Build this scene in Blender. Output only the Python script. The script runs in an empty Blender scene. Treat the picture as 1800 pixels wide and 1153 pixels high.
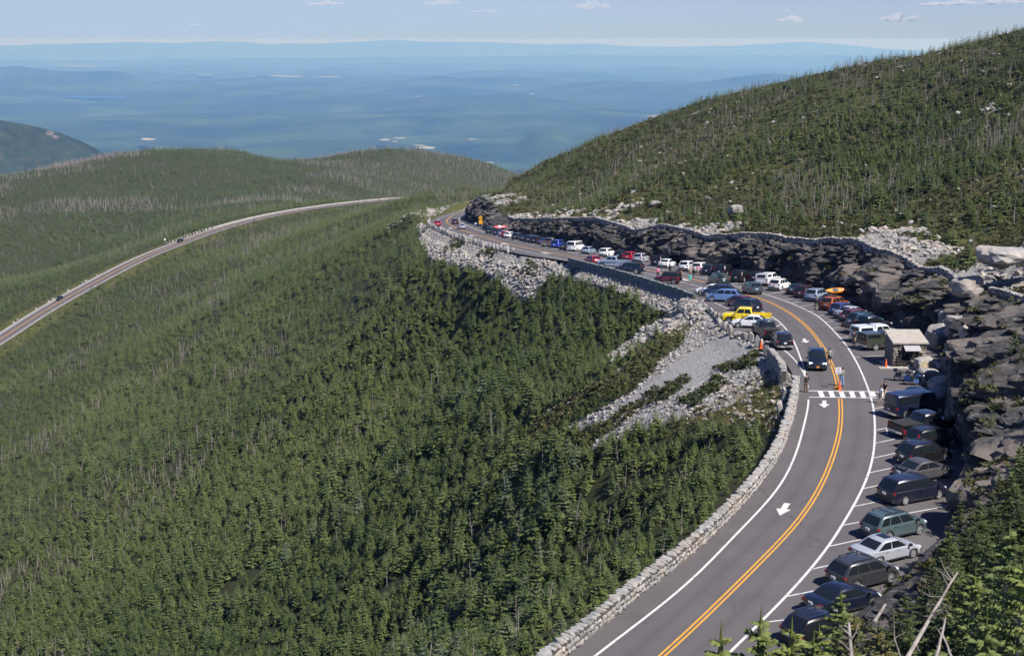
import bpy, bmesh, math, random
import numpy as np
from mathutils import Matrix, Vector
SC = bpy.context.scene
COL = SC.collection
R_ = math.radians
rng = np.random.RandomState(7)
random.seed(7)

# ------------------------------------------------------------------ camera, sky, sun, exposure
TH = R_(11.45)
CAMZ = 31.0
cam = bpy.data.cameras.new('camera')
cam.lens = 50.0; cam.sensor_width = 36.0; cam.sensor_fit = 'HORIZONTAL'
cam.clip_start = 1.0; cam.clip_end = 400000.0
cam.dof.use_dof = True; cam.dof.focus_distance = 150.0; cam.dof.aperture_fstop = 4.0
camo = bpy.data.objects.new('camera', cam); COL.objects.link(camo)
camo.location = (0, 0, CAMZ); camo.rotation_euler = (math.pi/2 - TH, 0, 0)
SC.camera = camo
SUN_EL, SUN_AZ = R_(52), R_(130)
world = bpy.data.worlds.new('World'); SC.world = world; world.use_nodes = True
wn = world.node_tree.nodes; wl = world.node_tree.links
sky = wn.new('ShaderNodeTexSky'); sky.sky_type = 'NISHITA'; sky.sun_disc = False
sky.sun_elevation = SUN_EL; sky.sun_rotation = SUN_AZ
sky.altitude = 1400; sky.air_density = 1.0; sky.dust_density = 0.15; sky.ozone_density = 2.0
wn['Background'].inputs['Strength'].default_value = 0.05
skm = wn.new('ShaderNodeMix'); skm.data_type = 'RGBA'; skm.blend_type = 'MULTIPLY'; skm.inputs[0].default_value = 1.0; skm.inputs[7].default_value = (.864, .98, 1.512, 1)
wl.new(sky.outputs[0], skm.inputs[6])
sk2 = wn.new('ShaderNodeMix'); sk2.data_type = 'RGBA'; sk2.blend_type = 'DARKEN'; sk2.inputs[0].default_value = 1.0; sk2.inputs[7].default_value = (6.19, 8.06, 10.51, 1)
wl.new(skm.outputs[2], sk2.inputs[6]); wl.new(sk2.outputs[2], wn['Background'].inputs['Color'])
sun = bpy.data.lights.new('sun', 'SUN'); sun.energy = 5.0; sun.angle = R_(0.53); sun.color = (1.0, 0.95, 0.88)
suno = bpy.data.objects.new('sun', sun); COL.objects.link(suno)
sdir = Vector((math.sin(SUN_AZ)*math.cos(SUN_EL), math.cos(SUN_AZ)*math.cos(SUN_EL), math.sin(SUN_EL)))
suno.rotation_euler = sdir.to_track_quat('Z', 'Y').to_euler(); suno.location = (60, -60, 120)
SC.view_settings.view_transform = 'Standard'; SC.view_settings.look = 'None'
SC.view_settings.exposure = 0.53; SC.view_settings.gamma = 1.0; SC.view_settings.use_curve_mapping = False
SC.render.engine = 'CYCLES'
SC.cycles.use_denoising = True
SC.cycles.max_bounces = 6; SC.cycles.diffuse_bounces = 2; SC.cycles.glossy_bounces = 3
SC.cycles.transmission_bounces = 3; SC.cycles.volume_bounces = 1; SC.cycles.transparent_max_bounces = 8
SC.cycles.sample_clamp_indirect = 4.0

# ------------------------------------------------------------------ survey: photo sight lines onto the real ground
F, CX, CY = 2500.0, 900.0, 576.5
ct, st = math.cos(TH), math.sin(TH)
def ray(px, py):
    a = (px-CX)/F; b = (py-CY)/F
    return np.array([a, ct - b*st, -st - b*ct])
def at(px, py, d):
    r = ray(px, py)*d
    return np.array([r[0], r[1], CAMZ + r[2]])
def zr(Y):
    return -.085*15*np.log1p(np.exp((np.asarray(Y, float)-158)/15))
def on_road(px, py, up=0.0):
    d = ray(px, py); lo, hi = 10.0, 900.0
    for _ in range(50):
        m = (lo+hi)/2; p = d*m
        if CAMZ+p[2] > zr(p[1])+up: lo = m
        else: hi = m
    return np.array([d[0]*lo, d[1]*lo, CAMZ+d[2]*lo])
def proj(P):
    P = np.asarray(P, float); x, y, z = P[..., 0], P[..., 1], P[..., 2]-CAMZ
    f = y*ct - z*st; u = y*st + z*ct
    return CX+F*x/f, CY-F*u/f

def hash3(ix, iy, iz, seed):
    h = (ix.astype(np.int64)*374761393 + iy.astype(np.int64)*668265263 + iz.astype(np.int64)*2147483647 + seed*974711) & 0xffffffff
    h = ((h ^ (h >> 13))*1274126177) & 0xffffffff
    h = (h ^ (h >> 16)) & 0xffffffff
    return h/4294967295.0
def vnoise(x, y, z=None, seed=0):
    x = np.asarray(x, float); y = np.asarray(y, float); z = np.zeros_like(x) if z is None else np.asarray(z, float)
    ix, iy, iz = np.floor(x), np.floor(y), np.floor(z)
    fx, fy, fz = x-ix, y-iy, z-iz
    fx = fx*fx*(3-2*fx); fy = fy*fy*(3-2*fy); fz = fz*fz*(3-2*fz)
    v = 0
    for dz in (0, 1):
        if dz == 1 and not fz.any(): break
        for dy in (0, 1):
            for dx in (0, 1):
                w = (fx if dx else 1-fx)*(fy if dy else 1-fy)*(fz if dz else 1-fz)
                v = v + w*hash3(ix+dx, iy+dy, iz+dz, seed)
    return v*2-1
def fbm(x, y, z=None, o=4, seed=0):
    v = 0; a = 1.0; s = 1.0; t = 0
    for k in range(o):
        v = v + a*vnoise(np.asarray(x)*s, np.asarray(y)*s, None if z is None else np.asarray(z)*s, seed+k*17); t += a; a *= .5; s *= 2.03
    return v/t
def worley(x, y, seed=0):
    """nearest cell: distance, second distance, random value"""
    ix, iy = np.floor(x), np.floor(y)
    b1 = np.full(x.shape, 9.0); b2 = b1.copy(); rv = np.zeros(x.shape)
    zz = np.zeros_like(ix)
    for dx in (-1, 0, 1):
        for dy in (-1, 0, 1):
            cx = ix+dx + hash3(ix+dx, iy+dy, zz, seed); cy = iy+dy + hash3(ix+dx, iy+dy, zz, seed+1)
            d = np.hypot(cx-x, cy-y); r = hash3(ix+dx, iy+dy, zz, seed+2)
            n = d < b1
            b2 = np.where(n, b1, np.minimum(b2, d)); rv = np.where(n, r, rv); b1 = np.where(n, d, b1)
    return b1, b2, rv
def inpoly(x, y, poly):
    x = np.asarray(x, float); y = np.asarray(y, float); r = np.zeros(x.shape, bool); n = len(poly)
    for i in range(n):
        x0, y0 = poly[i]; x1, y1 = poly[(i+1) % n]
        if y0 == y1: continue
        c = ((y0 > y) != (y1 > y)) & (x < (x1-x0)*(y-y0)/(y1-y0)+x0)
        r ^= c
    return r
def resample(P, step):
    P = np.asarray(P, float)
    Q = []
    n = len(P)
    for i in range(n-1):
        p0 = P[max(i-1, 0)]; p1 = P[i]; p2 = P[i+1]; p3 = P[min(i+2, n-1)]
        for t in np.linspace(0, 1, 12, endpoint=False):
            Q.append(.5*((2*p1)+(-p0+p2)*t+(2*p0-5*p1+4*p2-p3)*t*t+(-p0+3*p1-3*p2+p3)*t**3))
    Q.append(P[-1]); Q = np.array(Q)
    d = np.r_[0, np.cumsum(np.linalg.norm(np.diff(Q[:, :2], axis=0), axis=1))]
    m = max(2, int(d[-1]/step)+1); s = np.linspace(0, d[-1], m)
    return np.stack([np.interp(s, d, Q[:, k]) for k in range(Q.shape[1])], 1)
def smooth(P, it=4):
    P = P.copy()
    for _ in range(it):
        P[1:-1] = .25*P[:-2]+.5*P[1:-1]+.25*P[2:]
    return P
def normals2(P):
    t = np.gradient(P[:, :2], axis=0); t /= np.linalg.norm(t, axis=1)[:, None]+1e-9
    return np.stack([t[:, 1], -t[:, 0]], 1)      # to the right of travel
def linedist(x, y, P):
    """distance to polyline, signed + to the right of travel"""
    best = np.full(x.shape, 1e9); sg = np.ones(x.shape)
    for i in range(len(P)-1):
        ax, ay = P[i][:2]; bx, by = P[i+1][:2]; ux, uy = bx-ax, by-ay; L2 = ux*ux+uy*uy
        if L2 < 1e-9: continue
        t = np.clip(((x-ax)*ux+(y-ay)*uy)/L2, 0, 1); dx = x-ax-t*ux; dy = y-ay-t*uy; d = dx*dx+dy*dy
        n = d < best; best = np.where(n, d, best); sg = np.where(n, np.sign(ux*-dy + uy*dx), sg)
    return np.sqrt(best)*np.where(sg == 0, 1, sg)

# ------------------------------------------------------------------ materials
def mat(name, color=(.5, .5, .5), rough=.8, metal=0.0, coat=0.0, emit=None, spec=None):
    m = bpy.data.materials.new(name); m.use_nodes = True; b = m.node_tree.nodes['Principled BSDF']
    b.inputs['Base Color'].default_value = (*color, 1); b.inputs['Roughness'].default_value = rough
    b.inputs['Metallic'].default_value = metal; b.inputs['Coat Weight'].default_value = coat
    b.inputs['Coat Roughness'].default_value = .05
    if spec is not None: b.inputs['Specular IOR Level'].default_value = spec
    if emit: b.inputs['Emission Color'].default_value = (*emit[:3], 1); b.inputs['Emission Strength'].default_value = emit[3]
    return m
class NT:
    def __init__(s, m): s.t = m.node_tree; s.n = s.t.nodes; s.l = s.t.links; s.b = s.n['Principled BSDF']
    def new(s, ty, **k):
        n = s.n.new(ty)
        for a, v in k.items():
            if a.startswith('i_'): n.inputs[a[2:].replace('_', ' ')].default_value = v
            else: setattr(n, a, v)
        return n
    def link(s, a, b): s.l.new(a, b)
    def noise(s, scale, detail=4, rough=.55, vec=None):
        n = s.new('ShaderNodeTexNoise'); n.inputs['Scale'].default_value = scale; n.inputs['Detail'].default_value = detail; n.inputs['Roughness'].default_value = rough
        if vec is not None: s.link(vec, n.inputs['Vector'])
        return n.outputs['Fac']
    def pos(s): return s.new('ShaderNodeNewGeometry').outputs['Position']
    def ramp(s, fac, pts):
        r = s.new('ShaderNodeValToRGB'); e = r.color_ramp.elements
        while len(e) < len(pts): e.new(.5)
        for k, (p, c) in enumerate(pts):
            e[k].position = p; e[k].color = (*c, 1) if len(c) == 3 else c
        s.link(fac, r.inputs[0]); return r.outputs[0]
    def mix(s, fac, a, b, mode='MIX'):
        m = s.new('ShaderNodeMix'); m.data_type = 'RGBA'; m.blend_type = mode
        for v, k in ((fac, 0), (a, 6), (b, 7)):
            if isinstance(v, (int, float)): m.inputs[k].default_value = v
            elif isinstance(v, tuple): m.inputs[k].default_value = (*v, 1)
            else: s.link(v, m.inputs[k])
        return m.outputs[2]
    def math(s, op, a, b=0.0):
        m = s.new('ShaderNodeMath'); m.operation = op
        for v, k in ((a, 0), (b, 1)):
            if isinstance(v, (int, float)): m.inputs[k].default_value = v
            else: s.link(v, m.inputs[k])
        return m.outputs[0]
    def attr(s, name, ty='GEOMETRY'):
        n = s.new('ShaderNodeAttribute'); n.attribute_name = name; n.attribute_type = ty; return n
    def bump(s, h, strength=.5, dist=.1):
        b = s.new('ShaderNodeBump'); b.inputs['Strength'].default_value = strength; b.inputs['Distance'].default_value = dist
        s.link(h, b.inputs['Height']); s.link(b.outputs[0], s.b.inputs['Normal'])
    def color(s, c): s.link(c, s.b.inputs['Base Color'])

def rock_mat(name, lo, hi, tint=None, scale=1.0, bump=.6):
    m = mat(name, hi, .9, spec=.25); t = NT(m)
    tc = t.new('ShaderNodeTexCoord').outputs['Object'] if tint else t.pos()
    n = t.noise(1.3*scale, 6, .65, t.pos())
    col = t.ramp(n, [(.3, lo), (.52, tuple((a+b)/2 for a, b in zip(lo, hi))), (.72, hi)])
    n2 = t.noise(.35*scale, 3, .5, t.pos())
    col = t.mix(t.ramp(n2, [(.45, (0, 0, 0)), (.62, (.5, .5, .5))]), col, tuple(c*f for c, f in zip(hi, (1.02, .86, .72))))
    oi = t.new('ShaderNodeObjectInfo').outputs['Random']
    col = t.mix(.35, col, t.ramp(oi, [(0, (.25, .25, .25)), (1, (1, 1, 1))]), 'MULTIPLY')
    t.color(col); t.bump(t.noise(5*scale, 6, .7, t.pos()), bump, .15)
    return m
M = {}
M['rock'] = rock_mat('grey_rock', (.19, .185, .18), (.50, .48, .46))
M['rockdark'] = rock_mat('cut_rock', (.035, .032, .032), (.20, .185, .18), scale=.8, bump=.9)
M['rocktan'] = rock_mat('tan_rock', (.30, .24, .19), (.52, .44, .36))
M['wallstone'] = rock_mat('wall_stone', (.22, .218, .212), (.48, .47, .455), scale=2.0)
M['mortar'] = rock_mat('wall_core_stone', (.07, .068, .062), (.15, .145, .13), scale=2.0)
M['shadewall'] = rock_mat('shaded_parapet_stone', (.12, .15, .16), (.28, .32, .33), scale=2.0)  # wall stone made darker and bluer, the parapet's shade put into its colour
def plain(k, name, c, rough=.7, metal=0., **kw): M[k] = mat(name, c, rough, metal, **kw)
plain('white_paint', 'white_road_paint', (.62, .62, .62), .7)
t = NT(M['white_paint']); t.color(t.ramp(t.noise(2.2, 5, .7, t.pos()), [(.32, (.22, .21, .21)), (.42, (.55, .54, .53)), (.8, (.68, .67, .66))]))
plain('yellow_paint', 'yellow_road_paint', (.68, .33, .03), .7)
t = NT(M['yellow_paint']); t.color(t.ramp(t.noise(2.0, 5, .7, t.pos()), [(.30, (.26, .14, .05)), (.42, (.60, .29, .03)), (.8, (.70, .34, .05))]))
# asphalt
M['asphalt'] = mat('asphalt', (.06, .057, .06), .85, spec=.35); t = NT(M['asphalt'])
c = t.ramp(t.noise(.22, 6, .62, t.pos()), [(.32, (.083, .075, .079)), (.55, (.101, .091, .095)), (.72, (.117, .106, .110))])
c = t.mix(t.ramp(t.noise(55, 2, .5, t.pos()), [(.35, (.0, .0, .0)), (.7, (.5, .5, .5))]), c, (.12, .112, .112))
c = t.mix(t.ramp(t.noise(.9, 8, .8, t.pos()), [(.60, (0, 0, 0)), (.66, (.45, .45, .45))]), c, (.045, .042, .044))
lane = t.attr('lane').outputs['Fac']            # metres from the centre line: darker oil strip, paler wheel paths
wv = t.math('ABSOLUTE', t.math('SUBTRACT', t.math('ABSOLUTE', lane), 1.45)); wheel = t.ramp(t.math('ABSOLUTE', t.math('SUBTRACT', wv, .75)), [(.0, (1, 1, 1)), (.34, (0, 0, 0))])
oil = t.ramp(wv, [(.0, (1, 1, 1)), (.30, (0, 0, 0))])
nb = t.noise(.25, 4, .6, t.pos())
c = t.mix(t.math('MULTIPLY', wheel, t.math('MULTIPLY', nb, .34)), c, (.135, .124, .127)); c = t.mix(t.math('MULTIPLY', oil, t.math('MULTIPLY', nb, .55)), c, (.058, .053, .056))
vo = t.new('ShaderNodeTexVoronoi'); vo.feature = 'DISTANCE_TO_EDGE'; vo.inputs['Scale'].default_value = .16; vo.inputs['Randomness'].default_value = 1
wp = t.new('ShaderNodeVectorMath'); wp.operation = 'ADD'; nz = t.new('ShaderNodeTexNoise'); nz.inputs['Scale'].default_value = .9; nz.inputs['Detail'].default_value = 5; t.link(t.pos(), nz.inputs['Vector']); t.link(t.pos(), wp.inputs[0]); t.link(nz.outputs['Color'], wp.inputs[1]); t.link(wp.outputs[0], vo.inputs['Vector'])
crk = t.ramp(vo.outputs['Distance'], [(.0, (1, 1, 1)), (.006, (0, 0, 0))])
c = t.mix(t.math('MULTIPLY', crk, t.ramp(t.noise(.06, 2, .5, t.pos()), [(.45, (0, 0, 0)), (.6, (.75, .75, .75))])), c, (.035, .032, .034))
t.color(c); t.bump(t.noise(40, 3, .6, t.pos()), .3, .02)

# ------------------------------------------------------------------ mesh helpers
class MB:
    def __init__(s): s.v = []; s.f = []; s.m = []
    def add(s, V, Fc, mi=0):
        o = len(s.v); s.v.extend([tuple(map(float, p)) for p in V]); s.f.extend([tuple(i+o for i in f) for f in Fc]); s.m.extend([mi]*len(Fc)); return s
    def box(s, c, d, rz=0, mi=0, taper=1.0, M4=None):
        V = []
        for k in (-.5, .5):
            for a, b in ((-.5, -.5), (.5, -.5), (.5, .5), (-.5, .5)):
                w = taper if k > 0 else 1.0
                x, y, z = a*d[0]*w, b*d[1]*w, k*d[2]
                if rz: x, y = x*math.cos(rz)-y*math.sin(rz), x*math.sin(rz)+y*math.cos(rz)
                V.append((x+c[0], y+c[1], z+c[2]))
        if M4 is not None: V = [tuple(M4 @ Vector(p)) for p in V]
        return s.add(V, [(3, 2, 1, 0), (4, 5, 6, 7), (0, 1, 5, 4), (1, 2, 6, 5), (2, 3, 7, 6), (3, 0, 4, 7)], mi)
    def cyl(s, p0, p1, r0, r1=None, n=10, mi=0, cap=True):
        r1 = r0 if r1 is None else r1
        p0 = Vector(p0); p1 = Vector(p1); q = (p1-p0).to_track_quat('Z', 'Y').to_matrix()
        V = []
        for p, r in ((p0, r0), (p1, r1)):
            for k in range(n):
                a = 2*math.pi*k/n; V.append(tuple(p + q @ Vector((r*math.cos(a), r*math.sin(a), 0))))
        Fc = [(k, (k+1) % n, n+(k+1) % n, n+k) for k in range(n)]
        if cap: Fc += [tuple(range(n-1, -1, -1)), tuple(range(n, 2*n))]
        return s.add(V, Fc, mi)
    def mesh(s, name, smooth_angle=None):
        me = bpy.data.meshes.new(name); me.from_pydata(s.v, [], s.f); me.polygons.foreach_set('material_index', s.m)
        if smooth_angle is not None:
            me.polygons.foreach_set('use_smooth', [True]*len(s.f)); me.set_sharp_from_angle(angle=R_(smooth_angle))
        me.update(); return me
def tag(o, label=None, cat=None, group=None, kind=None):
    if label: o['label'] = label
    if cat: o['category'] = cat
    if group: o['group'] = group
    if kind: o['kind'] = kind
    return o
def link(name, me, mats=None, parent=None, loc=None):
    o = bpy.data.objects.new(name, me); COL.objects.link(o)
    if mats is not None and me is not None:
        mats = mats if isinstance(mats, (list, tuple)) else [mats]
        if len(me.materials) == 0:
            for m_ in mats: me.materials.append(m_)
        else:
            for k, m_ in enumerate(mats):
                if me.materials[k] != m_:
                    o.material_slots[k].link = 'OBJECT'; o.material_slots[k].material = m_
    if parent: o.parent = parent
    if loc is not None: o.location = loc
    return o
def empty(name, loc=(0, 0, 0), rot=None):
    o = bpy.data.objects.new(name, None); o.empty_display_size = .3; COL.objects.link(o); o.location = loc
    if rot is not None: o.rotation_euler = rot
    return o
def grid_mesh(name, V, nu, nv, attrs=None, sm=True, flip=False):
    idx = np.arange(nu*nv).reshape(nu, nv)
    a, b, c_, d = idx[:-1, :-1].ravel(), idx[1:, :-1].ravel(), idx[1:, 1:].ravel(), idx[:-1, 1:].ravel()
    Fq = np.stack([a, d, c_, b] if flip else [a, b, c_, d], 1)
    me = bpy.data.meshes.new(name)
    me.vertices.add(nu*nv); me.vertices.foreach_set('co', np.asarray(V, np.float32).ravel())
    n = len(Fq); me.loops.add(n*4); me.loops.foreach_set('vertex_index', Fq.ravel().astype(np.int32))
    me.polygons.add(n); me.polygons.foreach_set('loop_start', np.arange(0, n*4, 4, dtype=np.int32))
    try: me.polygons.foreach_set('loop_total', np.full(n, 4, np.int32))
    except Exception: pass
    me.polygons.foreach_set('use_smooth', np.full(n, sm))
    me.update(calc_edges=True)
    for k, arr in (attrs or {}).items():
        at_ = me.attributes.new(k, 'FLOAT', 'POINT'); at_.data.foreach_set('value', np.asarray(arr, np.float32).ravel())
    return me
# ------------------------------------------------------------------ figures: one continuous skin per body, clothes as closer skins over it
def skin_mesh(name, pts, edges, sub=1):
    me = bpy.data.meshes.new(name); me.from_pydata([p[:3] for p in pts], edges, []); o = bpy.data.objects.new(name, me); COL.objects.link(o)
    md = o.modifiers.new('skin', 'SKIN'); md.use_smooth_shade = True
    if sub: o.modifiers.new('sub', 'SUBSURF').levels = sub
    for k_, p in enumerate(pts):
        sv = me.skin_vertices[0].data[k_]; r = p[3]; sv.radius = r if isinstance(r, tuple) else (r, r)
    me.skin_vertices[0].data[0].use_root = True
    dg = bpy.context.evaluated_depsgraph_get(); out = bpy.data.meshes.new_from_object(o.evaluated_get(dg)); out.name = name
    bpy.data.objects.remove(o); return out
def figure(pose, short=False, sleeves=True):
    la, ra, stride = pose      # hand targets and half stride
    P = dict(pel=(0, 0, .95, (.155, .11)), wst=(0, 0, 1.10, (.135, .10)), chs=(.01, 0, 1.30, (.165, .115)), nek=(.0, 0, 1.47, .06), hd0=(.02, 0, 1.56, .078), hd1=(.025, 0, 1.66, .095), hd2=(.01, 0, 1.74, .062))
    for s, nm in ((1, 'l'), (-1, 'r')):
        hx, hy, hz = la if s > 0 else ra; sx = stride*s
        P['sh'+nm] = (0, s*.19, 1.40, .062); ex, ey, ez = hx*.35-.04, s*.25+(hy-s*.25)*.3, (1.40+hz)/2+.01
        P['el'+nm] = (ex, ey, ez, .043); P['wr'+nm] = (hx, hy, hz, .028)
        dx, dz = hx-ex, hz-ez; l = math.hypot(dx, dz, hy-ey); ux, uy, uz = dx/l, (hy-ey)/l, dz/l
        P['pa'+nm] = (hx+ux*.06, hy+uy*.06, hz+uz*.06, (.022, .038))
        for k_, (o_, ln) in enumerate(((-.030, .065), (-.010, .08), (.010, .085), (.030, .07))):
            P['f%d%s' % (k_, nm)] = (hx+ux*(.08+ln*.6)+o_, hy+uy*(.08+ln*.6), hz+uz*(.08+ln*.6), .009); P['g%d%s' % (k_, nm)] = (hx+ux*(.07+ln)+o_+.01, hy+uy*(.07+ln)-s*.02, hz+uz*(.07+ln), .008)
        P['th'+nm] = (hx+.045+ux*.05, hy+uy*.05, hz+uz*.05, .010)
        P['hp'+nm] = (0, s*.095, .88, .095); P['kn'+nm] = (sx*.5+.02, s*.10, .50, .060); P['an'+nm] = (sx-.02*0, s*.11, .09, .042); P['to'+nm] = (sx+.16, s*.12, .04, .035)
    E = [('pel', 'wst'), ('wst', 'chs'), ('chs', 'nek'), ('nek', 'hd0'), ('hd0', 'hd1'), ('hd1', 'hd2')]
    for nm in 'lr':
        E += [('chs', 'sh'+nm), ('sh'+nm, 'el'+nm), ('el'+nm, 'wr'+nm), ('wr'+nm, 'pa'+nm), ('pa'+nm, 'th'+nm), ('pel', 'hp'+nm), ('hp'+nm, 'kn'+nm), ('kn'+nm, 'an'+nm), ('an'+nm, 'to'+nm)]
        for k_ in range(4): E += [('pa'+nm, 'f%d%s' % (k_, nm)), ('f%d%s' % (k_, nm), 'g%d%s' % (k_, nm))]
    def mk(name, keys, f, sub, over=None):
        ks = [k_ for k_ in P if k_ in keys]; ix = {k_: i for i, k_ in enumerate(ks)}; pts = []
        for k_ in ks:
            p = list((over or {}).get(k_, P[k_])); r = p[3]; p[3] = tuple(q*f for q in r) if isinstance(r, tuple) else r*f; pts.append(p)
        return skin_mesh(name, pts, [(ix[a], ix[b]) for a, b in E if a in ix and b in ix], sub)
    body = mk('body', set(P), 1, 1)
    # clothes: the body's own surface lifted outward, cut at collar, cuffs, waist and hems
    segs = [(a_, b_) for a_, b_ in E if not a_[0] in 'fg' and not b_[0] in 'fg']
    co = np.array([v.co[:] for v in body.vertices]); nm_ = np.array([v.normal[:] for v in body.vertices]); best = np.full(len(co), 9.); lab_ = np.zeros(len(co), int); par = np.zeros(len(co))
    for q, (a_, b_) in enumerate(segs):
        A0, B0 = np.array(P[a_][:3]), np.array(P[b_][:3]); ab = B0-A0; t_ = np.clip(((co-A0)@ab)/(ab@ab+1e-9), 0, 1); d_ = np.linalg.norm(co-A0-t_[:, None]*ab, axis=1); k_ = d_ < best; best[k_] = d_[k_]; lab_[k_] = q; par[k_] = t_[k_]
    nmz = [a_[:2]+b_[:2] for a_, b_ in segs]
    upk = np.array([nmz[q] in ('pews', 'wsch', 'chsh', 'shel') or (sleeves and nmz[q] == 'elwr') for q in lab_]) & ((co[:, 2] > .93) | np.array([nmz[q] in ('shel', 'elwr') for q in lab_]))
    upk |= (np.abs(co[:, 1]) < .17) & (co[:, 2] > .95) & (co[:, 2] < 1.42) & (co[:, 0] < .17)
    upk |= np.array([nmz[q] == 'chne' for q in lab_]) & (par < .55)
    if not sleeves: upk &= ~(np.array([nmz[q] == 'shel' for q in lab_]) & (par > .8))
    lok = np.array([nmz[q] in ('pews', 'pehp', 'hpkn') or (not short and nmz[q] == 'knan') for q in lab_]) & (co[:, 2] < 1.02) & (co[:, 2] > (.56 if short else .10))
    def cut(name, keep, lift):
        ix = {}; V = []
        for i in np.where(keep)[0]: ix[i] = len(V); V.append(tuple(co[i]+nm_[i]*lift))
        Fc = [tuple(ix[i] for i in p.vertices) for p in body.polygons if all(keep[i] for i in p.vertices)]
        me = bpy.data.meshes.new(name); me.from_pydata(V, [], Fc); me.polygons.foreach_set('use_smooth', [True]*len(Fc)); return me
    shirt = cut('shirt', upk, .022); tr = cut('trousers', lok, .016)
    return body, shirt, tr
FIG = {}
for nm_, (ps, sh_, sl_) in {
    'stand': ((((.05, .27, .86), (.05, -.27, .86), .06)), False, True), 'stand_short': ((((.06, .28, .86), (.04, -.27, .86), .05)), True, False),
    'sign': ((((.38, .14, 1.12), (.05, -.28, .88), .05)), False, False), 'walk': ((((.20, .26, .92), (-.12, -.26, .90), .24)), True, False),
    'walk_long': ((((.20, .26, .92), (-.12, -.26, .90), .22)), False, True), 'hips': ((((.26, .10, 1.12), (.26, -.10, 1.14), .05)), False, True)}.items():
    FIG[nm_] = figure(ps, sh_, sl_)
# ------------------------------------------------------------------ road lines (traced on the photo, laid on the real road surface)
Yp = [(760,1560),(950,1350),(1110,1200),(1200,1120),(1283,1040),(1340,983),(1400,920),(1440,860),(1465,800),(1477,752),(1478,718),(1477,697),(1473,680),(1469,658),(1458,632),(1440,600),(1417,573),(1383,547),(1342,527),(1300,515),(1250,500),(1205,488),(1133,474),(1022,454),(950,441),(887,427),(837,413),(800,400),(787,392),(786,387),(795,379.5),(813,374.5),(838,370),(880,366)]
Lp = [(600,1560),(830,1350),(985,1200),(1045,1153),(1200,1033),(1283,950),(1367,860),(1400,795),(1415,740),(1421,715),(1421.5,700),(1421,685),(1415,653),(1408,632),(1397,603),(1383,580),(1363,560),(1330,543),(1290,525),(1233,505),(1190,494),(1127,479),(1000,458),(930,443.5),(870,429.5),(820,415.5),(785,404),(770,395.5),(767,390),(775,383),(795,376.5),(815,372),(838,368.5)]
Rp = [(900,1560),(1060,1350),(1180,1245),(1287,1142),(1347,1083),(1387,1043),(1423,1002),(1457,960),(1480,923),(1500,890),(1516,860),(1528,830),(1535,802),(1538,770),(1537,726),(1531,698),(1521,670),(1505,635),(1486,605),(1465,581),(1438,556),(1417,545),(1383,530),(1340,516),(1283,501),(1235,489),(1183,478),(1130,468),(1020,447),(953,433),(903,422),(847,407),(822,397),(811,391),(807,386),(813,380),(829,375),(850,371.5)]
Ap = [(520,1560),(760,1350),(935,1200),(1000,1153),(1075,1090),(1135,1040),(1200,990),(1262,935),(1330,862),(1370,805),(1388,760),(1398,725),(1403,697),(1405,675),(1395,650),(1375,625),(1350,612),(1320,597),(1290,583),(1270,570),(1255,552),(1240,540),(1225,527),(1150,500),(1080,479),(1003,460),(930,449),(860,435),(810,420),(780,410),(762,401),(756,394),(760,387),(775,380),(798,374),(822,369.5),(850,366)]
def rp(L_): return np.array([on_road(*p) for p in L_])
def zfix(P): P = P.copy(); P[:, 2] = zr(P[:, 1]); return P
YL = zfix(smooth(resample(rp(Yp), 1.5), 6)); LL = zfix(smooth(resample(rp(Lp), 1.5), 6)); RL = zfix(smooth(resample(rp(Rp), 1.5), 6)); AL = zfix(smooth(resample(rp(Ap), 1.5), 3))
nr = normals2(RL)
k = RL[:, 1] < 372
wE = np.interp(RL[:, 1], [60, 100, 104, 124, 130, 150, 156, 300, 335, 365], [7.2, 6.9, 6.6, 6.7, 9.2, 9.4, 7.6, 7.4, 7.0, 2.4])
E0 = (RL[:, :2] + nr*wE[:, None])[np.cumprod(k).astype(bool)]
E1 = rp([(848,399),(838,395),(828,390),(822,384),(823,378.5),(835,374.5),(860,371)])[:, :2]
EL = resample(np.vstack([E0[::3], E1]), 1.5); EL = np.c_[EL, zr(EL[:, 1])]
EL = zfix(smooth(EL, 4))

def cast(p, d, P):
    best = 1e9
    a = P[:-1, :2]; b = P[1:, :2]; e = b-a; w = a-p
    den = d[0]*e[:, 1]-d[1]*e[:, 0]; den = np.where(abs(den) < 1e-9, 1e-9, den)
    tt = (w[:, 0]*e[:, 1]-w[:, 1]*e[:, 0])/den; ss = (w[:, 0]*d[1]-w[:, 1]*d[0])/den
    ok = (tt > 0) & (ss >= 0) & (ss <= 1)
    return tt[ok].min() if ok.any() else None
ny = normals2(YL); wl_, wr_ = [], []
for p, n in zip(YL, ny):
    a = cast(p[:2], -n, AL); b = cast(p[:2], n, EL); wl_.append(a if a and a < 16 else np.nan); wr_.append(b if b and b < 22 else np.nan)
def fill(w):
    w = np.array(w, float); i = np.arange(len(w)); g = ~np.isnan(w); return np.interp(i, i[g], w[g])
wl_ = fill(wl_)+.3; wr_ = fill(wr_)+.6
cols = np.linspace(0, 1, 33)
V = []
for p, n, a, b in zip(YL, ny, wl_, wr_):
    for c_ in cols:
        q = p[:2] + n*(-a + (a+b)*c_); V.append((q[0], q[1], zr(q[1])))
lanev = np.array([[-a+(a+b)*c_ for c_ in cols] for a, b in zip(wl_, wr_)])
road = link('road', grid_mesh('road', V, len(YL), len(cols), {'lane': lanev}, flip=True), M['asphalt']); tag(road, kind='structure')
road.data.polygons.foreach_set('use_smooth', [True]*len(road.data.polygons))

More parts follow.
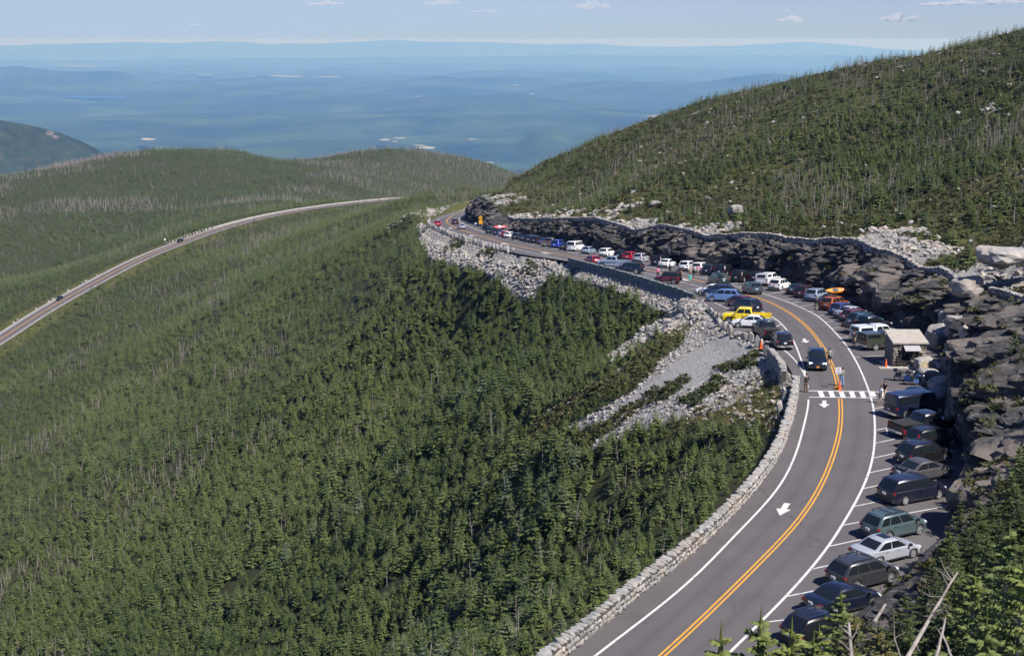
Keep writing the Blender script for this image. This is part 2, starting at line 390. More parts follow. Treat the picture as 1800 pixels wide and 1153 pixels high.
def ribbon(mb, P, w, up=.012, off=0.0):
    n = normals2(P); V = []
    for p, q in zip(P, n):
        a = p[:2]+q*(off-w/2); b = p[:2]+q*(off+w/2)
        V += [(a[0], a[1], zr(a[1])+up), (b[0], b[1], zr(b[1])+up)]
    mb.add(V, [(2*i, 2*i+1, 2*i+3, 2*i+2) for i in range(len(P)-1)])
def marks(name, fn, m, label=None):
    mb = MB(); fn(mb); o = link(name, mb.mesh(name), M[m]); tag(o, kind='structure'); return o
def poly_px(mb, pts, up=.016):
    V = [on_road(*p, up=up) for p in pts]; mb.add(V, [tuple(range(len(V)))[::-1]])
iC = int(np.argmin(abs(LL[:, 1]-122.4))); iD = int(np.argmin(abs(LL[:, 1]-126.2)))
iY0 = int(np.argmin(abs(YL[:, 1]-122.4))); iY1 = int(np.argmin(abs(YL[:, 1]-126.2)))
def f(mb):
    for a, b in ((0, iY0+1), (iY1, len(YL))):
        ribbon(mb, YL[a:b], .125, off=-.13); ribbon(mb, YL[a:b], .125, off=.13)
marks('yellow_centre_line', f, 'yellow_paint')
def f(mb):
    ribbon(mb, LL[:iC+1], .16); ribbon(mb, LL[iD:], .16)
marks('white_edge_line', f, 'white_paint')
def f(mb): ribbon(mb, RL, .17)
marks('white_edge_line', f, 'white_paint')
def f(mb): ribbon(mb, zfix(resample(rp([(1333,592),(1360,606),(1380,617),(1399,635),(1411,652),(1416,664)]), 1.0)), .15, up=.013)
marks('white_taper_line', f, 'white_paint')
def f(mb):
    for y in (687.2, 698.2):
        ribbon(mb, rp([(1421 if y < 690 else 1422, y), (1450, y+.2), (1500, y+.8), (1545, y+1.6), (1590, y+2.2)]), .24, up=.017)
    for x in (1437, 1455.5, 1473.5, 1491.5, 1509.5, 1528, 1546, 1562, 1578):
        poly_px(mb, [(x, 687.5), (x+9, 687.5), (x+13.5, 698.5), (x+4.5, 698.5)], .02)
marks('crosswalk_marking', f, 'white_paint')
stl = [((1347,1093),(1407,1086)),((1383,1048),(1480,1028)),((1423,1001),(1500,984)),((1457,960),(1560,938)),((1481,923),(1667,889)),((1501,890),(1640,862)),((1516,859),(1640,832)),((1527.5,831),(1650,805)),((1535,805),(1650,780)),((1539,779),(1640,757)),((1540,756),(1560,752)),((1538,718),(1600,708)),((1503,628),(1552,625)),((1493,613),(1550,606)),((1477,594),(1545,586)),((1462,577.5),(1530,569)),((1450,566.5),(1515,557)),((1438,556),(1500,545)),((1424,547.5),(1480,537)),((1407,539),(1462,530)),((1393,533),(1440,524)),((1380,527.5),(1425,518)),((1350,518),(1392,508)),((1334,514),(1372,504)),((1305,506),(1340,497)),((1283,501),(1315,492)),((1235,489),(1262,480)),((1183,478),(1208,469)),((1150,471.5),(1172,464)),((1120,466),(1140,459)),((1085,459.5),(1104,453)),((1055,453.5),(1072,448)),
 ((1188,495),(1158,486)),((1200,498),(1150,497)),((1215,501),(1158,503)),((1233,506),(1190,512)),((1160,487),(1120,484)),((1135,481.5),(1096,478)),((1105,475),(1066,471)),((1256,532),(1284,545)),((1338,545),(1262,551)),((1365,562),(1280,572)),((1374,570),(1330,590)),((1290,525),(1240,530))]
def f(mb):
    for a, b in stl:
        A_ = on_road(*a); B_ = on_road(*b); n_ = max(2, int(np.linalg.norm(B_-A_)/1.5)+1)
        ribbon(mb, zfix(np.array([A_+(B_-A_)*t_ for t_ in np.linspace(0, 1, n_)])), .12, up=.014)
    poly_px(mb, [(1558,752.5),(1560.5,752),(1560.5,763),(1558,763)])
marks('parking_stall_lines', f, 'white_paint')
def f(mb):
    poly_px(mb, [(1370.7,905.8),(1364.3,893.2),(1372.2,893.7),(1378.2,883.6),(1389.4,884.6),(1382.6,894.9),(1390.5,895.6)])
    poly_px(mb, [(1448.7,716.8),(1438.8,709.8),(1445.2,710.0),(1445.4,703.8),(1452.6,703.8),(1452.7,710.2),(1458.6,710.4)])
    poly_px(mb, [(1418,602.6),(1407.6,600),(1412.4,599.4),(1410.2,595),(1415.8,595),(1417.8,599),(1423.2,599)])
    for x, y in ((792, 401.5), (829, 414.6), (887, 429), (959, 445), (1202, 491.5)):
        c0 = on_road(x, y); i = int(np.argmin(np.linalg.norm(YL[:, :2]-c0[:2], axis=1))); tq = -np.array([-ny[i][1], ny[i][0]])
        tq = (YL[i-1]-YL[i+1])[:2]; tq /= np.linalg.norm(tq); nq = np.array([tq[1], -tq[0]])
        V = []
        for u_, v_ in ((2.4, 0), (.6, .95), (.6, .4), (-2.4, .4), (-2.4, -.4), (.6, -.4), (.6, -.95)):
            q = c0[:2]+tq*u_+nq*v_; V.append((q[0], q[1], zr(q[1])+.016))
        mb.add(V, [tuple(range(7))[::-1]])
marks('painted_arrows', f, 'white_paint')

# ------------------------------------------------------------------ lower road on the left
LRp = [(-130,665,545),(-60,632,572),(0,597,600),(55,561,628),(110,528,655),(200,479,710),(255,452,742),(319,427,775),(380,405,806),(450,385.5,834),(520,371.5,852),(590,361.5,866),(660,354,882),(730,349,900),(800,346,915)]
LR = resample(np.array([at(*p) for p in LRp]), 4.0); LR = smooth(LR, 10)
# ------------------------------------------------------------------ cliff top line
Tw = [(13.5,42,11),(19.5,60,7.5),(25,71,5.5),(31,83,4.6),(36.5,93,5.2),(40,103,6.8),(42.5,112,8.2),(46,123,8.3),(49,133.8,6.6),(50.5,141.8,5.6),(50.2,149,4.9),(49.7,155.4,4.6),(49.8,161.5,4.6),(49.4,170,3.9),(49,175.7,4.2),(47.9,183.8,4.1),(46.6,192.5,4.0),(44.7,201.4,2.8),(42.5,210.9,1.6),(40.8,216.9,1.3),(38.3,227.9,.2),(34.2,242.3,-2.1),(30.7,253.9,-2.5),(28.2,262.5,-2.8),(24.3,274.8,-5.3),(22.6,280.8,-5.5),(18,298.6,-6.1),(12.8,318.5,-8.5),(4.6,347.8,-12.3),(.7,360.3,-13.8)]
Tw += [tuple(at(*p)) for p in ((885,378,385),(866,357,408),(846,346,438),(834,350,460),(828,361,478),(826,368,492))]
Tw += [(-9, 512, -27.5), (4, 530, -30)]
TL = resample(np.array(Tw, float), 1.0)
# ------------------------------------------------------------------ terrain of the mountain (heights through surveyed points)
CP = [(900,1140,112),(1100,1000,118),(1250,850,122),(1330,720,128),(1200,720,140),(1000,750,158),(1050,650,172),(1150,580,178),(1000,560,225),(900,560,260),(920,525,280),(1010,500,252),
(750,450,400),(820,470,330),(700,420,440),(730,385,470),(650,480,400),(800,600,280),(900,700,200),(900,850,165),(900,1000,140),(700,700,270),(700,900,200),(700,1140,155),
(500,700,330),(500,900,240),(500,1140,185),(300,700,400),(300,900,290),(300,1140,215),(0,720,480),(0,900,340),(0,1140,250),(-200,900,360),(-200,1140,280),(-250,720,500),(300,560,540),(500,560,420),(650,560,350),
(500,450,600),(650,400,560),(740,345,640),(830,330,700),(400,500,560),(150,600,560),
(100,480,900),(300,392,1000),(500,352,1080),(0,500,850),(0,400,1100),(200,420,1050),(-200,430,1050),(-200,330,1500),
(0,316,1500),(100,300,1600),(200,281,1650),(350,269,1700),(430,272,1720),(520,288,1750),(600,279,1780),(650,275,1800),(700,276,1800),(800,300,1850),(520,297,1500),(520,292,1900),(500,291,1650),(550,288,1650),(545,286,1900),(800,308,1600),(760,296,1850),(620,282,1600),(870,321,1900),(400,330,1300),(200,340,1300),(600,312,1400),(750,322,1500),
(940,330,1600),
(870,324,520),(900,307,510),(960,279,490),(1050,243,470),(1150,211,450),(1250,180,430),(1350,155,412),(1450,133,400),(1500,118,395),(1560,106,390),(1620,99,385),(1680,80,375),(1740,69,370),(1800,54,360),(1900,20,350),
(1200,300,330),(1000,330,420),(900,352,450),(1400,300,300),(1600,300,260),(1800,300,220),(1800,420,165),(1600,200,320),(1800,170,290),(1400,200,350),(1000,368,380),(1300,385,260),(1500,380,235),(1700,440,185),(1950,400,150),(1950,200,260),
(1720,850,96),(1800,800,92),(1800,1000,65),(1560,1190,57),(1500,1240,50),(1400,1240,45),(1800,1153,38),(2000,1000,50),(2000,700,90),(2000,500,120),(1700,1080,60)]
W0 = [at(*p) for p in CP]
for p in CP[CP.index((870,324,520)):CP.index((1900,20,350))+1]:
    q = at(*p); W0.append(q*np.array([1.3, 1.3, 0])+np.array([0, 0, q[2]-28])); W0.append(q*np.array([1.9, 1.9, 0])+np.array([0, 0, q[2]-130]))
for p in CP[CP.index((0,316,1500)):CP.index((870,321,1900))+1]:
    q = at(*p); W0.append(q*np.array([1.25, 1.25, 0])+np.array([0, 0, q[2]-190])); W0.append(q*np.array([1.7, 1.7, 0])+np.array([0, 0, -900]))
for a_ in (-32, -26, 4, 10, 16, 22, 28, 34):
    s_, c_ = math.sin(R_(a_)), math.cos(R_(a_))
    W0.append((3400*s_, 3400*c_, -1000)); W0.append((2300*s_, 2300*c_, -420 if a_ < 0 else -480))
    if a_ > 0: W0.append((1300*s_, 1300*c_, -260))
W0 += [(0, 8, 22), (5, 7, 23), (-5, 7, 17), (14, 30, 14), (4, 30, 12), (-12, 34, -4), (10, 18, 20), (0, 14, 20), (-10, 20, 6), (-30, 40, -22), (-60, 60, -45), (25, 25, 22), (40, 50, 14), (0, 40, 4)]
na = normals2(AL)
for i in range(0, len(AL), 4):
    p, n = AL[i], -na[i]; y = p[1]
    if y < 40 or y > 500: continue
    d2, z2 = (7, -3.2) if y < 118 else ((6, -2.6) if y < 176 else ((7, -6.0) if y < 285 else (7, -4.6)))
    W0.append((p[0]+n[0]*1.2, p[1]+n[1]*1.2, p[2]-(1.25 if 185 < y < 260 else .7)))
    q = (p[0]+n[0]*d2, p[1]+n[1]*d2)
    if y < 400: W0.append((q[0], q[1], p[2]+z2))
    elif y > 440: W0.append((p[0]+n[0]*7, p[1]+n[1]*7, p[2]+1.6))
nl = normals2(LR)
for i in range(0, len(LR), 7):
    for d_, h_ in ((-11, -1.0), (-6, -.3), (6, -.4), (14, -2.0)):
        W0.append((LR[i][0]+nl[i][0]*d_, LR[i][1]+nl[i][1]*d_, LR[i][2]+h_))
nT = normals2(TL)
for i in range(0, len(TL), 5):
    W0.append(tuple(TL[i])); p = TL[i]
    W0.append((p[0]+nT[i][0]*4, p[1]+nT[i][1]*4, p[2]+.9))
W0 = np.array(W0, float)
def uv(x, y): return np.arctan2(x, y), .5*np.log(x*x+y*y)
U0, V0 = uv(W0[:, 0], W0[:, 1]); KU = 1.6
D0 = np.hypot(KU*(U0[:, None]-U0[None]), V0[:, None]-V0[None])
n0 = len(W0); Am = np.zeros((n0+3, n0+3)); Am[:n0, :n0] = -D0 + np.eye(n0)*.0004
Pm = np.stack([np.ones(n0), U0, V0], 1); Am[:n0, n0:] = Pm; Am[n0:, :n0] = Pm.T
co = np.linalg.lstsq(Am, np.r_[W0[:, 2], 0, 0, 0], rcond=None)[0]
NA, NR = 660, 600
azs = np.linspace(R_(-31), R_(31), NA); lrs = np.linspace(math.log(12), math.log(3500), NR)
GU, GV = np.meshgrid(azs, lrs, indexing='ij'); gx = np.sin(GU)*np.exp(GV); gy = np.cos(GU)*np.exp(GV)
gz = np.zeros(NA*NR); gu, gv = GU.ravel(), GV.ravel()
for s_ in range(0, NA*NR, 20000):
    e_ = slice(s_, s_+20000)
    gz[e_] = -np.hypot(KU*(gu[e_, None]-U0[None]), gv[e_, None]-V0[None])@co[:n0] + co[n0]+co[n0+1]*gu[e_]+co[n0+2]*gv[e_]
X, Y_ = gx.ravel(), gy.ravel(); rr = np.exp(gv)
sm = lambda a, b, v: (lambda q: q*q*(3-2*q))(np.clip((v-a)/(b-a), 0, 1))
near = (rr < 640) & (rr > 46)
dA = np.full(X.shape, -999.); dE = np.full(X.shape, -999.); dT = np.full(X.shape, 999.)
dA[near] = -linedist(X[near], Y_[near], AL[::2]); dE[near] = linedist(X[near], Y_[near], EL[::2]); dT[near] = linedist(X[near], Y_[near], TL[::3])
cor = np.vstack([AL[:, :2], EL[::-1, :2]]); inside = np.zeros(X.shape, bool); inside[near] = inpoly(X[near], Y_[near], cor.tolist())
# small relief
amp = np.where(rr < 640, .45, np.clip(rr/640, 1, 2)*.8)
gz += fbm(X/9, Y_/9, o=3, seed=3)*amp*sm(0, 4, np.minimum(np.where(near, np.maximum(dA, dE), 99), 50)) + fbm(X/60, Y_/60, o=3, seed=5)*np.clip(rr/150-1, 0, 2.5)*.8*sm(3, 30, np.where(near, np.maximum(dA, dE), 99))
zroad = zr(Y_)
dout = np.where(inside, -1., np.minimum(np.abs(dA), np.abs(dE)))
leftside = near & (np.abs(dA) < np.abs(dE)) & ~inside
kb_ = np.where((Y_ > 187) & (Y_ < 257), sm(.15, 1.0, dout), sm(.2, 2.6, dout)); gz = np.where(leftside, (zroad-.25)*(1-kb_) + gz*kb_, gz)
right = near & ~inside & ~leftside
# between the foot and the top of the rock cut the ground is a steep ramp behind the cut face
fr = np.clip(dout/np.maximum(dout+np.abs(dT), .5), 0, 1)
k2 = right & (dT < 0)
gz = np.where(k2, (zroad-.3)*(1-sm(.45, 1, fr)) + gz*sm(.45, 1, fr), gz)
gz = np.where(inside, zroad-.35, gz)
# lower road bench
m2 = (rr > 480) & (rr < 1000); dL = np.full(X.shape, 999.); dL[m2] = linedist(X[m2], Y_[m2], LR[::2])
zl = np.zeros(X.shape); iy = np.interp(Y_, LR[:, 1], LR[:, 2]); xl = np.interp(Y_, LR[:, 1], LR[:, 0])
j = np.where(m2 & (np.abs(dL) < 16))[0]
for q in j:
    i = np.argmin((LR[:, 0]-X[q])**2+(LR[:, 1]-Y_[q])**2); w_ = sm(4.6, 15, abs(dL[q])); gz[q] = (LR[i, 2]-.4)*(1-w_)+gz[q]*w_
gz = np.where(rr < 60, np.minimum(gz, CAMZ-1.2-.44*rr), gz)
GZ = gz.reshape(NA, NR)
def hgt(x, y):
    u, v = uv(np.asarray(x, float), np.asarray(y, float))
    a = np.clip((u-azs[0])/(azs[1]-azs[0]), 0, NA-1.001); b = np.clip((v-lrs[0])/(lrs[1]-lrs[0]), 0, NR-1.001)
    ia, ib = a.astype(int), b.astype(int); fa, fb = a-ia, b-ib
    return GZ[ia, ib]*(1-fa)*(1-fb)+GZ[ia+1, ib]*fa*(1-fb)+GZ[ia, ib+1]*(1-fa)*fb+GZ[ia+1, ib+1]*fa*fb
# ground cover zones, outlined in the photo and carried as world-space vertex values
SCREE = [[(735,392),(765,404),(800,417),(870,437),(940,453),(1003,464),(1002,492),(962,482),(952,500),(936,528),(902,518),(862,482),(800,467),(758,455),(742,430)],
 [(1003,466),(1100,492),(1225,530),(1240,545),(1205,551),(1155,548),(1100,519),(1050,502),(1010,493)],
 [(1225,545),(1270,575),(1320,600),(1372,640),(1380,660),(1330,680),(1270,720),(1190,735),(1120,760),(1035,790),(1080,740),(1120,725),(1056,744),(997,756),(1050,720),(1110,690),(1150,655),(1160,630),(1200,600),(1215,575)],
 [(1205,540),(1242,560),(1150,591),(1072,641),(1067,627),(1092,608),(1142,572)],[(1142,615),(1146,620),(969,731),(964,724)]]
GRASS = [[(1205,542),(1240,556),(1215,585),(1160,600),(1185,570)],[(1385,640),(1400,690),(1388,745),(1350,760),(1250,740),(1175,765),(1215,725),(1290,690),(1345,655)]]
LOWVEG = [[(1180,590),(1205,600),(1160,632),(1150,655),(1105,695),(1050,722),(1000,752),(940,790),(900,800),(940,745),(1060,660),(1150,620)],[(1215,665),(1190,690),(1130,720),(1100,745),(1040,780),(980,810),(1000,770),(1080,735),(1140,690),(1200,660)],[(1290,655),(1330,640),(1300,630),(1250,650)],
 [(800,420),(815,428),(800,445),(775,442)],[(850,440),(875,438),(868,462),(840,452)],[(930,458),(955,470),(930,500),(915,490)]]
LOWVEG += [[(1285,632),(1345,610),(1356,620),(1300,645)],[(1195,708),(1262,664),(1285,672),(1215,718)],[(1100,640),(1180,596),(1195,604),(1120,655)]]
GRAVEL = [[(1270,590),(1345,628),(1290,650),(1190,690),(1130,715),(1060,745),(1110,700),(1165,655),(1215,620)]]
def zone(polys, px, py, x, y, jit=5):
    qx = px+fbm(x/3, y/3, o=2, seed=31)*jit; qy = py+fbm(x/3, y/3, o=2, seed=41)*jit*.7
    r = np.zeros(np.shape(px), bool)
    for p in polys: r |= inpoly(qx, qy, p)
    return r
px, py = proj(np.stack([X, Y_, gz], 1))
vis = near & ((leftside & (rr < 480)) | (dout < 0))
scree = zone(SCREE, px, py, X, Y_) & near & (rr < 450) & ~right
grass = zone(GRASS, px, py, X, Y_) & near & (rr < 250) & ~right
lowv = zone(LOWVEG, px, py, X, Y_) & near & (rr < 450) & ~right
shoulder = leftside & (dout < np.where(Y_ < 118, .6, 1.6))
n1 = fbm(X/14, Y_/14, o=4, seed=51)
hillrock = right & (dT > -1) & ((n1 + .5*fbm(X/3, Y_/3, o=2, seed=52) - sm(0, 18, dT)*.75 + .25) > .34)
hillrock |= right & (rr < 170) & (dT < 12) & (n1 > .25)
n4 = fbm(X/26, Y_/26, o=3, seed=61)
tanr = leftside & (Y_ > 440) & (dout > 2.5) & (dout < 14) & (px > 748)
roadside = (np.abs(dL) < 11)
a_rock = np.where(scree | hillrock | shoulder | tanr, 1., 0.); a_rock = np.where(lowv, .15, a_rock)
a_grass = np.where(grass, 1., 0.); a_grass = np.where(right & (dT > 0), np.clip(.55+.9*n1-sm(30, 120, dT)*.5, 0, 1), a_grass); a_grass = np.where(roadside, 1., a_grass)
a_grass = np.where(leftside & (Y_ > 400) & (dout > .8) & (dout < 3.5), 1., a_grass); a_grass = np.where(leftside & (Y_ > 400) & (dout < 3.5) & (dout > .8), 1, a_grass); a_rock = np.where(leftside & (Y_ > 400) & (dout > .8) & (dout < 3.5), 0, a_rock)
M['ground'] = mat('mountain_ground', (.05, .05, .03), .95, spec=.15); t = NT(M['ground'])
n = t.noise(.6, 6, .65, t.pos()); n8 = t.noise(6, 5, .7, t.pos())
floor = t.ramp(n, [(.3, (.030, .034, .016)), (.6, (.055, .062, .026)), (.8, (.085, .075, .045))])
gr = t.ramp(t.noise(1.1, 6, .7, t.pos()), [(.28, (.030, .045, .014)), (.50, (.070, .078, .026)), (.66, (.17, .135, .055)), (.80, (.14, .085, .045))])
gv_ = t.ramp(t.noise(26, 3, .7, t.pos()), [(.3, (.24, .235, .23)), (.7, (.46, .45, .44))])
rk = t.ramp(n8, [(.3, (.17, .165, .16)), (.5, (.30, .29, .28)), (.7, (.46, .44, .42))])
c = t.mix(t.attr('grass').outputs['Fac'], floor, gr)
c = t.mix(t.attr('rock').outputs['Fac'], c, rk); c = t.mix(t.attr('gravel').outputs['Fac'], c, gv_)
t.color(c); t.bump(n8, .8, .3)
gm = grid_mesh('mountain_ground', np.stack([X, Y_, gz], 1), NA, NR, {'rock': a_rock, 'grass': a_grass, 'gravel': (zone(GRAVEL, px, py, X, Y_) & near & (rr < 200) & ~right).astype(float)}, flip=True)
tag(link('mountain_ground', gm, M['ground']), kind='structure')

# ------------------------------------------------------------------ rock cut above the parking row
NS, NH = 1000, 38
def by_arc(P, n):
    d = np.r_[0, np.cumsum(np.linalg.norm(np.diff(P[:, :2], axis=0), axis=1))]; s = np.linspace(0, 1, n); return s, d
# pair the foot and the top by matching distance along the road
fi = np.linspace(0, len(EL)-1, 60).astype(int); ti = []
last = 0
for i in fi:
    e = EL[i]; n = normals2(EL)[i]; w = TL[:, :2]-e[:2]; q = np.argmin(np.hypot(w[:, 0]-n[0]*4, w[:, 1]-n[1]*4)); q = max(q, last); last = q; ti.append(q)
fs = np.linspace(0, 59, NS); fr_ = np.interp(fs, range(60), fi); tr_ = np.interp(fs, range(60), ti)
FT = np.stack([np.interp(fr_, range(len(EL)), EL[:, k]) for k in range(3)], 1); TT = np.stack([np.interp(tr_, range(len(TL)), TL[:, k]) for k in range(3)], 1)
out = FT[:, :2]-TT[:, :2]; out /= np.linalg.norm(out, axis=1)[:, None]+1e-6
out = smooth(out, 12); out /= np.linalg.norm(out, axis=1)[:, None]+1e-6
sarc = np.r_[0, np.cumsum(np.linalg.norm(np.diff(FT[:, :2], axis=0), axis=1))]
hh = np.linspace(0, 1, NH)
S2, H2 = np.meshgrid(sarc, hh, indexing='ij')
gap = np.linalg.norm(FT[:, :2]-TT[:, :2], axis=1)[:, None]; rise = np.maximum(TT[:, 2]-FT[:, 2], .5)[:, None]
hz = H2*rise
# strata dip along the face; blocks of a few metres, then smaller ones
b1, b2, rv = worley((S2+hz*.9)/4.6, (hz-S2*.18)/2.0, 71)
c1, c2, rw = worley((S2+hz*.5)/1.5, (hz-S2*.18)/.75, 72)
c3 = (hash3(np.floor(rv*997), np.floor(rv*313), np.floor(rv*71), 5)-.5)
fac = ((S2/4.6)%1-.5)*c3*1.6
sq = (hz-S2*.20+.5*np.floor(S2/6.1)*c3)/.95; strat = (sq-np.floor(sq)); strat = np.where(strat > .8, (1-strat)/.2, strat/.8)
dk_ = fbm(S2/34, hz*0, o=2, seed=79)
blk = fac*1.3+(rv-.5)*2.6 - .8*np.clip(.10-(b2-b1), 0, .10)/.10 + (rw-.5)*1.0 + ((S2/1.5)%1-.5)*(rw-.5)*1.2 - .35*np.clip(.08-(c2-c1), 0, .08)/.08 - strat*.55 + dk_*1.2
env = np.sin(np.pi*np.clip(H2, 0, 1))**.6
lo_ = np.interp(FT[:, 1], [80, 100, 150, 190], [.5, .60, .60, .34])[:, None]
prof = np.clip((H2-lo_)/(1-lo_), 0, 1)**1.3                    # lower part sheer, upper part laid back in ledges
led = np.floor(prof*5+fbm(S2/5, hz/5, o=2, seed=75)*.6)/5
prof = .45*prof+.55*np.clip(led, 0, 1)
Px = FT[:, None, :2]*(1-prof[..., None])+TT[:, None, :2]*prof[..., None]
off = blk*env*np.clip(gap/4, .5, 1.3)
Px = Px + out[:, None, :]*np.clip(off, -2.2, np.interp(FT[:, 1], [98, 108], [.15, .9])[:, None])[..., None]
Pz = FT[:, 2:3]-.3+(rise+.3)*H2 + (rw-.5)*.25*env
cm = grid_mesh('rock_cut', np.concatenate([Px, Pz[..., None]], 2).reshape(-1, 3), NS, NH, sm=False)
M['cut'] = mat('rock_cut_stone', (.15, .14, .14), .85, spec=.35); t = NT(M['cut'])
tc = t.pos()
w = t.noise(.5, 7, .7, tc); w2 = t.noise(3.0, 6, .7, tc)
c = t.ramp(w2, [(.38, (.018, .018, .019)), (.56, (.055, .054, .053)), (.74, (.21, .204, .20))])
c = t.mix(t.ramp(w, [(.42, (0, 0, 0)), (.58, (.75, .75, .75))]), c, (.06, .052, .050))
c = t.mix(t.ramp(t.noise(.17, 3, .5, tc), [(.5, (0, 0, 0)), (.6, (.5, .5, .5))]), c, (.24, .20, .17))
c = t.mix(t.ramp(t.noise(.9, 4, .6, tc), [(.60, (0, 0, 0)), (.68, (.5, .5, .5))]), c, (.24, .235, .22)); t.color(c); t.bump(w2, .7, .2)
tag(link('rock_cut', cm, M['cut']), kind='structure')

# ------------------------------------------------------------------ lower road
def lribbon(name, a, b, up, m):
    V = []; n = normals2(LR)
    for p, q in zip(LR, n): V += [(p[0]+q[0]*a, p[1]+q[1]*a, p[2]+up), (p[0]+q[0]*b, p[1]+q[1]*b, p[2]+up)]
    tag(link(name, MB().add(V, [(2*i, 2*i+1, 2*i+3, 2*i+2) for i in range(len(LR)-1)]).mesh(name), M[m]), kind='structure')
M['shoulder'] = rock_mat('gravel_shoulder', (.22, .21, .20), (.38, .36, .34), scale=1.5)
lribbon('gravel_shoulder', -5.0, 4.3, .05, 'shoulder'); lribbon('lower_road', -3.6, 3.6, .12, 'asphalt')
lribbon('white_edge_line', -3.3, -3.12, .14, 'white_paint'); lribbon('white_edge_line', 3.12, 3.3, .14, 'white_paint'); lribbon('yellow_centre_line', -.16, .16, .14, 'yellow_paint')

# ------------------------------------------------------------------ far country
NA2, NR2 = 420, 420
az2 = np.linspace(R_(-34), R_(34), NA2); lr2 = np.linspace(math.log(2300), math.log(95000), NR2)
A2, L2 = np.meshgrid(az2, lr2, indexing='ij'); r2 = np.exp(L2); fx, fy = np.sin(A2)*r2, np.cos(A2)*r2
BASE = -1100.0
fz = BASE + np.abs(fbm(fx/5200, fy/3800, o=5, seed=81))*np.interp(r2, [2300, 9000, 14000, 30000, 95000], [60, 80, 260, 420, 350])
HILL = [(960,224,15500,30),(760,138,32000,80)]
for hx, hy, hr, hw in HILL:
    top = CAMZ-(hy-70)*.98/2500*hr; a0 = math.atan((hx-900)/2500); wa = hw/2500*1.5
    g = np.exp(-((A2-a0)/wa)**2-((L2-math.log(hr))/(.10))**2)
    g *= 1+.5*fbm(fx/700, fy/700, o=4, seed=83)
    fz = np.maximum(fz, BASE+(top-BASE)*g*.98)
M['far'] = mat('valley_forest', (.05, .08, .04), .95, spec=.1); t = NT(M['far'])
mp = t.new('ShaderNodeMapping'); mp.inputs['Scale'].default_value = (1, 1, 0); t.link(t.pos(), mp.inputs[0]); vv = mp.outputs[0]
c = t.ramp(t.noise(.0006, 8, .7, vv), [(.35, (.022, .046, .026)), (.5, (.045, .080, .036)), (.68, (.085, .13, .055))])
c = t.mix(t.ramp(t.noise(.0004, 7, .8, vv), [(.55, (0, 0, 0)), (.66, (.6, .6, .6))]), c, (.12, .15, .08))
c = t.mix(t.ramp(t.noise(.00016, 6, .65, vv), [(.52, (0, 0, 0)), (.60, (.7, .7, .7))]), c, (.022, .036, .026))
c = t.mix(.55, c, t.ramp(t.noise(.006, 6, .75, t.pos()), [(.35, (.25, .25, .25)), (.65, (1, 1, 1))]), 'MULTIPLY')
c = t.mix(t.ramp(t.noise(.0011, 5, .8, vv), [(.68, (0, 0, 0)), (.73, (.8, .8, .8))]), c, (.20, .21, .12))
t.color(c)
tag(link('valley', grid_mesh('valley', np.stack([fx, fy, fz], 2).reshape(-1, 3), NA2, NR2, flip=True), M['far']), kind='structure')
def range_(name, prof, r, depth, m, seed):
    px_ = np.linspace(prof[0][0], prof[-1][0], 260); py_ = np.interp(px_, [p[0] for p in prof], [p[1] for p in prof])
    py_ = py_ + fbm(px_/40, px_*0, o=4, seed=seed)*1.6 - (3 if r > 80000 else 0)
    zt = CAMZ-(py_-70)*.98/2500*r; a = np.arctan((px_-900)/2500)
    V = []; K = np.linspace(-1, 1, 25)
    for i in range(260):
        for k_ in K:
            rr_ = r+k_*depth; hgt_ = (1-abs(k_))**.9; hgt_ *= 1-.24*abs(vnoise(np.array([i/8.]), np.array([k_*2.]), seed=seed+3)[0])*min(1, abs(k_)*3)
            V.append((math.sin(a[i])*rr_, math.cos(a[i])*rr_, BASE-1+(zt[i]-BASE)*max(hgt_, 0)))
    tag(link(name, grid_mesh(name, V, 260, 25, flip=True), M[m]), kind='structure')
range_('distant_mountains', [(-500,86),(0,83),(130,80),(270,77),(330,79),(400,75.5),(470,80),(600,79),(690,72.5),(730,76),(830,77),(930,81),(1040,80),(1130,85),(1200,86),(1290,83),(1340,81),(1410,77),(1450,79),(1490,83),(1540,89),(1620,92),(2200,97)], 86000, 6000, 'far', 91)
range_('distant_hills', [(-500,104),(200,103),(600,101),(1100,97),(1400,96),(2200,100)], 66000, 4000, 'far', 92)
M['farm'] = mat('near_mountain_forest', (.03, .045, .03), .95, spec=.1); t = NT(M['farm'])
c = t.ramp(t.noise(.02, 7, .75, t.pos()), [(.3, (.014, .024, .014)), (.55, (.035, .050, .028)), (.7, (.08, .075, .06))]); c = t.mix(t.ramp(t.noise(.006, 6, .7, t.pos()), [(.62, (0, 0, 0)), (.66, (.8, .8, .8))]), c, (.20, .16, .15)); t.color(c)
range_('near_mountain', [(-900,150),(-300,178),(-100,196),(0,201),(40,207),(80,215),(115,226),(145,239),(168,251),(195,266),(225,286),(265,312),(300,335)], 6300, 1500, 'farm', 93)
range_('left_hills', [(-700,112),(-300,108),(-50,113),(20,115),(45,113),(75,118),(110,121),(150,123),(200,121),(225,124),(250,133),(275,146),(300,160),(340,168)], 33000, 5000, 'far', 94)
range_('middle_hills', [(200,165),(300,150),(420,142),(470,140),(540,144),(620,150),(700,152),(800,160),(900,165)], 33000, 4000, 'far', 95)
range_('right_hills', [(850,180),(930,158),(1000,146),(1060,141),(1150,143),(1200,146),(1290,134),(1350,127),(1395,131),(1430,126),(1470,125),(1520,129),(1700,140),(2200,150)], 29000, 4500, 'far', 96)
M['lake'] = mat('lake_water', (.02, .07, .18), .5)
M['field'] = mat('pale_fields', (.30, .29, .23), .9)
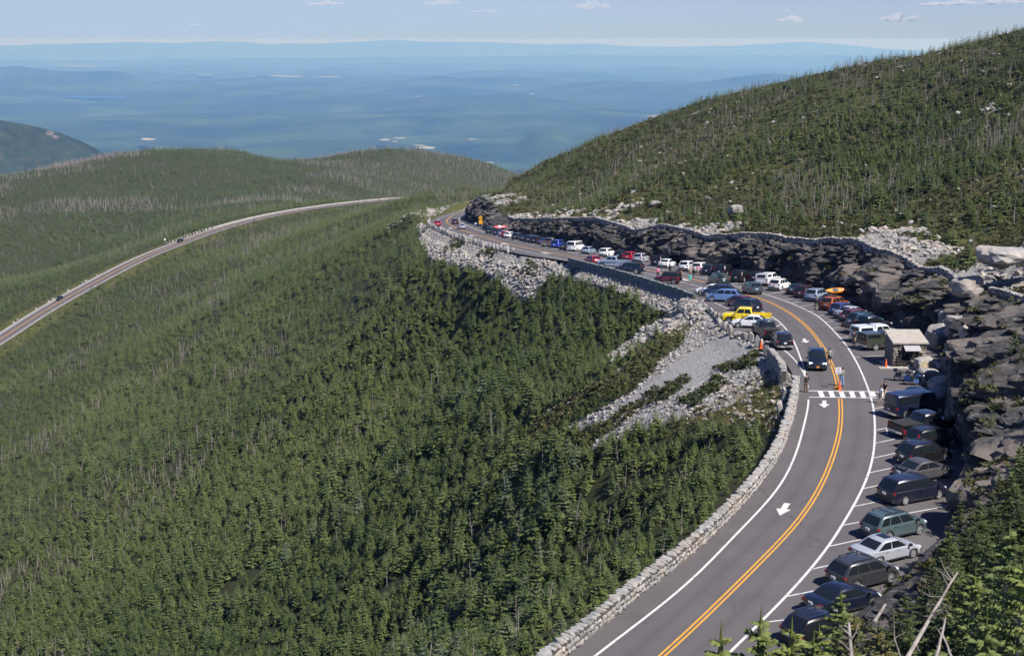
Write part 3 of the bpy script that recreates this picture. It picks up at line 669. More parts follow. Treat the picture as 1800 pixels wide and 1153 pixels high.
def patch(name, pts, m, up=14):
    V = []
    for x, y in pts:
        r = ray(x, y); d = (BASE+up+60-CAMZ)/r[2]; V.append((r[0]*d, r[1]*d, BASE+up+60))
    tag(link(name, MB().add(V, [tuple(range(len(V)))]).mesh(name), M[m]), kind='structure')
patch('lake', [(78,170),(110,171),(150,174),(215,174),(222,169),(205,166),(178,164),(165,167),(120,167)], 'lake', 25)
for k_, (a, b, y, h) in enumerate([(243,276,245,5),(728,770,260,5),(726,750,256,2),(665,688,246,3),(690,715,243,2.4),(688,700,249,2),(340,384,133,1.5),(418,545,134.5,2.4),(548,605,135.5,1.5),(92,190,116.5,1.6),(1130,1190,204,3),(850,870,286,2),(930,940,166,2),(730,742,170,1.5),(895,915,150,1.4),(905,916,186,2.5),(1025,1040,163,1.2),(820,840,245,1.8),(480,498,129,1)]):
    n_ = 12; P_ = []
    for i in range(n_):
        t_ = 2*math.pi*i/n_; P_.append(((a+b)/2+(b-a)/2*math.cos(t_)*(.7+.3*random.random()), y+h/2*math.sin(t_)*(.6+.6*random.random())))
    patch('pale_field', P_[::-1], 'field', 90)
# air
hz_ = MB(); hz_.box((0, 46000, (52-1190)/2), (132000, 100000, 52+1190)); hazeo = link('haze', hz_.mesh('haze'))
M['haze'] = bpy.data.materials.new('haze_air'); M['haze'].use_nodes = True; hn = M['haze'].node_tree; hn.nodes.remove(hn.nodes['Principled BSDF'])
pv = hn.nodes.new('ShaderNodeVolumePrincipled'); pv.inputs['Color'].default_value = (.21, .45, 1.0, 1); pv.inputs['Density'].default_value = 4.4e-5; pv.inputs['Absorption Color'].default_value = (1, 1, 1, 1); pv.inputs['Anisotropy'].default_value = 0.12
hn.links.new(pv.outputs[0], hn.nodes['Material Output'].inputs['Volume']); hazeo.data.materials.append(M['haze']); tag(hazeo, kind='stuff')
# ------------------------------------------------------------------ trees
def leaf_mat(name, lo, hi, tcol=(.095, .118, .036)):
    m = mat(name, hi, .65, spec=.25); t = NT(m); b = t.b
    tv = t.attr('tint', 'INSTANCER').outputs['Fac']; oi = t.new('ShaderNodeObjectInfo').outputs['Random']
    n = t.noise(2.2, 2, .5, t.pos())
    c = t.mix(n, lo, hi)
    c = t.mix(t.math('MULTIPLY', oi, .6), c, tuple(v*f for v, f in zip(hi, (1.45, 1.2, .85))))
    c = t.mix(t.math('MULTIPLY', t.math('GREATER_THAN', tv, .001), tv), c, tcol)
    t.color(c)
    b.inputs['Subsurface Weight'].default_value = 0
    return m
M['needles'] = leaf_mat('fir_needles', (.020, .036, .013), (.072, .106, .034))
M['needles_blue'] = leaf_mat('blue_fir_needles', (.036, .060, .036), (.085, .115, .065))
M['needles_near'] = leaf_mat('near_fir_needles', (.022, .038, .012), (.058, .080, .024))
M['bark'] = mat('bark', (.16, .13, .11), .9); t = NT(M['bark']); t.color(t.ramp(t.noise(6, 4, .6, t.pos()), [(.3, (.09, .075, .065)), (.7, (.24, .21, .19))]))
M['deadwood'] = mat('dead_wood', (.26, .23, .21), .9); t = NT(M['deadwood']); t.color(t.ramp(t.noise(3, 4, .6, t.pos()), [(.3, (.15, .125, .105)), (.7, (.36, .32, .285))]))

def fir_crown(seed, H=1.0, lv=9, br=7, wid=.36, sprig=3, base=.10, lean=.0, fuzz=130):
    r = random.Random(seed); mb = MB()
    for i in range(lv):
        f = i/(lv-1.0); z = H*(base+(.93-base)*f); L = wid*H*((1-f)**.85*.95+.07)*(r.uniform(.8, 1.15))
        n = max(4, int(br*(1-f*.45))); a0 = r.uniform(0, 6.28)
        for k_ in range(n):
            a = a0+6.283*k_/n+r.uniform(-.25, .25); l = L*r.uniform(.65, 1.2); ca, sa = math.cos(a), math.sin(a)
            dz = -l*(.38-.5*f)*r.uniform(.6, 1.3); w = l*.36*r.uniform(.6, 1.15); lx = lean*f*H
            def P(u, v, h): return (lx+ca*u-sa*v, sa*u+ca*v, z+h)
            up = l*.10
            # drooping branch: a ridge with toothed sides
            V = [P(0, 0, up*.6), P(l*.5, 0, dz*.45+up), P(l, 0, dz+up*.8), P(l*.30, w*.8, dz*.35-up*.5), P(l*.62, w*.55, dz*.7-up*.2), P(l*.30, -w*.8, dz*.35-up*.5), P(l*.62, -w*.55, dz*.7-up*.2), P(l*.55, w*.95, dz*.55-up), P(l*.55, -w*.95, dz*.55-up)]
            mb.add(V, [(0, 3, 1), (1, 7, 2) if sprig > 2 else (1, 4, 2), (0, 1, 5), (1, 2, 8) if sprig > 2 else (1, 2, 6)] + ([(3, 7, 1), (5, 1, 8)] if sprig > 1 else []))
    for q in range(fuzz):
        f = r.random()**1.25*.96; a = r.uniform(0, 6.28); z = H*(base+(.95-base)*f); R = wid*H*((1-f)**.85*.95+.05)*r.uniform(.55, 1.05); s_ = H*r.uniform(.035, .075)*(1.25-f*.7)
        x, y = lean*f*H+R*math.cos(a), R*math.sin(a); b = a+r.uniform(-.9, .9); tz_ = r.uniform(-.7, .35)
        mb.add([(x-math.sin(b)*s_*.6, y+math.cos(b)*s_*.6, z), (x+math.sin(b)*s_*.6, y-math.cos(b)*s_*.6, z+s_*r.uniform(-.3, .3)), (x+math.cos(b)*s_*1.3, y+math.sin(b)*s_*1.3, z+tz_*s_)], [(0, 1, 2)])
    lx = lean*H
    for k_ in range(4):
        a = k_*1.57; mb.add([(lx, 0, H*1.02), (lx+.03*H*math.cos(a), .03*H*math.sin(a), H*.9), (lx+.03*H*math.cos(a+1.5), .03*H*math.sin(a+1.5), H*.9)], [(0, 1, 2)])
    return mb
def trunk_mb(H=1.0, r=.03, lean=0., n=5, mi=0, top=.9): return MB().cyl((0, 0, -.12*H), (lean*top*H, 0, top*H), r*H, r*H*.25, n, mi)
def dead_mb(seed, nb=9, mi=0):
    r = random.Random(seed); lean = r.uniform(-.10, .10); ly = r.uniform(-.1, .1); mb = MB()
    mb.cyl((0, 0, -.1), (lean, ly, 1), .022, .006, 5, mi)
    for i in range(nb):
        f = r.uniform(.25, .95); a = r.uniform(0, 6.28); l = .22*(1.1-f)*r.uniform(.5, 1.3)
        mb.cyl((lean*f, ly*f, f), (lean*f+l*math.cos(a), ly*f+l*math.sin(a), f+l*r.uniform(-.35, .5)), .008, .003, 3, mi, cap=False)
    return mb
FIRS = []   # variants: (crown mesh, trunk mesh, joined mesh)
for v in range(7):
    cw = fir_crown(100+v, lv=[9, 8, 10, 8, 9, 8, 9][v], br=[8, 9, 7, 9, 8, 7, 8][v], wid=[.34, .40, .30, .44, .36, .38, .32][v], lean=[0, .04, -.03, .08, 0, -.06, .02][v])
    tk = trunk_mb()
    jn = MB(); jn.add(cw.v, cw.f, 0); jn.add(tk.v, tk.f, 1)
    FIRS.append((cw.mesh('fir_crown'), tk.mesh('fir_trunk'), jn.mesh('fir_tree')))
FARF = []
for v in range(4):
    cw = fir_crown(200+v, lv=6, br=6, wid=.40, sprig=1, fuzz=36); tk = trunk_mb(n=3); jn = MB(); jn.add(cw.v, cw.f, 0); jn.add(tk.v, tk.f, 1); FARF.append(jn.mesh('fir_tree_small'))
DEAD = [dead_mb(300+v, 16 if v < 5 else 8).mesh('dead_tree') for v in range(7)]
hid = bpy.data.collections.new('instance_sources')     # source meshes for the masses
def src(name, me, mats):
    o = bpy.data.objects.new(name, me); hid.objects.link(o)
    if len(me.materials) == 0:
        for m_ in mats: me.materials.append(m_)
    return o
def mass(name, pts, rot, scl, idx, tint, meshes, label=None, cat=None):
    """one object that repeats the given source meshes at the given points (real instances on real ground)"""
    c = bpy.data.collections.new(name+'_sources')
    for k_, o in enumerate(meshes): c.objects.link(o)
    me = bpy.data.meshes.new(name); n = len(pts)
    me.vertices.add(n); me.vertices.foreach_set('co', np.asarray(pts, np.float32).ravel())
    for nm, ty, arr in (('irot', 'FLOAT_VECTOR', rot), ('iscl', 'FLOAT_VECTOR', scl)):
        a = me.attributes.new(nm, ty, 'POINT'); a.data.foreach_set('vector', np.asarray(arr, np.float32).ravel())
    a = me.attributes.new('iidx', 'INT', 'POINT'); a.data.foreach_set('value', np.asarray(idx, np.int32))
    a = me.attributes.new('tint', 'FLOAT', 'POINT'); a.data.foreach_set('value', np.asarray(tint, np.float32))
    o = bpy.data.objects.new(name, me); COL.objects.link(o)
    g = bpy.data.node_groups.new(name, 'GeometryNodeTree'); g.interface.new_socket('Geometry', in_out='INPUT', socket_type='NodeSocketGeometry'); g.interface.new_socket('Geometry', in_out='OUTPUT', socket_type='NodeSocketGeometry')
    gi = g.nodes.new('NodeGroupInput'); go = g.nodes.new('NodeGroupOutput'); ip = g.nodes.new('GeometryNodeInstanceOnPoints'); ci = g.nodes.new('GeometryNodeCollectionInfo')
    ci.inputs['Collection'].default_value = c; ci.inputs['Separate Children'].default_value = True; ci.inputs['Reset Children'].default_value = True
    def na(nm, ty):
        q = g.nodes.new('GeometryNodeInputNamedAttribute'); q.data_type = ty; q.inputs['Name'].default_value = nm; return q.outputs['Attribute']
    g.links.new(gi.outputs[0], ip.inputs['Points']); g.links.new(ci.outputs[0], ip.inputs['Instance']); ip.inputs['Pick Instance'].default_value = True
    g.links.new(na('iidx', 'INT'), ip.inputs['Instance Index']); g.links.new(na('irot', 'FLOAT_VECTOR'), ip.inputs['Rotation']); g.links.new(na('iscl', 'FLOAT_VECTOR'), ip.inputs['Scale'])
    g.links.new(ip.outputs[0], go.inputs[0])
    md = o.modifiers.new('instances', 'NODES'); md.node_group = g
    tag(o, label, cat, kind='stuff'); return o

# candidate stands, world spacing grows with distance
def stand(r0, r1, a0, a1, sp, seed, jit=.48):
    rg = np.random.RandomState(seed); xs, ys = [], []
    y0, y1 = r0*math.cos(R_(max(abs(a0), abs(a1))))*.98, r1; x0, x1 = math.sin(R_(a0))*r1, math.sin(R_(a1))*r1
    gx_, gy_ = np.meshgrid(np.arange(x0, x1, sp), np.arange(y0, y1, sp), indexing='ij')
    gx_ = gx_+rg.uniform(-jit, jit, gx_.shape)*sp; gy_ = gy_+rg.uniform(-jit, jit, gy_.shape)*sp
    gx_, gy_ = gx_.ravel(), gy_.ravel(); r = np.hypot(gx_, gy_); a = np.degrees(np.arctan2(gx_, gy_))
    k_ = (r >= r0) & (r < r1) & (a >= a0) & (a < a1); return gx_[k_], gy_[k_]
CX_, CY_ = [], []; KIND = []
TREES = dict(x=[], y=[], h=[], dead=[], tint=[], zone=[])
def add_stand(x, y, h, dead, tint, zone_):
    for k_, v_ in zip(('x', 'y', 'h', 'dead', 'tint', 'zone'), (x, y, h, dead, tint, np.full(len(x), zone_))): TREES[k_].append(v_)
LR2 = LR[::3]
for (r0, r1, a0, a1, sp, z_) in ((48, 200, -21.5, 12.5, 1.15, 0), (200, 300, -21.5, 12.5, 1.45, 0), (300, 560, -21.5, 4, 1.95, 0), (560, 930, -22, 2, 2.8, 0), (930, 1950, -22, 1, 4.8, 1), (95, 300, 3, 23.5, 1.3, 2), (300, 620, -3, 24, 1.7, 2)):
    x, y = stand(r0, r1, a0, a1, sp, int(r0)+z_)
    z = hgt(x, y); qx, qy = proj(np.stack([x, y, z], 1))
    ok = (qx > -90) & (qx < 1890) & (qy < 1330)
    x, y, z, qx, qy = x[ok], y[ok], z[ok], qx[ok], qy[ok]
    r = np.hypot(x, y); rs = np.random.RandomState(int(r0)+7); u = rs.rand(len(x)); u2 = rs.rand(len(x)); hn_ = rs.rand(len(x))
    nearm = r < 640; da = np.full(len(x), 999.); de = da.copy(); dt = da.copy()
    da[nearm] = -linedist(x[nearm], y[nearm], AL[::3]); de[nearm] = linedist(x[nearm], y[nearm], EL[::3]); dt[nearm] = linedist(x[nearm], y[nearm], TL[::3])
    ins = inpoly(x, y, cor[::2].tolist())
    if z_ < 2:
        ok = ~ins & ((np.abs(da) < np.abs(de)) | (r > 400) ) & ((dt < 0) | (r > 640) | (np.abs(da) < np.abs(de)))
        ok &= (np.abs(da) > np.where(y < 176, 2.0, 2.6))
        sc = zone(SCREE, qx, qy, x, y) & (r < 450); gr_ = zone(GRASS, qx, qy, x, y) & (r < 250); lv = zone(LOWVEG, qx, qy, x, y) & (r < 450)
        ok &= ~sc & ~(gr_ & (u > .05)) & ~((da < 12) & (y > 440) & (y < 560) & (np.abs(da) < 25) & (u > .35) & (qx > 748))
        ok &= ~((fbm(x/7, y/7, o=3, seed=161) > .42) & (u < .8))
        if r1 > 600:
            dl = np.full(len(x), 99.); kk = (r > 480) & (r < 1000)
            dl[kk] = linedist(x[kk], y[kk], LR2); ok &= ~((dl > -9.5) & (dl < 6.0))
            ok &= ~((r > 1450) & (qy > 330) & False)
        n_ = fbm(x/30, y/30, o=4, seed=111)
        hgt_ = np.where(r < 200, 1.95, np.where(r < 560, 2.4, 2.8))*(.5+.95*hn_**1.6)*(1+.55*n_)
        hgt_ = np.where(z_ == 1, hgt_*1.3, hgt_)
        hgt_ = np.where((r < 260) & (np.abs(da) < 20), hgt_*.66, hgt_)
        hgt_ = np.where(lv, .9*(.7+.6*hn_), hgt_)
        dp = fbm(x/26, y/42, o=4, seed=121) if z_ == 0 else fbm((x+.3*y)/150, y/85, o=4, seed=121)
        pd = np.where(z_ == 0, .03+.55*sm(.16, .42, dp)*sm(80, 220, r), .05+.9*sm(.10, .26, dp))
        dead = (u2 < pd) & ~lv
        tint = np.clip(fbm(x/40, y/55, o=4, seed=131)*1.8+.15+.35*(hn_-.5), 0, .9)*np.where(r < 900, 1, .35)
    else:
        ok = ~ins & (dt > 1.8) & (r < 640)
        n_ = fbm(x/22, y/22, o=4, seed=112); n1_ = fbm(x/14, y/14, o=4, seed=51)
        closef = np.clip(1-dt/34, 0, 1)
        rocky = (n1_+.5*fbm(x/3, y/3, o=2, seed=52)-sm(0, 18, dt)*.75+.25 > .32)
        n4_ = fbm(x/26, y/26, o=3, seed=61); pass
        dens = np.clip(.92-closef*.72+n_*1.1, .04, 1)
        ok &= (u < dens) & ~(rocky & (u2 > .05))
        hgt_ = (2.0*(.45+.95*hn_**1.5)*(1+.4*n_))*np.where(r < 175, 1.1, 1.0)
        pd = .15+.5*sm(.0, .28, fbm(x/18, y/18, o=3, seed=141))
        dead = rs.rand(len(x)) < pd*np.where(r < 175, .35, 1)
        tint = np.clip(fbm(x/30, y/30, o=3, seed=151)*1.3+.25*(hn_-.3), 0, .9)
    x, y, hgt_, dead, tint = x[ok], y[ok], hgt_[ok], dead[ok], tint[ok]
    add_stand(x, y, hgt_, dead, tint, z_)
T_ = {k_: np.concatenate(v_) for k_, v_ in TREES.items()}
T_['z'] = hgt(T_['x'], T_['y'])
dist = np.sqrt(T_['x']**2+T_['y']**2+(CAMZ-T_['z'])**2); szp = T_['h']/dist
qx, qy = proj(np.stack([T_['x'], T_['y'], T_['z']+T_['h']*.6], 1))
rowj = (qy/9).astype(int)
inview = (qx > -10) & (qx < 1810) & (qy < 1165)
# trees standing behind the wall's sight line are still in view at their tops; keep all. Largest 300 of each sort stand alone
def pick(mask):
    i = np.where(mask & inview)[0]; return i[np.argsort(-szp[i])[:300]]
iL, iD_ = pick(~T_['dead']), pick(T_['dead'])
rest = np.ones(len(dist), bool); rest[iL] = False; rest[iD_] = False
rs = np.random.RandomState(5); yaw = rs.rand(len(dist))*6.283; vi = rs.randint(0, 7, len(dist)); wf = rs.uniform(.85, 1.35, len(dist))
if True:
    blue = rs.rand(len(dist)) < .16
    for (nm, mk, ms, nn) in (('fir_forest', rest & ~T_['dead'] & (dist < 340), [src('fir_a%d' % q, FIRS[q][2], [M['needles'], M['bark']]) for q in range(7)], 7),
                         ('fir_forest', rest & ~T_['dead'] & (dist >= 340), [src('fir_f%d' % q, FARF[q], [M['needles'], M['bark']]) for q in range(4)], 4),
                         ('dead_forest', rest & T_['dead'], [src('dead_%d' % q, DEAD[q], [M['deadwood']]) for q in range(7)], 7)):
        i = np.where(mk)[0]; h_ = T_['h'][i]*(1.15 if 'dead' in nm else 1.0); w_ = h_*wf[i]*(1.0 if 'dead' not in nm else .9)
        tl = rs.uniform(-.09, .09, (len(i), 2))*(2.0 if 'dead' in nm else 1)
        mass(nm, np.stack([T_['x'][i], T_['y'][i], T_['z'][i]-.05], 1), np.c_[tl, yaw[i]], np.stack([w_*np.where((T_['zone'][i] == 1) & T_['dead'][i], 2.0, 1), w_*np.where((T_['zone'][i] == 1) & T_['dead'][i], 2.0, 1), h_], 1), vi[i] % nn, T_['tint'][i], ms,
             'dense fir forest of dark green crowns covering the slopes' if 'fir' in nm else 'bare grey dead trees scattered through the fir forest', 'forest')
def cls(v, cuts, names):
    for c_, n_ in zip(cuts, names):
        if v < c_: return n_
    return names[-1]
def where_(i, x_, y_):
    zn = int(T_['zone'][i])
    if zn == 2:
        return cls(x_, (1000, 1200, 1400, 1600, 1700), ('on the slope end above the far bend', 'above the far parked row', 'above the middle of the rock cut', 'above the cars by the kayak', 'above the stone hut', 'at the right photo edge'))
    a = cls(x_, (250, 500, 750, 900, 1050, 1200, 1320), ('far left', 'left', 'left of centre', 'well off the wall', 'off the wall', 'near the wall', 'close under the wall', 'tucked under the wall bend'))
    b = cls(y_, (500, 620, 740, 820, 900, 980, 1060), ('near the parapet rubble', 'level with the yellow pickup', 'level with the crosswalk', 'under the scree tips', 'level with the painted arrow', 'in the lower forest', 'near the photo foot', 'at the photo foot'))
    return b+', '+a
for n_, i in enumerate(iL):
    v = int(vi[i]); h_ = float(T_['h'][i]); w_ = h_*float(wf[i]); zn = int(T_['zone'][i])
    e = empty('fir_tree', (float(T_['x'][i]), float(T_['y'][i]), float(T_['z'][i])-.05), (0, 0, float(yaw[i]))); e.scale = (w_, w_, h_)
    lab = cls(h_, (2.2, 2.8), ('short', 'middling', 'tall'))+' '+cls(wf[i], (1.0, 1.18), ('narrow', 'full', 'broad'))+(' blue green' if blue[i] else ' dark green')+' fir '+where_(i, qx[i], qy[i])
    tag(e, lab, 'fir tree', 'firs in the stand below the stone wall' if zn == 0 else 'firs on the slope above the rock cut')
    link('crown', FIRS[v][0], M['needles_blue'] if blue[i] else M['needles'], e); link('trunk', FIRS[v][1], M['bark'], e)
for i in iD_:
    v = int(vi[i]); h_ = float(T_['h'][i])*1.15; zn = int(T_['zone'][i]); rx = float(rs.uniform(-.12, .12)); ry = float(rs.uniform(-.12, .12))
    o = link('dead_tree', DEAD[v], M['deadwood'], None, (float(T_['x'][i]), float(T_['y'][i]), float(T_['z'][i])-.05)); o.rotation_euler = (rx, ry, float(yaw[i])); o.scale = (h_*.9, h_*.9, h_)
    lab = cls(h_, (2.4, 3.0), ('short', 'middling', 'tall'))+' bare grey '+('leaning ' if max(abs(rx), abs(ry)) > .09 else '')+'dead tree '+where_(i, qx[i], qy[i])
    tag(o, lab, 'dead tree', 'dead trees below the road' if zn < 2 else 'dead trees above the rock cut')
# ------------------------------------------------------------------ stones
def hull_mesh(name, seed, n=16, d=(1, 1, 1), box=.75):
    r = random.Random(seed); bm = bmesh.new()
    for _ in range(n):
        v = [r.gauss(0, 1) for _ in range(3)]; l = max(abs(q) for q in v)*box+math.sqrt(sum(q*q for q in v))*(1-box); k_ = r.uniform(.84, 1.05)
        bm.verts.new([q/l*.5*k_*dd for q, dd in zip(v, d)])
    g = bmesh.ops.convex_hull(bm, input=bm.verts); bmesh.ops.delete(bm, geom=list({e for e in g['geom_interior']+g['geom_unused'] if isinstance(e, bmesh.types.BMVert)}), context='VERTS')
    me = bpy.data.meshes.new(name); bm.to_mesh(me); bm.free(); return me
STONE = [hull_mesh('stone', 400+q, 20, box=.85) for q in range(8)]          # squarish wall stones
ROCKS = [hull_mesh('rock', 420+q, 15, (1, .8, .6), .5) for q in range(8)]   # tumbled rocks
SLABS = [hull_mesh('guard_stone', 440+q, 18, box=.8) for q in range(6)]
for q in ROCKS: q.materials.append(M['rock'])
def scatter_rocks():
    xs, ys, ss = [], [], []
    def region(polys, n, s0, s1, rmin, rmax, az0, az1, f=None, pw=2.2):
        rg = np.random.RandomState(n); a = R_(1)*rg.uniform(az0, az1, n*30); r = np.sqrt(rg.uniform(rmin**2, rmax**2, n*30)); x, y = np.sin(a)*r, np.cos(a)*r
        qx, qy = proj(np.stack([x, y, hgt(x, y)], 1)); k_ = np.zeros(len(x), bool)
        if polys is not None:
            k_ = zone(polys, qx, qy, x, y)
        else: k_[:] = True
        x, y = x[k_], y[k_]; ins = inpoly(x, y, cor.tolist()) | ((y > 185) & (np.abs(linedist(x, y, AL[::3])) < .9)); x, y = x[~ins], y[~ins]
        if f is not None: g = f(x, y); x, y = x[g], y[g]
        x, y = x[:n], y[:n]; xs.append(x); ys.append(y); ss.append(s0+(s1-s0)*rg.rand(len(x))**pw)
    region([SCREE[0]], 4200, .3, 1.5, 250, 450, -6, 6); region([SCREE[1]], 5200, .3, 1.0, 165, 300, 0, 10); region([SCREE[2]], 5200, .08, .62, 120, 200, -1, 12.5, pw=3.4)
    region([SCREE[3]], 900, .3, 1.3, 140, 200, 2, 10); region([SCREE[4]], 250, .2, .6, 140, 200, 0, 8); region(GRASS, 350, .15, .7, 110, 200, 2, 13); region([LOWVEG[0], LOWVEG[1]], 60, .2, .6, 120, 200, 0, 9)
    def hill(x, y):
        dt = linedist(x, y, TL[::3]); n1_ = fbm(x/14, y/14, o=4, seed=51); n4_ = fbm(x/26, y/26, o=3, seed=61)
        return (dt > .5) & (dt < 200) & (((n1_+.5*fbm(x/3, y/3, o=2, seed=52)-sm(0, 18, dt)*.75+.25) > .33) | (hash3(np.floor(x*7), np.floor(y*7), x*0, 4) < .012))
    region(None, 3200, .25, 1.7, 95, 420, -2, 21, hill, pw=3.6)
    region(None, 420, .5, 2.6, 445, 520, -5, 0, lambda x, y: (np.abs(linedist(x, y, AL[::3])) > 3) & (np.abs(linedist(x, y, AL[::3])) < 20) & (linedist(x, y, AL[::3]) < 0), pw=1.5)
    xs, ys, ss = np.concatenate(xs), np.concatenate(ys), np.concatenate(ss); dk = np.abs(linedist(xs, ys, AL[::3])); gq, gw = proj(np.stack([xs, ys, hgt(xs, ys)], 1)); ss = np.where(zone(GRAVEL, gq, gw, xs, ys), np.minimum(ss, .13+.1*ss), ss); ss = np.where((dk < 3) & (ys > 262), np.minimum(ss, .45), np.minimum(ss, np.where(ys < 262, .95, 1.3)))
    return xs, ys, ss
rx_, ry_, rsz = scatter_rocks(); rz_ = hgt(rx_, ry_)
rg = np.random.RandomState(77); rdist = np.sqrt(rx_**2+ry_**2+(CAMZ-rz_)**2); big = np.argsort(-rsz/rdist)[:300]; rest = np.ones(len(rx_), bool); rest[big] = False
rrot = np.c_[rg.uniform(-.5, .5, (len(rx_), 2)), rg.uniform(0, 6.28, len(rx_))]; rv_ = rg.randint(0, 8, len(rx_)); rscl = rsz[:, None]*rg.uniform(.7, 1.3, (len(rx_), 3))
i = np.where(rest)[0]
mass('loose_rocks', np.stack([rx_, ry_, rz_+rsz*.12], 1)[i], rrot[i], rscl[i], rv_[i], rg.rand(len(i)), [src('rock_%d' % q, ROCKS[q], []) for q in range(8)], 'tumbled grey rocks covering the scree and the slopes', 'rocks')
bx_, by_ = proj(np.stack([rx_, ry_, rz_], 1))
def rwhere(x, y, X_, Y__):
    if Y__ > 430: return 'beside the far bend of the road'
    if inpoly(np.array([X_]), np.array([Y__]), cor.tolist())[0]: return 'by the road'
    if linedist(np.array([X_]), np.array([Y__]), YL[::4])[0] > 0:
        return cls(x, (930, 1030, 1130, 1230, 1330, 1430, 1530, 1640), ('above the far bend', 'above the royal blue minivan', 'above the white passenger van', 'above the bright white sedan', 'above the dark green van', 'above the bicycle', 'above the orange kayak', 'above the stone hut', 'at the right photo edge'))+cls(y, (250, 330, 380), (', near the skyline', ', halfway up the slope', ', above the rock cut', ', at the cut rim'))
    if Y__ > 245: return 'on the scree under the far guard stones'
    if Y__ > 182: return 'in the rubble '+cls(x, (1050, 1110, 1160, 1200), ('below the left end of the parapet', 'below the silver blue pickup', 'below the long navy SUV', 'below the wine red jeep', 'below the white sedan'))+cls(y, (510, 525, 540), (', top course', ', upper part', ', lower part', ', foot'))
    if y < 580: return 'on scree below the '+cls(x, (1150, 1185, 1215, 1240), ('last parapet rubble', 'parapet corner', 'white sedan', 'light blue SUV', 'burgundy hatchback'))+cls(y, (556, 568), (', up by the kerb', ', midway', ', lower down'))
    return 'on scree '+cls(y, (580, 610, 640, 670, 710), ('under the light blue SUV', 'under the yellow pickup', 'under the black pickup', 'level with the approaching SUV', 'level with the crosswalk', 'near its lower tips'))+' '+cls(x, (1120, 1200, 1280), ('at the outer side', 'midway out', 'near the guard stones', 'beside the wall'))
for i in big:
    s_ = float(rsz[i]); o = link('boulder', ROCKS[int(rv_[i])], M['rocktan'] if ry_[i] > 430 else M['rock'], None, (float(rx_[i]), float(ry_[i]), float(rz_[i])+s_*.12)); o.rotation_euler = tuple(map(float, rrot[i])); o.scale = tuple(map(float, rscl[i]))
    sh = rscl[i]; f_ = 'flat' if sh[2] < .85*min(sh[0], sh[1]) else ('long' if max(sh[:2]) > 1.35*min(sh[:2]) else 'blocky')
    tag(o, cls(s_, (.9, 1.5), ('small', 'middling', 'large'))+' '+f_+(' tan' if ry_[i] > 430 else ' grey')+' boulder '+rwhere(bx_[i], by_[i], float(rx_[i]), float(ry_[i])), 'boulder', 'boulders on the scree and the slopes')

# ------------------------------------------------------------------ stone walls
def stone_wall(name, P, label, cat, th=.62, ht=.82, cap=.55, face=.5, nparts=300, m='wallstone', corem='mortar', inner=-1, drop=.0, both=False, capjit=.10, zf=None, seed=1, rows=2, capw=None):
    """dry stone wall along P: a core, coping stones and face stones; the nearest stones are parts of their own"""
    rg = random.Random(seed); root = empty(name, tuple(map(float, P[0]))); tag(root, label, cat)
    n = normals2(P); o0 = Vector(root.location)
    V = []; q_ = th/2-.07
    for p, nn in zip(P, n):
        for s_, z_ in ((-1, -.3-drop), (-1, ht-.12), (1, ht-.12), (1, -.3-drop)): V.append((p[0]+nn[0]*q_*s_-o0.x, p[1]+nn[1]*q_*s_-o0.y, p[2]+z_-o0.z))
    Fc = []
    for i in range(len(P)-1):
        for k_ in range(3): Fc.append((4*i+k_, 4*i+k_+1, 4*i+k_+5, 4*i+k_+4))
    Fc += [(0, 3, 2, 1), tuple(4*(len(P)-1)+k_ for k_ in range(4))]
    link('core', MB().add(V, Fc).mesh('wall_core'), M[corem], root)
    d = np.r_[0, np.cumsum(np.linalg.norm(np.diff(P[:, :2], axis=0), axis=1))]
    st_ = []
    def run(off, z0, h_, l0, w_):
        s = 0
        while s < d[-1]:
            l = l0*rg.uniform(.65, 1.4); c_ = min(s+l/2, d[-1]); p = [np.interp(c_, d, P[:, k_]) for k_ in range(3)]; t_ = [np.interp(c_, d, n[:, k_]) for k_ in range(2)]
            ang = math.atan2(t_[0], -t_[1])
            st_.append((p[0]+t_[0]*off-o0.x, p[1]+t_[1]*off-o0.y, p[2]+z0+rg.uniform(-.02, .03)-o0.z, l*1.06, w_*rg.uniform(.85, 1.12), h_*rg.uniform(.8, 1.25), ang+rg.uniform(-.12, .12), math.hypot(p[0], p[1])))
            s += l
    run(0, ht-.10, .30, cap, (capw or th)*1.0)
    sides = (-1, 1) if both else (inner,)
    for sd in sides:
        for k_ in range(rows):
            h_ = (ht-.22)/rows; run(sd*(th/2-.10), h_*(k_+.5)-.02, h_*1.05, face, .26)
        if drop > .3:
            for k_ in range(int(drop/.35)): run(sd*(th/2-.10), -.35*(k_+.5), .36, face*1.1, .3)
    order = sorted(range(len(st_)), key=lambda q: st_[q][7]); ind = order[:nparts]; rs_ = order[nparts:]
    for q in ind:
        x, y, z, l, w_, h_, a, _ = st_[q]
        o = link('stone', STONE[rg.randrange(8)], M[m], root, (x, y, z)); o.scale = (l, w_, h_); o.rotation_euler = (rg.uniform(-.05, .05), rg.uniform(-.06, .06), a)
    if rs_:
        mb = MB(); tmp = [([tuple(v.co) for v in s_.vertices], [tuple(p.vertices) for p in s_.polygons]) for s_ in STONE]
        for q in rs_:
            x, y, z, l, w_, h_, a, _ = st_[q]; v_, f_ = tmp[rg.randrange(8)]; ca, sa = math.cos(a), math.sin(a)
            mb.add([(x+ca*vx*l-sa*vy*w_, y+sa*vx*l+ca*vy*w_, z+vz*h_) for vx, vy, vz in v_], f_)
        tag(link('stones', mb.mesh('wall_stones'), M[m], root), kind='stuff')
    return root
def sub(P, y0, y1): return P[(P[:, 1] >= y0) & (P[:, 1] <= y1)]
wn_ = -normals2(AL); AO = AL.copy(); AO[:, :2] += wn_*.34
W1 = AO[(AO[:, 1] > 52) & (np.cumsum(AO[:, 1] > 127.6) == 0)]
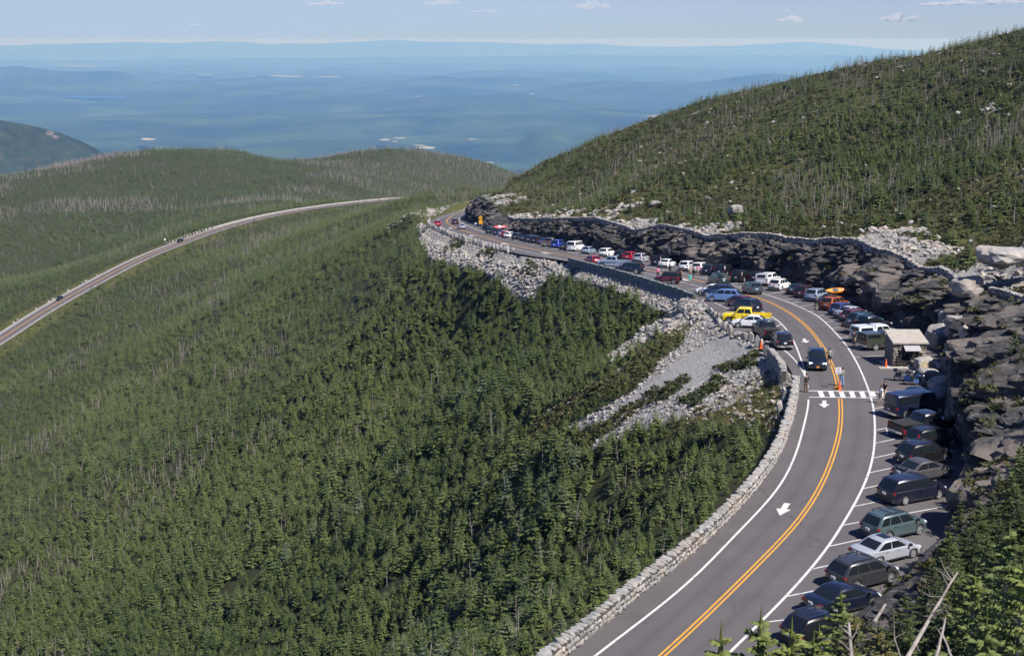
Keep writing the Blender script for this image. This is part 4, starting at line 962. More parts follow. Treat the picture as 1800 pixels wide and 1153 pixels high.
stone_wall('stone_wall', W1, 'long pale stone wall with upright coping curving along the outside of the near road', 'stone wall', nparts=300, inner=1, seed=3, cap=.42, th=.72, ht=.88)
W2 = zfix(resample(rp([(1390,664),(1386,650),(1377,637),(1366,625)]), .6)); W2[:, 0] -= .7
stone_wall('stone_wall', W2, 'short weathered stone wall ending beside the guard stones, left of the approaching SUV', 'stone wall', nparts=60, inner=1, seed=4, th=.7, ht=.75, drop=1.2, both=True)
PW = zfix(resample(rp([(1004,459.5),(1080,479),(1150,500),(1195,514.5),(1224,526)]), .8)); PW[:, :2] += -normals2(PW)*-.3
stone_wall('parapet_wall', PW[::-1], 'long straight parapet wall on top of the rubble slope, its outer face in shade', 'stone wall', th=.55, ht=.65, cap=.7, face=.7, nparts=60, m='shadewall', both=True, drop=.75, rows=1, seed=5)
DT = TL[(TL[:, 1] > 116) & (TL[:, 1] < 372)][::1].copy(); DT[:, 2] = np.maximum(hgt(DT[:, 0], DT[:, 1]), DT[:, 2])-.12+.28*fbm(DT[:, 0]/5, DT[:, 1]/5, o=3, seed=88)
stone_wall('rim_wall', DT, 'rough dry stone wall running along the rim of the rock cut', 'stone wall', th=.8, ht=.5, cap=.95, face=.9, nparts=220, m='rock', corem='mortar', both=True, drop=.35, seed=6, rows=1)

# ------------------------------------------------------------------ guard stones along the outer kerb
gs = []
seg = AL[(AL[:, 1] > 276) & (AL[:, 1] < 428)]; segn = -normals2(AL)[(AL[:, 1] > 276) & (AL[:, 1] < 428)]
d = np.r_[0, np.cumsum(np.linalg.norm(np.diff(seg[:, :2], axis=0), axis=1))]; s = 1.0; rg2 = random.Random(9); kk = 0
while s < d[-1]:
    x = np.interp(s, d, seg[:, 0]+segn[:, 0]*.45); y = np.interp(s, d, seg[:, 1]+segn[:, 1]*.45); gs.append((x, y, rg2.uniform(.7, 1.1), rg2.uniform(.5, .8), rg2.uniform(1.0, 1.5), kk, 'far')); s += rg2.uniform(2.3, 3.3); kk += 1
for kk, (a, b, w_, h_) in enumerate([(1232,535,.8,.7),(1240,541,.6,.6),(1249,549,.8,.6),(1256,556,.7,.6),(1263,563,.9,.9),(1265,571,.8,.95),(1273,578,.8,.9),(1284,585,.8,1.0),(1297,590,1.0,.5),(1309,595,.9,.8),(1319,599,.75,1.05),(1331,607,.7,1.1),(1338,611,.6,.95),(1346,619,.7,.8),(1354,622,.9,.6),(1378,700,.7,1.3),(1371,718,.9,1.1)]):
    p = on_road(a, b); gs.append((p[0], p[1], w_, w_*.7, h_, kk, 'near'))
nfar = sum(1 for g in gs if g[6] == 'far')
for x, y, w_, t_, h_, kk, kind in gs:
    z = float(zr(y))-.2
    if kk >= 15 and kind == 'near': z = float(hgt(x, y))
    o = link('guard_stone', SLABS[rg2.randrange(6)], M['wallstone'], None, (float(x), float(y), z+h_*.5)); o.scale = (w_, t_, h_+.4); o.rotation_euler = (rg2.uniform(-.1, .1), rg2.uniform(-.1, .1), rg2.uniform(0, 3))
    ordn = ['first', 'second', 'third', 'fourth', 'fifth', 'sixth', 'seventh', 'eighth', 'ninth', 'tenth', 'eleventh', 'twelfth', 'thirteenth', 'fourteenth', 'fifteenth', 'sixteenth', 'seventeenth', 'eighteenth', 'nineteenth', 'twentieth']
    if kind == 'far':
        lab = 'pale upright guard stone, '+(ordn[kk]+' from the end of the parapet wall' if kk < 20 else (ordn[nfar-1-kk]+' from the red SUV at the far bend' if nfar-1-kk < 20 else 'between the painted lane arrows, stone %s past the twentieth' % ordn[min(kk-20, 19)]))
    else:
        lab = 'rough grey guard stone, '+ordn[kk]+' along the kerb from the parapet end' if kk < 15 else ('tall pale stone on the grassy bank beside the wall bend' if kk == 15 else 'squat grey stone on the grassy bank below the wall bend')
    tag(o, lab, 'guard stone', 'guard stones along the outer kerb')

# big broken blocks on the cut
def blob_rock(seed, d, sub_=3):
    bm = bmesh.new(); bmesh.ops.create_icosphere(bm, subdivisions=sub_, radius=.5)
    co_ = np.array([v.co[:] for v in bm.verts]); l = np.abs(co_).max(1, keepdims=True); co_ = co_/(l**.65+1e-6)*(.5**.65)
    f_ = 1+.28*fbm(co_[:, 0]*2.5+seed, co_[:, 1]*2.5, co_[:, 2]*2.5, o=3, seed=seed)
    co_ = co_*f_[:, None]*np.array(d)
    for v, c_ in zip(bm.verts, co_): v.co = c_
    me = bpy.data.meshes.new('rock_block'); bm.to_mesh(me); bm.free(); return me
BL = [(1652,600,148,(2.5,2.2,3.4),.4),(1676,640,138,(2.4,2.4,4.4),.2),(1690,575,146,(3.2,2.6,2.6),.6),(1668,560,150,(2.2,2,2.0),1.1),(1640,505,170,(5.5,3.5,1.2),.5),(1608,480,180,(6,3.5,1.0),.7),(1566,458,188,(5.5,3.2,1.0),.6),(1716,600,134,(2.2,2.6,3.0),.5),(1740,675,122,(3.2,2.4,2.2),.9),(1712,715,120,(3.8,2.2,1.9),.7),(1766,640,118,(2.6,4,1.6),.2),(1780,735,110,(4,3,2.2),.5),(1735,790,107,(4.5,3,4),1.2),(1790,700,113,(3.2,2.2,1.4),.3),(1655,677,126,(2.2,1.8,1.4),.1),(1650,692,122,(1.6,1.4,.9),.8),(1778,450,150,(8,4.2,1.8),.5),(1745,460,152,(3.5,2.5,1.0),.8),(1293,369,262,(2.6,2.0,1.7),.4),(1155,360,300,(3.5,2.5,1.4),.2),(1700,505,150,(3,3,2),.2),(1625,640,137.5,(1.8,1.5,1.3),.2),(1633,660,133,(2.6,1.9,1.2),.2),(1725,860,98,(3.2,2.4,3.4),.3),(1752,845,97,(3.2,2.4,2),.9),(1700,880,93,(2.6,2,2.4),.6)]
BLAB = ['pale broken block right of the stone hut','tall slanting block behind the motorcycle boulders','pale ledge block high behind the hut','small rounded block above the hut roof','long sunlit slab jutting from the cut above the hut','flat sunlit slab on the cut above the maroon hatchback','flat sunlit slab at the left of the slab group on the cut','blocky rock leaning right of the slanting block','rounded rock with a sunlit crown right of the planter','long tilted rock above the black pickup bonnet','narrow rock rising toward the right edge','wide pale topped rock near the right edge','huge dark block above the black SUVs','low pale rock beside a green bush at the right edge','squared grey boulder next to the motorcycle','low flat boulder between motorcycle and blue van','large sloping grey slab at the right photo edge above the rim wall','smaller slab left of the large sloping slab','lone pale boulder standing on the slope above the cut','low pale outcrop on the slope above the far parked row','blocky rock under the stepped rim wall','small boulder at the foot of the hut corner','flat topped boulder behind the motorcycle','dark leaning block above the grey green SUV','pale edged block half buried in fir branches','dark block at the foot of the firs by the long stall line']
for q, ((a, b, d_, dm, rz), lb) in enumerate(zip(BL, BLAB)):
    p = at(a, b, d_); o = link('boulder', blob_rock(500+q, dm), M['rock' if q not in (12, 23, 25, 6, 5) else 'cut'], None, tuple(map(float, p))); o.rotation_euler = (rg2.uniform(-.25, .25), rg2.uniform(-.3, .3), rz)
    tag(o, lb, 'boulder')
CARS=[
(16.3, 70.3, 30, 'suv', 'black', 'black SUV with silver rails half hidden by firs, nearest of the row', 'rails'),
(18.4, 74.6, 30, 'sedan', 'navy', 'dark navy sedan partly behind fir branches, second car of the near row', ''),
(20.4, 78.3, 30, 'suv', 'charcoal', 'dark grey SUV parked between the navy sedan and the silver sedan', 'rails'),
(22.8, 82.4, 30, 'sedan', 'silver', 'silver sedan with orange tail lights, parked beside the dark grey SUV', 'sunroof'),
(24.4, 86.6, 30, 'suv', 'greengrey', 'grey green SUV with roof rack, parked below the long painted stall line', 'rails'),
(27.6, 93.9, 27, 'minivan', 'navyblack', 'dark navy minivan with silver wheels, parked beside the grey coupe', ''),
(29.7, 98.7, 28, 'sedan', 'grey', 'grey sedan with a rear spoiler, squeezed beside the navy minivan', 'spoiler'),
(30.9, 102.6, 28, 'suv', 'black', 'black SUV with silver roof rails and a chrome hitch, above the grey sedan', 'rails'),
(32.6, 106.7, 28, 'suv', 'black', 'black SUV with tall red tail lights, behind the black pickup bed', 'rails'),
(33.1, 110.5, 24, 'pickup', 'black', 'black crew cab pickup with a tonneau cover, beside the dark blue van', 'cover'),
(34.1, 116.6, 24, 'van', 'bluevan', 'dark blue full size van nearest the crosswalk', ''),
(35.6, 120.5, 26, 'sedan', 'navy', 'dark blue sedan mostly hidden behind the dark blue van', ''),
(38.8, 144.6, 18, 'pickup', 'olive', 'olive green pickup parked against the stone hut', 'cap'),
(39.0, 148.8, 20, 'pickup', 'white', 'white pickup with a white bed cap beside the olive pickup', 'cap'),
(39.4, 154.5, 24, 'pickup', 'black', 'black pickup with open bed, parked beside the white capped pickup', ''),
(40.1, 158.6, 28, 'suv', 'teal', 'dark teal SUV with bright roof edge, beside the black open bed pickup', 'rails'),
(40.1, 162.3, 30, 'hatch', 'maroon', 'maroon hatchback between the silver sedan and the dark teal SUV', ''),
(40.2, 165.2, 32, 'sedan', 'silver', 'silver sedan squeezed between the maroon and the blue hatchbacks', ''),
(39.9, 168.0, 41, 'hatch', 'blue', 'dark blue hatchback beside the orange SUV', ''),
(39.9, 172.8, 46, 'suv', 'orange', 'orange SUV parked below the orange kayak', 'rails'),
(40.5, 177.4, 49, 'sedan', 'black', 'black sedan carrying an orange kayak on its roof', ''),
(39.8, 182.4, 52, 'suv', 'silverblue', 'silver SUV with red tail lights, left of the orange kayak', ''),
(39.2, 186.5, 54, 'suv', 'maroondark', 'dark maroon SUV beside the silver SUV near the kayak', 'rails'),
(39.0, 190.9, 55, 'sedan', 'darkteal', 'dark green sedan beside the white SUV with the bicycle', ''),
(37.5, 196.4, 57, 'suv', 'white', 'white SUV with a bicycle on its rear rack', ''),
(37.4, 204.5, 58, 'pickup', 'white', 'white pickup with cap beside the white SUV with bicycle', 'cap'),
(36.9, 209.8, 59, 'suv', 'navy', 'navy SUV hidden behind the white capped pickup', ''),
(34.4, 210.0, 59, 'bigsuv', 'black', 'big black SUV with chrome rails, parked behind the dark van in the lane', 'rails'),
(33.5, 221.4, 61, 'bigsuv', 'black', 'black SUV with pale roof rails, partly behind the dark van', 'rails'),
(31.7, 223.5, 61, 'suv', 'navy', 'navy SUV with red tail lights, beside the pink shirted person', ''),
(30.6, 228.1, 62, 'suv', 'white', 'white SUV behind the standing group of people', ''),
(29.0, 231.7, 62, 'suv', 'white', 'white hatch-backed SUV, left of the standing group of people', ''),
(26.4, 239.4, 63, 'sedan', 'white', 'bright white sedan in the middle of the far row', ''),
(25.7, 243.5, 63, 'bigsuv', 'black', 'tall black SUV just left of the bright white sedan', ''),
(23.1, 251.7, 64, 'suv', 'silver', 'pale silver SUV beside the bright red SUV', ''),
(21.7, 256.1, 64, 'suv', 'red', 'bright red SUV parked against the rock cut', ''),
(20.4, 260.7, 64, 'suv', 'navy', 'dark navy SUV left of the bright red SUV', ''),
(18.0, 267.1, 64, 'suv', 'white', 'small white SUV nearest the dark navy SUV of the far row', ''),
(15.0, 275.4, 65, 'hatch', 'silverblue', 'pale blue hatchback beside the white passenger van', ''),
(12.9, 284.8, 65, 'van', 'white', 'white passenger van with two dark rear windows', ''),
(11.3, 288.3, 65, 'sedan', 'black', 'black sedan hidden beside the white passenger van', ''),
(9.8, 295.3, 65, 'minivan', 'royal', 'royal blue minivan beside the dark sedan and the brown pickup', ''),
(8.1, 300.5, 65, 'pickup', 'brown', 'brown grey pickup beside the royal blue minivan', ''),
(7.1, 306.5, 65, 'sedan', 'blue', 'blue sedan left of the brown grey pickup', ''),
(5.7, 311.9, 65, 'suv', 'black', 'black SUV left of the blue sedan in the far row', ''),
(4.5, 315.8, 65, 'suv', 'darkblue', 'dark blue SUV with pale roof bars in the far row', 'rails'),
(3.3, 320.9, 66, 'sedan', 'navy', 'navy sedan right of the dark teal wagon in the far row', ''),
(1.5, 327.1, 66, 'suv', 'darkteal', 'dark teal wagon right of the white hatchback in the far row', ''),
(-0.5, 334.5, 66, 'hatch', 'white', 'white hatchback at the far end of the row', ''),
(-1.1, 338.4, 66, 'hatch', 'red', 'red hatchback hidden behind the far white hatchback', ''),
(-1.7, 342.5, 66, 'sedan', 'silver', 'silver sedan left of the far white hatchback', ''),
(-3.2, 347.9, 66, 'suv', 'darkblue', 'dark blue SUV carrying a red and white canoe', ''),
(-5.0, 355.0, 66, 'suv', 'darkteal', 'dark teal SUV at the very end of the parked row, by the guard rail', ''),
(14.1, 247.3, 115, 'hatch', 'red', 'red hatchback parked behind the retaining wall parapet', ''),
(17.4, 240.5, 160, 'pickup', 'silverblue', 'silver blue pickup with black bed behind the parapet', ''),
(18.8, 225.5, 160, 'bigsuv', 'navy', 'long dark navy SUV behind the parapet', 'rails'),
(22.9, 206.6, 158, 'jeep', 'wine', 'dark wine red soft top jeep with rear spare wheel', ''),
(27.2, 190.4, 165, 'sedan', 'white', 'white sedan at the end of the parapet wall', ''),
(27.6, 187.5, 163, 'suv', 'darkblue', 'dark blue SUV wedged between the white sedan and the light blue SUV', 'rails'),
(27.4, 181.3, 162, 'suv', 'ltblue', 'light blue SUV facing the guard stones', ''),
(28.5, 175.5, 118, 'hatch', 'wine', 'burgundy hatchback with bright red tail lights', ''),
(28.6, 170.7, 118, 'suv', 'navy', 'navy SUV parked between the burgundy hatchback and the yellow pickup', 'rails'),
(27.0, 161.0, 165, 'pickup', 'yellow', 'bright yellow crew cab pickup with open bed', ''),
(27.1, 157.9, 167, 'sedan', 'white', 'white sedan parked in front of the yellow pickup', ''),
(27.6, 151.5, 95, 'pickup', 'black', 'black pickup with red tail lights, nose to the guard stones', 'cover'),
(28.2, 145.5, 89, 'suv', 'black', 'black SUV with shiny bumper, last car before the stone wall', ''),
(30.2, 205.2, 100, 'minivan', 'darkgreen', 'dark green van driving away along the road', ''),
(32.8, 191.5, 97, 'suv', 'slate', 'slate green SUV driving away along the road', ''),
(29.7, 135.2, -99, 'suv', 'navy', 'dark blue SUV driving toward the crosswalk with its front lights gleaming', ''),
(-21.1, 396.7, 101, 'suv', 'red', 'red SUV rounding the outside of the far bend', ''),
(-16.6, 409.6, 98, 'suv', 'maroondark', 'dark maroon SUV on the far bend', ''),
(-13.5, 379.5, 99, 'sedan', 'silver', 'silver sedan driving up to the far bend', ''),
]
# ------------------------------------------------------------------ vehicles
PAINT = dict(black=(.012,.012,.014), navy=(.009,.014,.032), charcoal=(.045,.045,.05), silver=(.46,.48,.54), greengrey=(.085,.125,.135), navyblack=(.014,.016,.035), grey=(.10,.095,.10), bluevan=(.008,.014,.042), olive=(.055,.062,.045), white=(.78,.79,.80), teal=(.02,.055,.075), maroon=(.15,.02,.03), blue=(.02,.05,.18), orange=(.45,.10,.025), silverblue=(.30,.38,.50), maroondark=(.06,.014,.02), darkteal=(.012,.04,.05), red=(.48,.01,.03), royal=(.02,.06,.42), brown=(.17,.13,.11), darkblue=(.02,.035,.10), wine=(.12,.01,.025), ltblue=(.13,.24,.47), yellow=(.85,.62,.0), darkgreen=(.015,.04,.03), slate=(.05,.085,.11))
for k_, c_ in PAINT.items():
    m = mat('paint_'+k_, c_, .32, metal=.0 if k_ in ('white', 'yellow') else .25, coat=.8); M['p_'+k_] = m
    t = NT(m); n_ = t.noise(1.5, 4, .6, t.new('ShaderNodeTexCoord').outputs['Object']); t.color(t.mix(t.ramp(n_, [(.45, (0, 0, 0)), (.8, (.25, .25, .25))]), c_, tuple(v*.75+.05 for v in c_)))
plain('glass', 'dark_car_glass', (.012, .016, .020), .06, spec=.7)
plain('rubber', 'tyre_rubber', (.018, .018, .018), .85)
plain('alloy', 'wheel_alloy', (.62, .62, .64), .3, .7)
plain('trim', 'black_plastic_trim', (.02, .02, .022), .6)
plain('chrome', 'chrome', (.75, .76, .78), .15, 1.0)
plain('plate', 'number_plate', (.62, .64, .66), .5)
plain('plate_o', 'orange_number_plate', (.75, .30, .04), .5)
plain('amber', 'amber_lens', (.75, .22, .03), .25, coat=.5)
plain('redlens', 'red_lens', (.28, .008, .012), .2, coat=.8)
plain('clearlens', 'clear_lens', (.72, .74, .78), .12, coat=.8)
plain('softtop', 'black_soft_top', (.02, .02, .022), .9)
plain('brakelit', 'lit_brake_light', (.8, .02, .04), .3, emit=(1.0, .02, .06, 2.2))
plain('headlit', 'lit_headlight', (.8, .85, .9), .3, emit=(.9, .95, 1.0, 4.0))
# L, W, H, ground clearance, wheel radius, wheelbase, hood z, belt z, x windscreen base, x roof front, x roof rear, x rear glass base, tail top z, nsidewin
CT = dict(sedan=(4.75,1.82,1.45,.20,.33,2.75,.76,.91,1.20,.22,-.78,-1.72,.99,2), suv=(4.55,1.84,1.68,.24,.36,2.65,.93,1.05,1.22,.42,-1.62,-2.16,1.06,3), bigsuv=(5.0,1.96,1.82,.28,.40,2.9,1.04,1.15,1.30,.60,-2.0,-2.40,1.16,3),
 minivan=(5.1,1.95,1.75,.20,.34,3.0,.90,1.02,1.62,.60,-1.98,-2.44,1.02,3), van=(5.5,2.0,2.06,.26,.37,3.5,1.12,1.18,1.75,1.20,-2.55,-2.68,1.18,4), pickup=(5.8,1.98,1.86,.34,.40,3.6,1.12,1.20,1.30,.80,-.60,-.85,1.12,2), hatch=(4.25,1.76,1.50,.20,.32,2.6,.80,.93,1.0,.40,-1.45,-1.95,.95,2), jeep=(4.1,1.85,1.84,.36,.41,2.5,1.06,1.12,.70,.50,-1.85,-1.95,1.10,2))
CMESH = {}
def body_parts(ty):
    """lower body, cabin shell and window panes for one kind of vehicle; x forward, origin on the ground"""
    if ty in CMESH: return CMESH[ty]
    L, W, H, gc, wr, wb, hz, bz, xw, xtf, xtr, xb, tz, nw = CT[ty]; h = L/2; w = W/2
    fx_ = wb/2+ (0.06 if ty != 'pickup' else .1); rx = fx_-wb
    bump = .10 if ty not in ('van', 'jeep') else .04
    top = [(h, gc+.12), (h, .52*bz), (h-.03, hz-.22), (h-bump-.10, hz-.08), (h-.45, hz+.01), (xw+.45, bz-.07), (xw, bz-.01)]
    if ty == 'pickup': top += [(0, bz), (xb, bz), (xb-.02, .62), (-h+.10, .62), (-h+.06, .62)]
    elif ty == 'sedan': top += [(0, bz+.01), (xb+.3, bz+.04), (xb, tz), (-h+.28, tz-.02), (-h+.08, tz-.08)]
    else: top += [(0, bz+.01), (xb, tz), (-h+.09, tz-.08)]
    top += [(-h, .56), (-h+.02, gc+.10)]
    def arch(xc):
        R = wr+.055; out = []
        for k_ in range(0, 9):
            a = math.pi*k_/8; out.append((xc-R*math.cos(a), max(gc, wr+R*math.sin(a)-.0) if 0 < k_ < 8 else gc))
        return out
    bot = [(-h+.10, gc)]+arch(rx)+arch(fx_)+[(h-.14, gc)]
    ring = top+bot
    ys = [(-1, .17, .055), (-.965, .07, .02), (-.82, .03, .0), (-.45, .01, 0), (0, 0, 0), (.45, .01, 0), (.82, .03, 0), (.965, .07, .02), (1, .17, .055)]
    mb = MB(); V = []; n = len(ring)
    for yf, ins, dz in ys:
        for (x, z) in ring:
            cap_ = 1 if z > .45*bz else .4
            xx = x
            if x > h-.5: xx = x-(ins*1.7+.24*abs(yf)**3)*(1.0)
            if x < -h+.5: xx = x+(ins*1.1+.13*abs(yf)**3)
            zz = z-(dz if z > bz*.75 else 0)+(.02*(1-yf*yf) if z > bz*.8 else 0)
            lean = 1-.035*max(0, z-.55)/.5
            V.append((xx, yf*w*lean, zz))
    Fc = []
    for j in range(len(ys)-1):
        for i in range(n): Fc.append((j*n+i, j*n+(i+1) % n, (j+1)*n+(i+1) % n, (j+1)*n+i))
    Fc += [tuple(range(n-1, -1, -1)), tuple((len(ys)-1)*n+i for i in range(n))]
    mb.add(V, Fc)
    # cabin shell
    wB, wT = w*.945, w*(.76 if ty not in ('van', 'jeep', 'bigsuv') else .86)
    zb = bz-.05
    def sec(t_):
        e = t_**1.15; x1 = xw+(xtf-xw)*t_; x0 = xb+(xtr-xb)*t_; hw = wB+(wT-wB)*e; z = zb+(H-.04-zb)*t_
        if t_ > .94: x1 -= .05; x0 += .05; hw -= .05
        return x0, x1, hw, z
    lv = [0, .3, .6, .88, .95, 1.0]; R = []
    for t_ in lv:
        x0, x1, hw, z = sec(t_); c_ = .10
        bow = .07*(1 if ty not in ('van', 'jeep') else .5)
        R.append([(x1-c_, -hw, z), (x1-.02, -hw+c_*.8, z), (x1+bow*.8, -hw*.4, z), (x1+bow, 0, z), (x1+bow*.8, hw*.4, z), (x1-.02, hw-c_*.8, z), (x1-c_, hw, z), ((x0+x1)/2, hw, z), (x0+c_, hw, z), (x0+.02, hw-c_*.8, z), (x0-bow*.5, 0, z), (x0+.02, -hw+c_*.8, z), (x0+c_, -hw, z), ((x0+x1)/2, -hw, z)])
    m_ = len(R[0]); cb = MB(); V = [p for r_ in R for p in r_]; Fc = []
    for j in range(len(lv)-1):
        for i in range(m_): Fc.append((j*m_+i, j*m_+(i+1) % m_, (j+1)*m_+(i+1) % m_, (j+1)*m_+i))
    x0, x1, hw, z = sec(1); top_ = (len(lv)-1)*m_; V.append(((x0+x1)/2, 0, z+.06)); ci = len(V)-1
    for i in range(m_): Fc.append((top_+i, top_+(i+1) % m_, ci))
    cb.add(V, Fc)
    eps = .014
    def side_pane(sd, u0, u1, t0, t1, cut0=0, cut1=0):
        V = []
        for t_, c0, c1 in ((t0, 0, 0), ((t0+t1)/2, cut0/2, cut1/2), (t1, cut0, cut1)):
            x0, x1, hw, z = sec(t_)
            xa0, xa1, *_ = sec(t0); X0, X1 = x0+.12, x1-.12
            a = X0+(X1-X0)*u0; b = X0+(X1-X0)*u1
            V += [(a, sd*(hw+eps), z), (b, sd*(hw+eps), z)]
        p = MB(); p.add(V, [(0, 1, 3, 2), (2, 3, 5, 4)] if sd < 0 else [(0, 2, 3, 1), (2, 4, 5, 3)]); return p
    def end_pane(front, t0, t1, f):
        V = []; bow = .07*(1 if ty not in ('van', 'jeep') else .5)
        for t_ in (t0, (t0+t1)/2, t1):
            x0, x1, hw, z = sec(t_)
            for yy in (-1, -.5, 0, .5, 1):
                b = bow*(1-abs(yy)**2*.9)*(1 if front else -.5); V.append(((x1 if front else x0)+b+(eps if front else -eps), yy*hw*f, z+.004))
        Fc = []
        for r_ in range(2):
            for c_ in range(4):
                a = r_*5+c_; q = (a, a+1, a+6, a+5); Fc.append(q if front else q[::-1])
        return MB().add(V, Fc)
    panes = [('windshield', end_pane(True, .10, .88, .86)), ('rear_window', end_pane(False, .14 if ty != 'sedan' else .1, .86, .82))]
    edges = {2: [0, .48, 1], 3: [0, .27, .62, 1], 4: [0, .24, .5, .76, 1]}[nw]
    for sd in (-1, 1):
        for a, b in zip(edges[:-1], edges[1:]): panes.append(('side_window', side_pane(sd, a+.02, b-.02, .14, .84)))
    res = dict(body=mb.mesh(ty+'_body', 38), cabin=cb.mesh(ty+'_cabin', 42), panes=[(n_, p.mesh(ty+'_'+n_, 50)) for n_, p in panes], fx=fx_, rx=rx, sec=sec)
    # wheel
    wm = MB(); N = 20; rad = [(wr-.06, -.11), (wr, -.085), (wr, .085), (wr-.06, .11), (wr-.10, .085)]
    V = []
    for r_, y_ in rad:
        for k_ in range(N): a = 6.2832*k_/N; V.append((r_*math.cos(a), y_, r_*math.sin(a)))
    Fc = []
    for j in range(len(rad)-1):
        for k_ in range(N): Fc.append((j*N+k_, j*N+(k_+1) % N, (j+1)*N+(k_+1) % N, (j+1)*N+k_))
    Fc.append(tuple(range(N)))
    wm.add(V, [f[::-1] for f in Fc]); res['tyre'] = wm.mesh('tyre', 40)
    rm = MB(); rr_ = wr*.70; V = [(0, .105, 0)]; ns = 7
    rm.cyl((0, .05, 0), (0, .085, 0), rr_, rr_, 20, 1)
    for k_ in range(ns):
        a = 6.2832*k_/ns; ca, sa = math.cos(a), math.sin(a); ta, tb = .055, .035
        P = lambda r_, s_, y_: (ca*r_-sa*s_, y_, sa*r_+ca*s_)
        rm.add([P(.02, -ta, .112), P(.02, ta, .112), P(rr_, tb, .100), P(rr_, -tb, .100), P(.02, -ta, .085), P(.02, ta, .085), P(rr_, tb, .085), P(rr_, -tb, .085)], [(0, 1, 2, 3), (0, 4, 5, 1), (3, 2, 6, 7), (1, 5, 6, 2), (0, 3, 7, 4)], 0)
    N2 = 20; V = []
    for r_, y_ in ((rr_, .088), (rr_, .115), (rr_*.86, .112), (rr_*.84, .088)):
        for k_ in range(N2): a = 6.2832*k_/N2; V.append((r_*math.cos(a), y_, r_*math.sin(a)))
    rm.add(V, [(j*N2+k_, j*N2+(k_+1) % N2, (j+1)*N2+(k_+1) % N2, (j+1)*N2+k_) for j in range(3) for k_ in range(N2)], 0)
    rm.cyl((0, .09, 0), (0, .125, 0), .06, .05, 10, 0)
    res['rim'] = rm.mesh('rim', 40)
    CMESH[ty] = res; return res
SM = {}
def shared(key, fn):
    if key not in SM: SM[key] = fn()
    return SM[key]
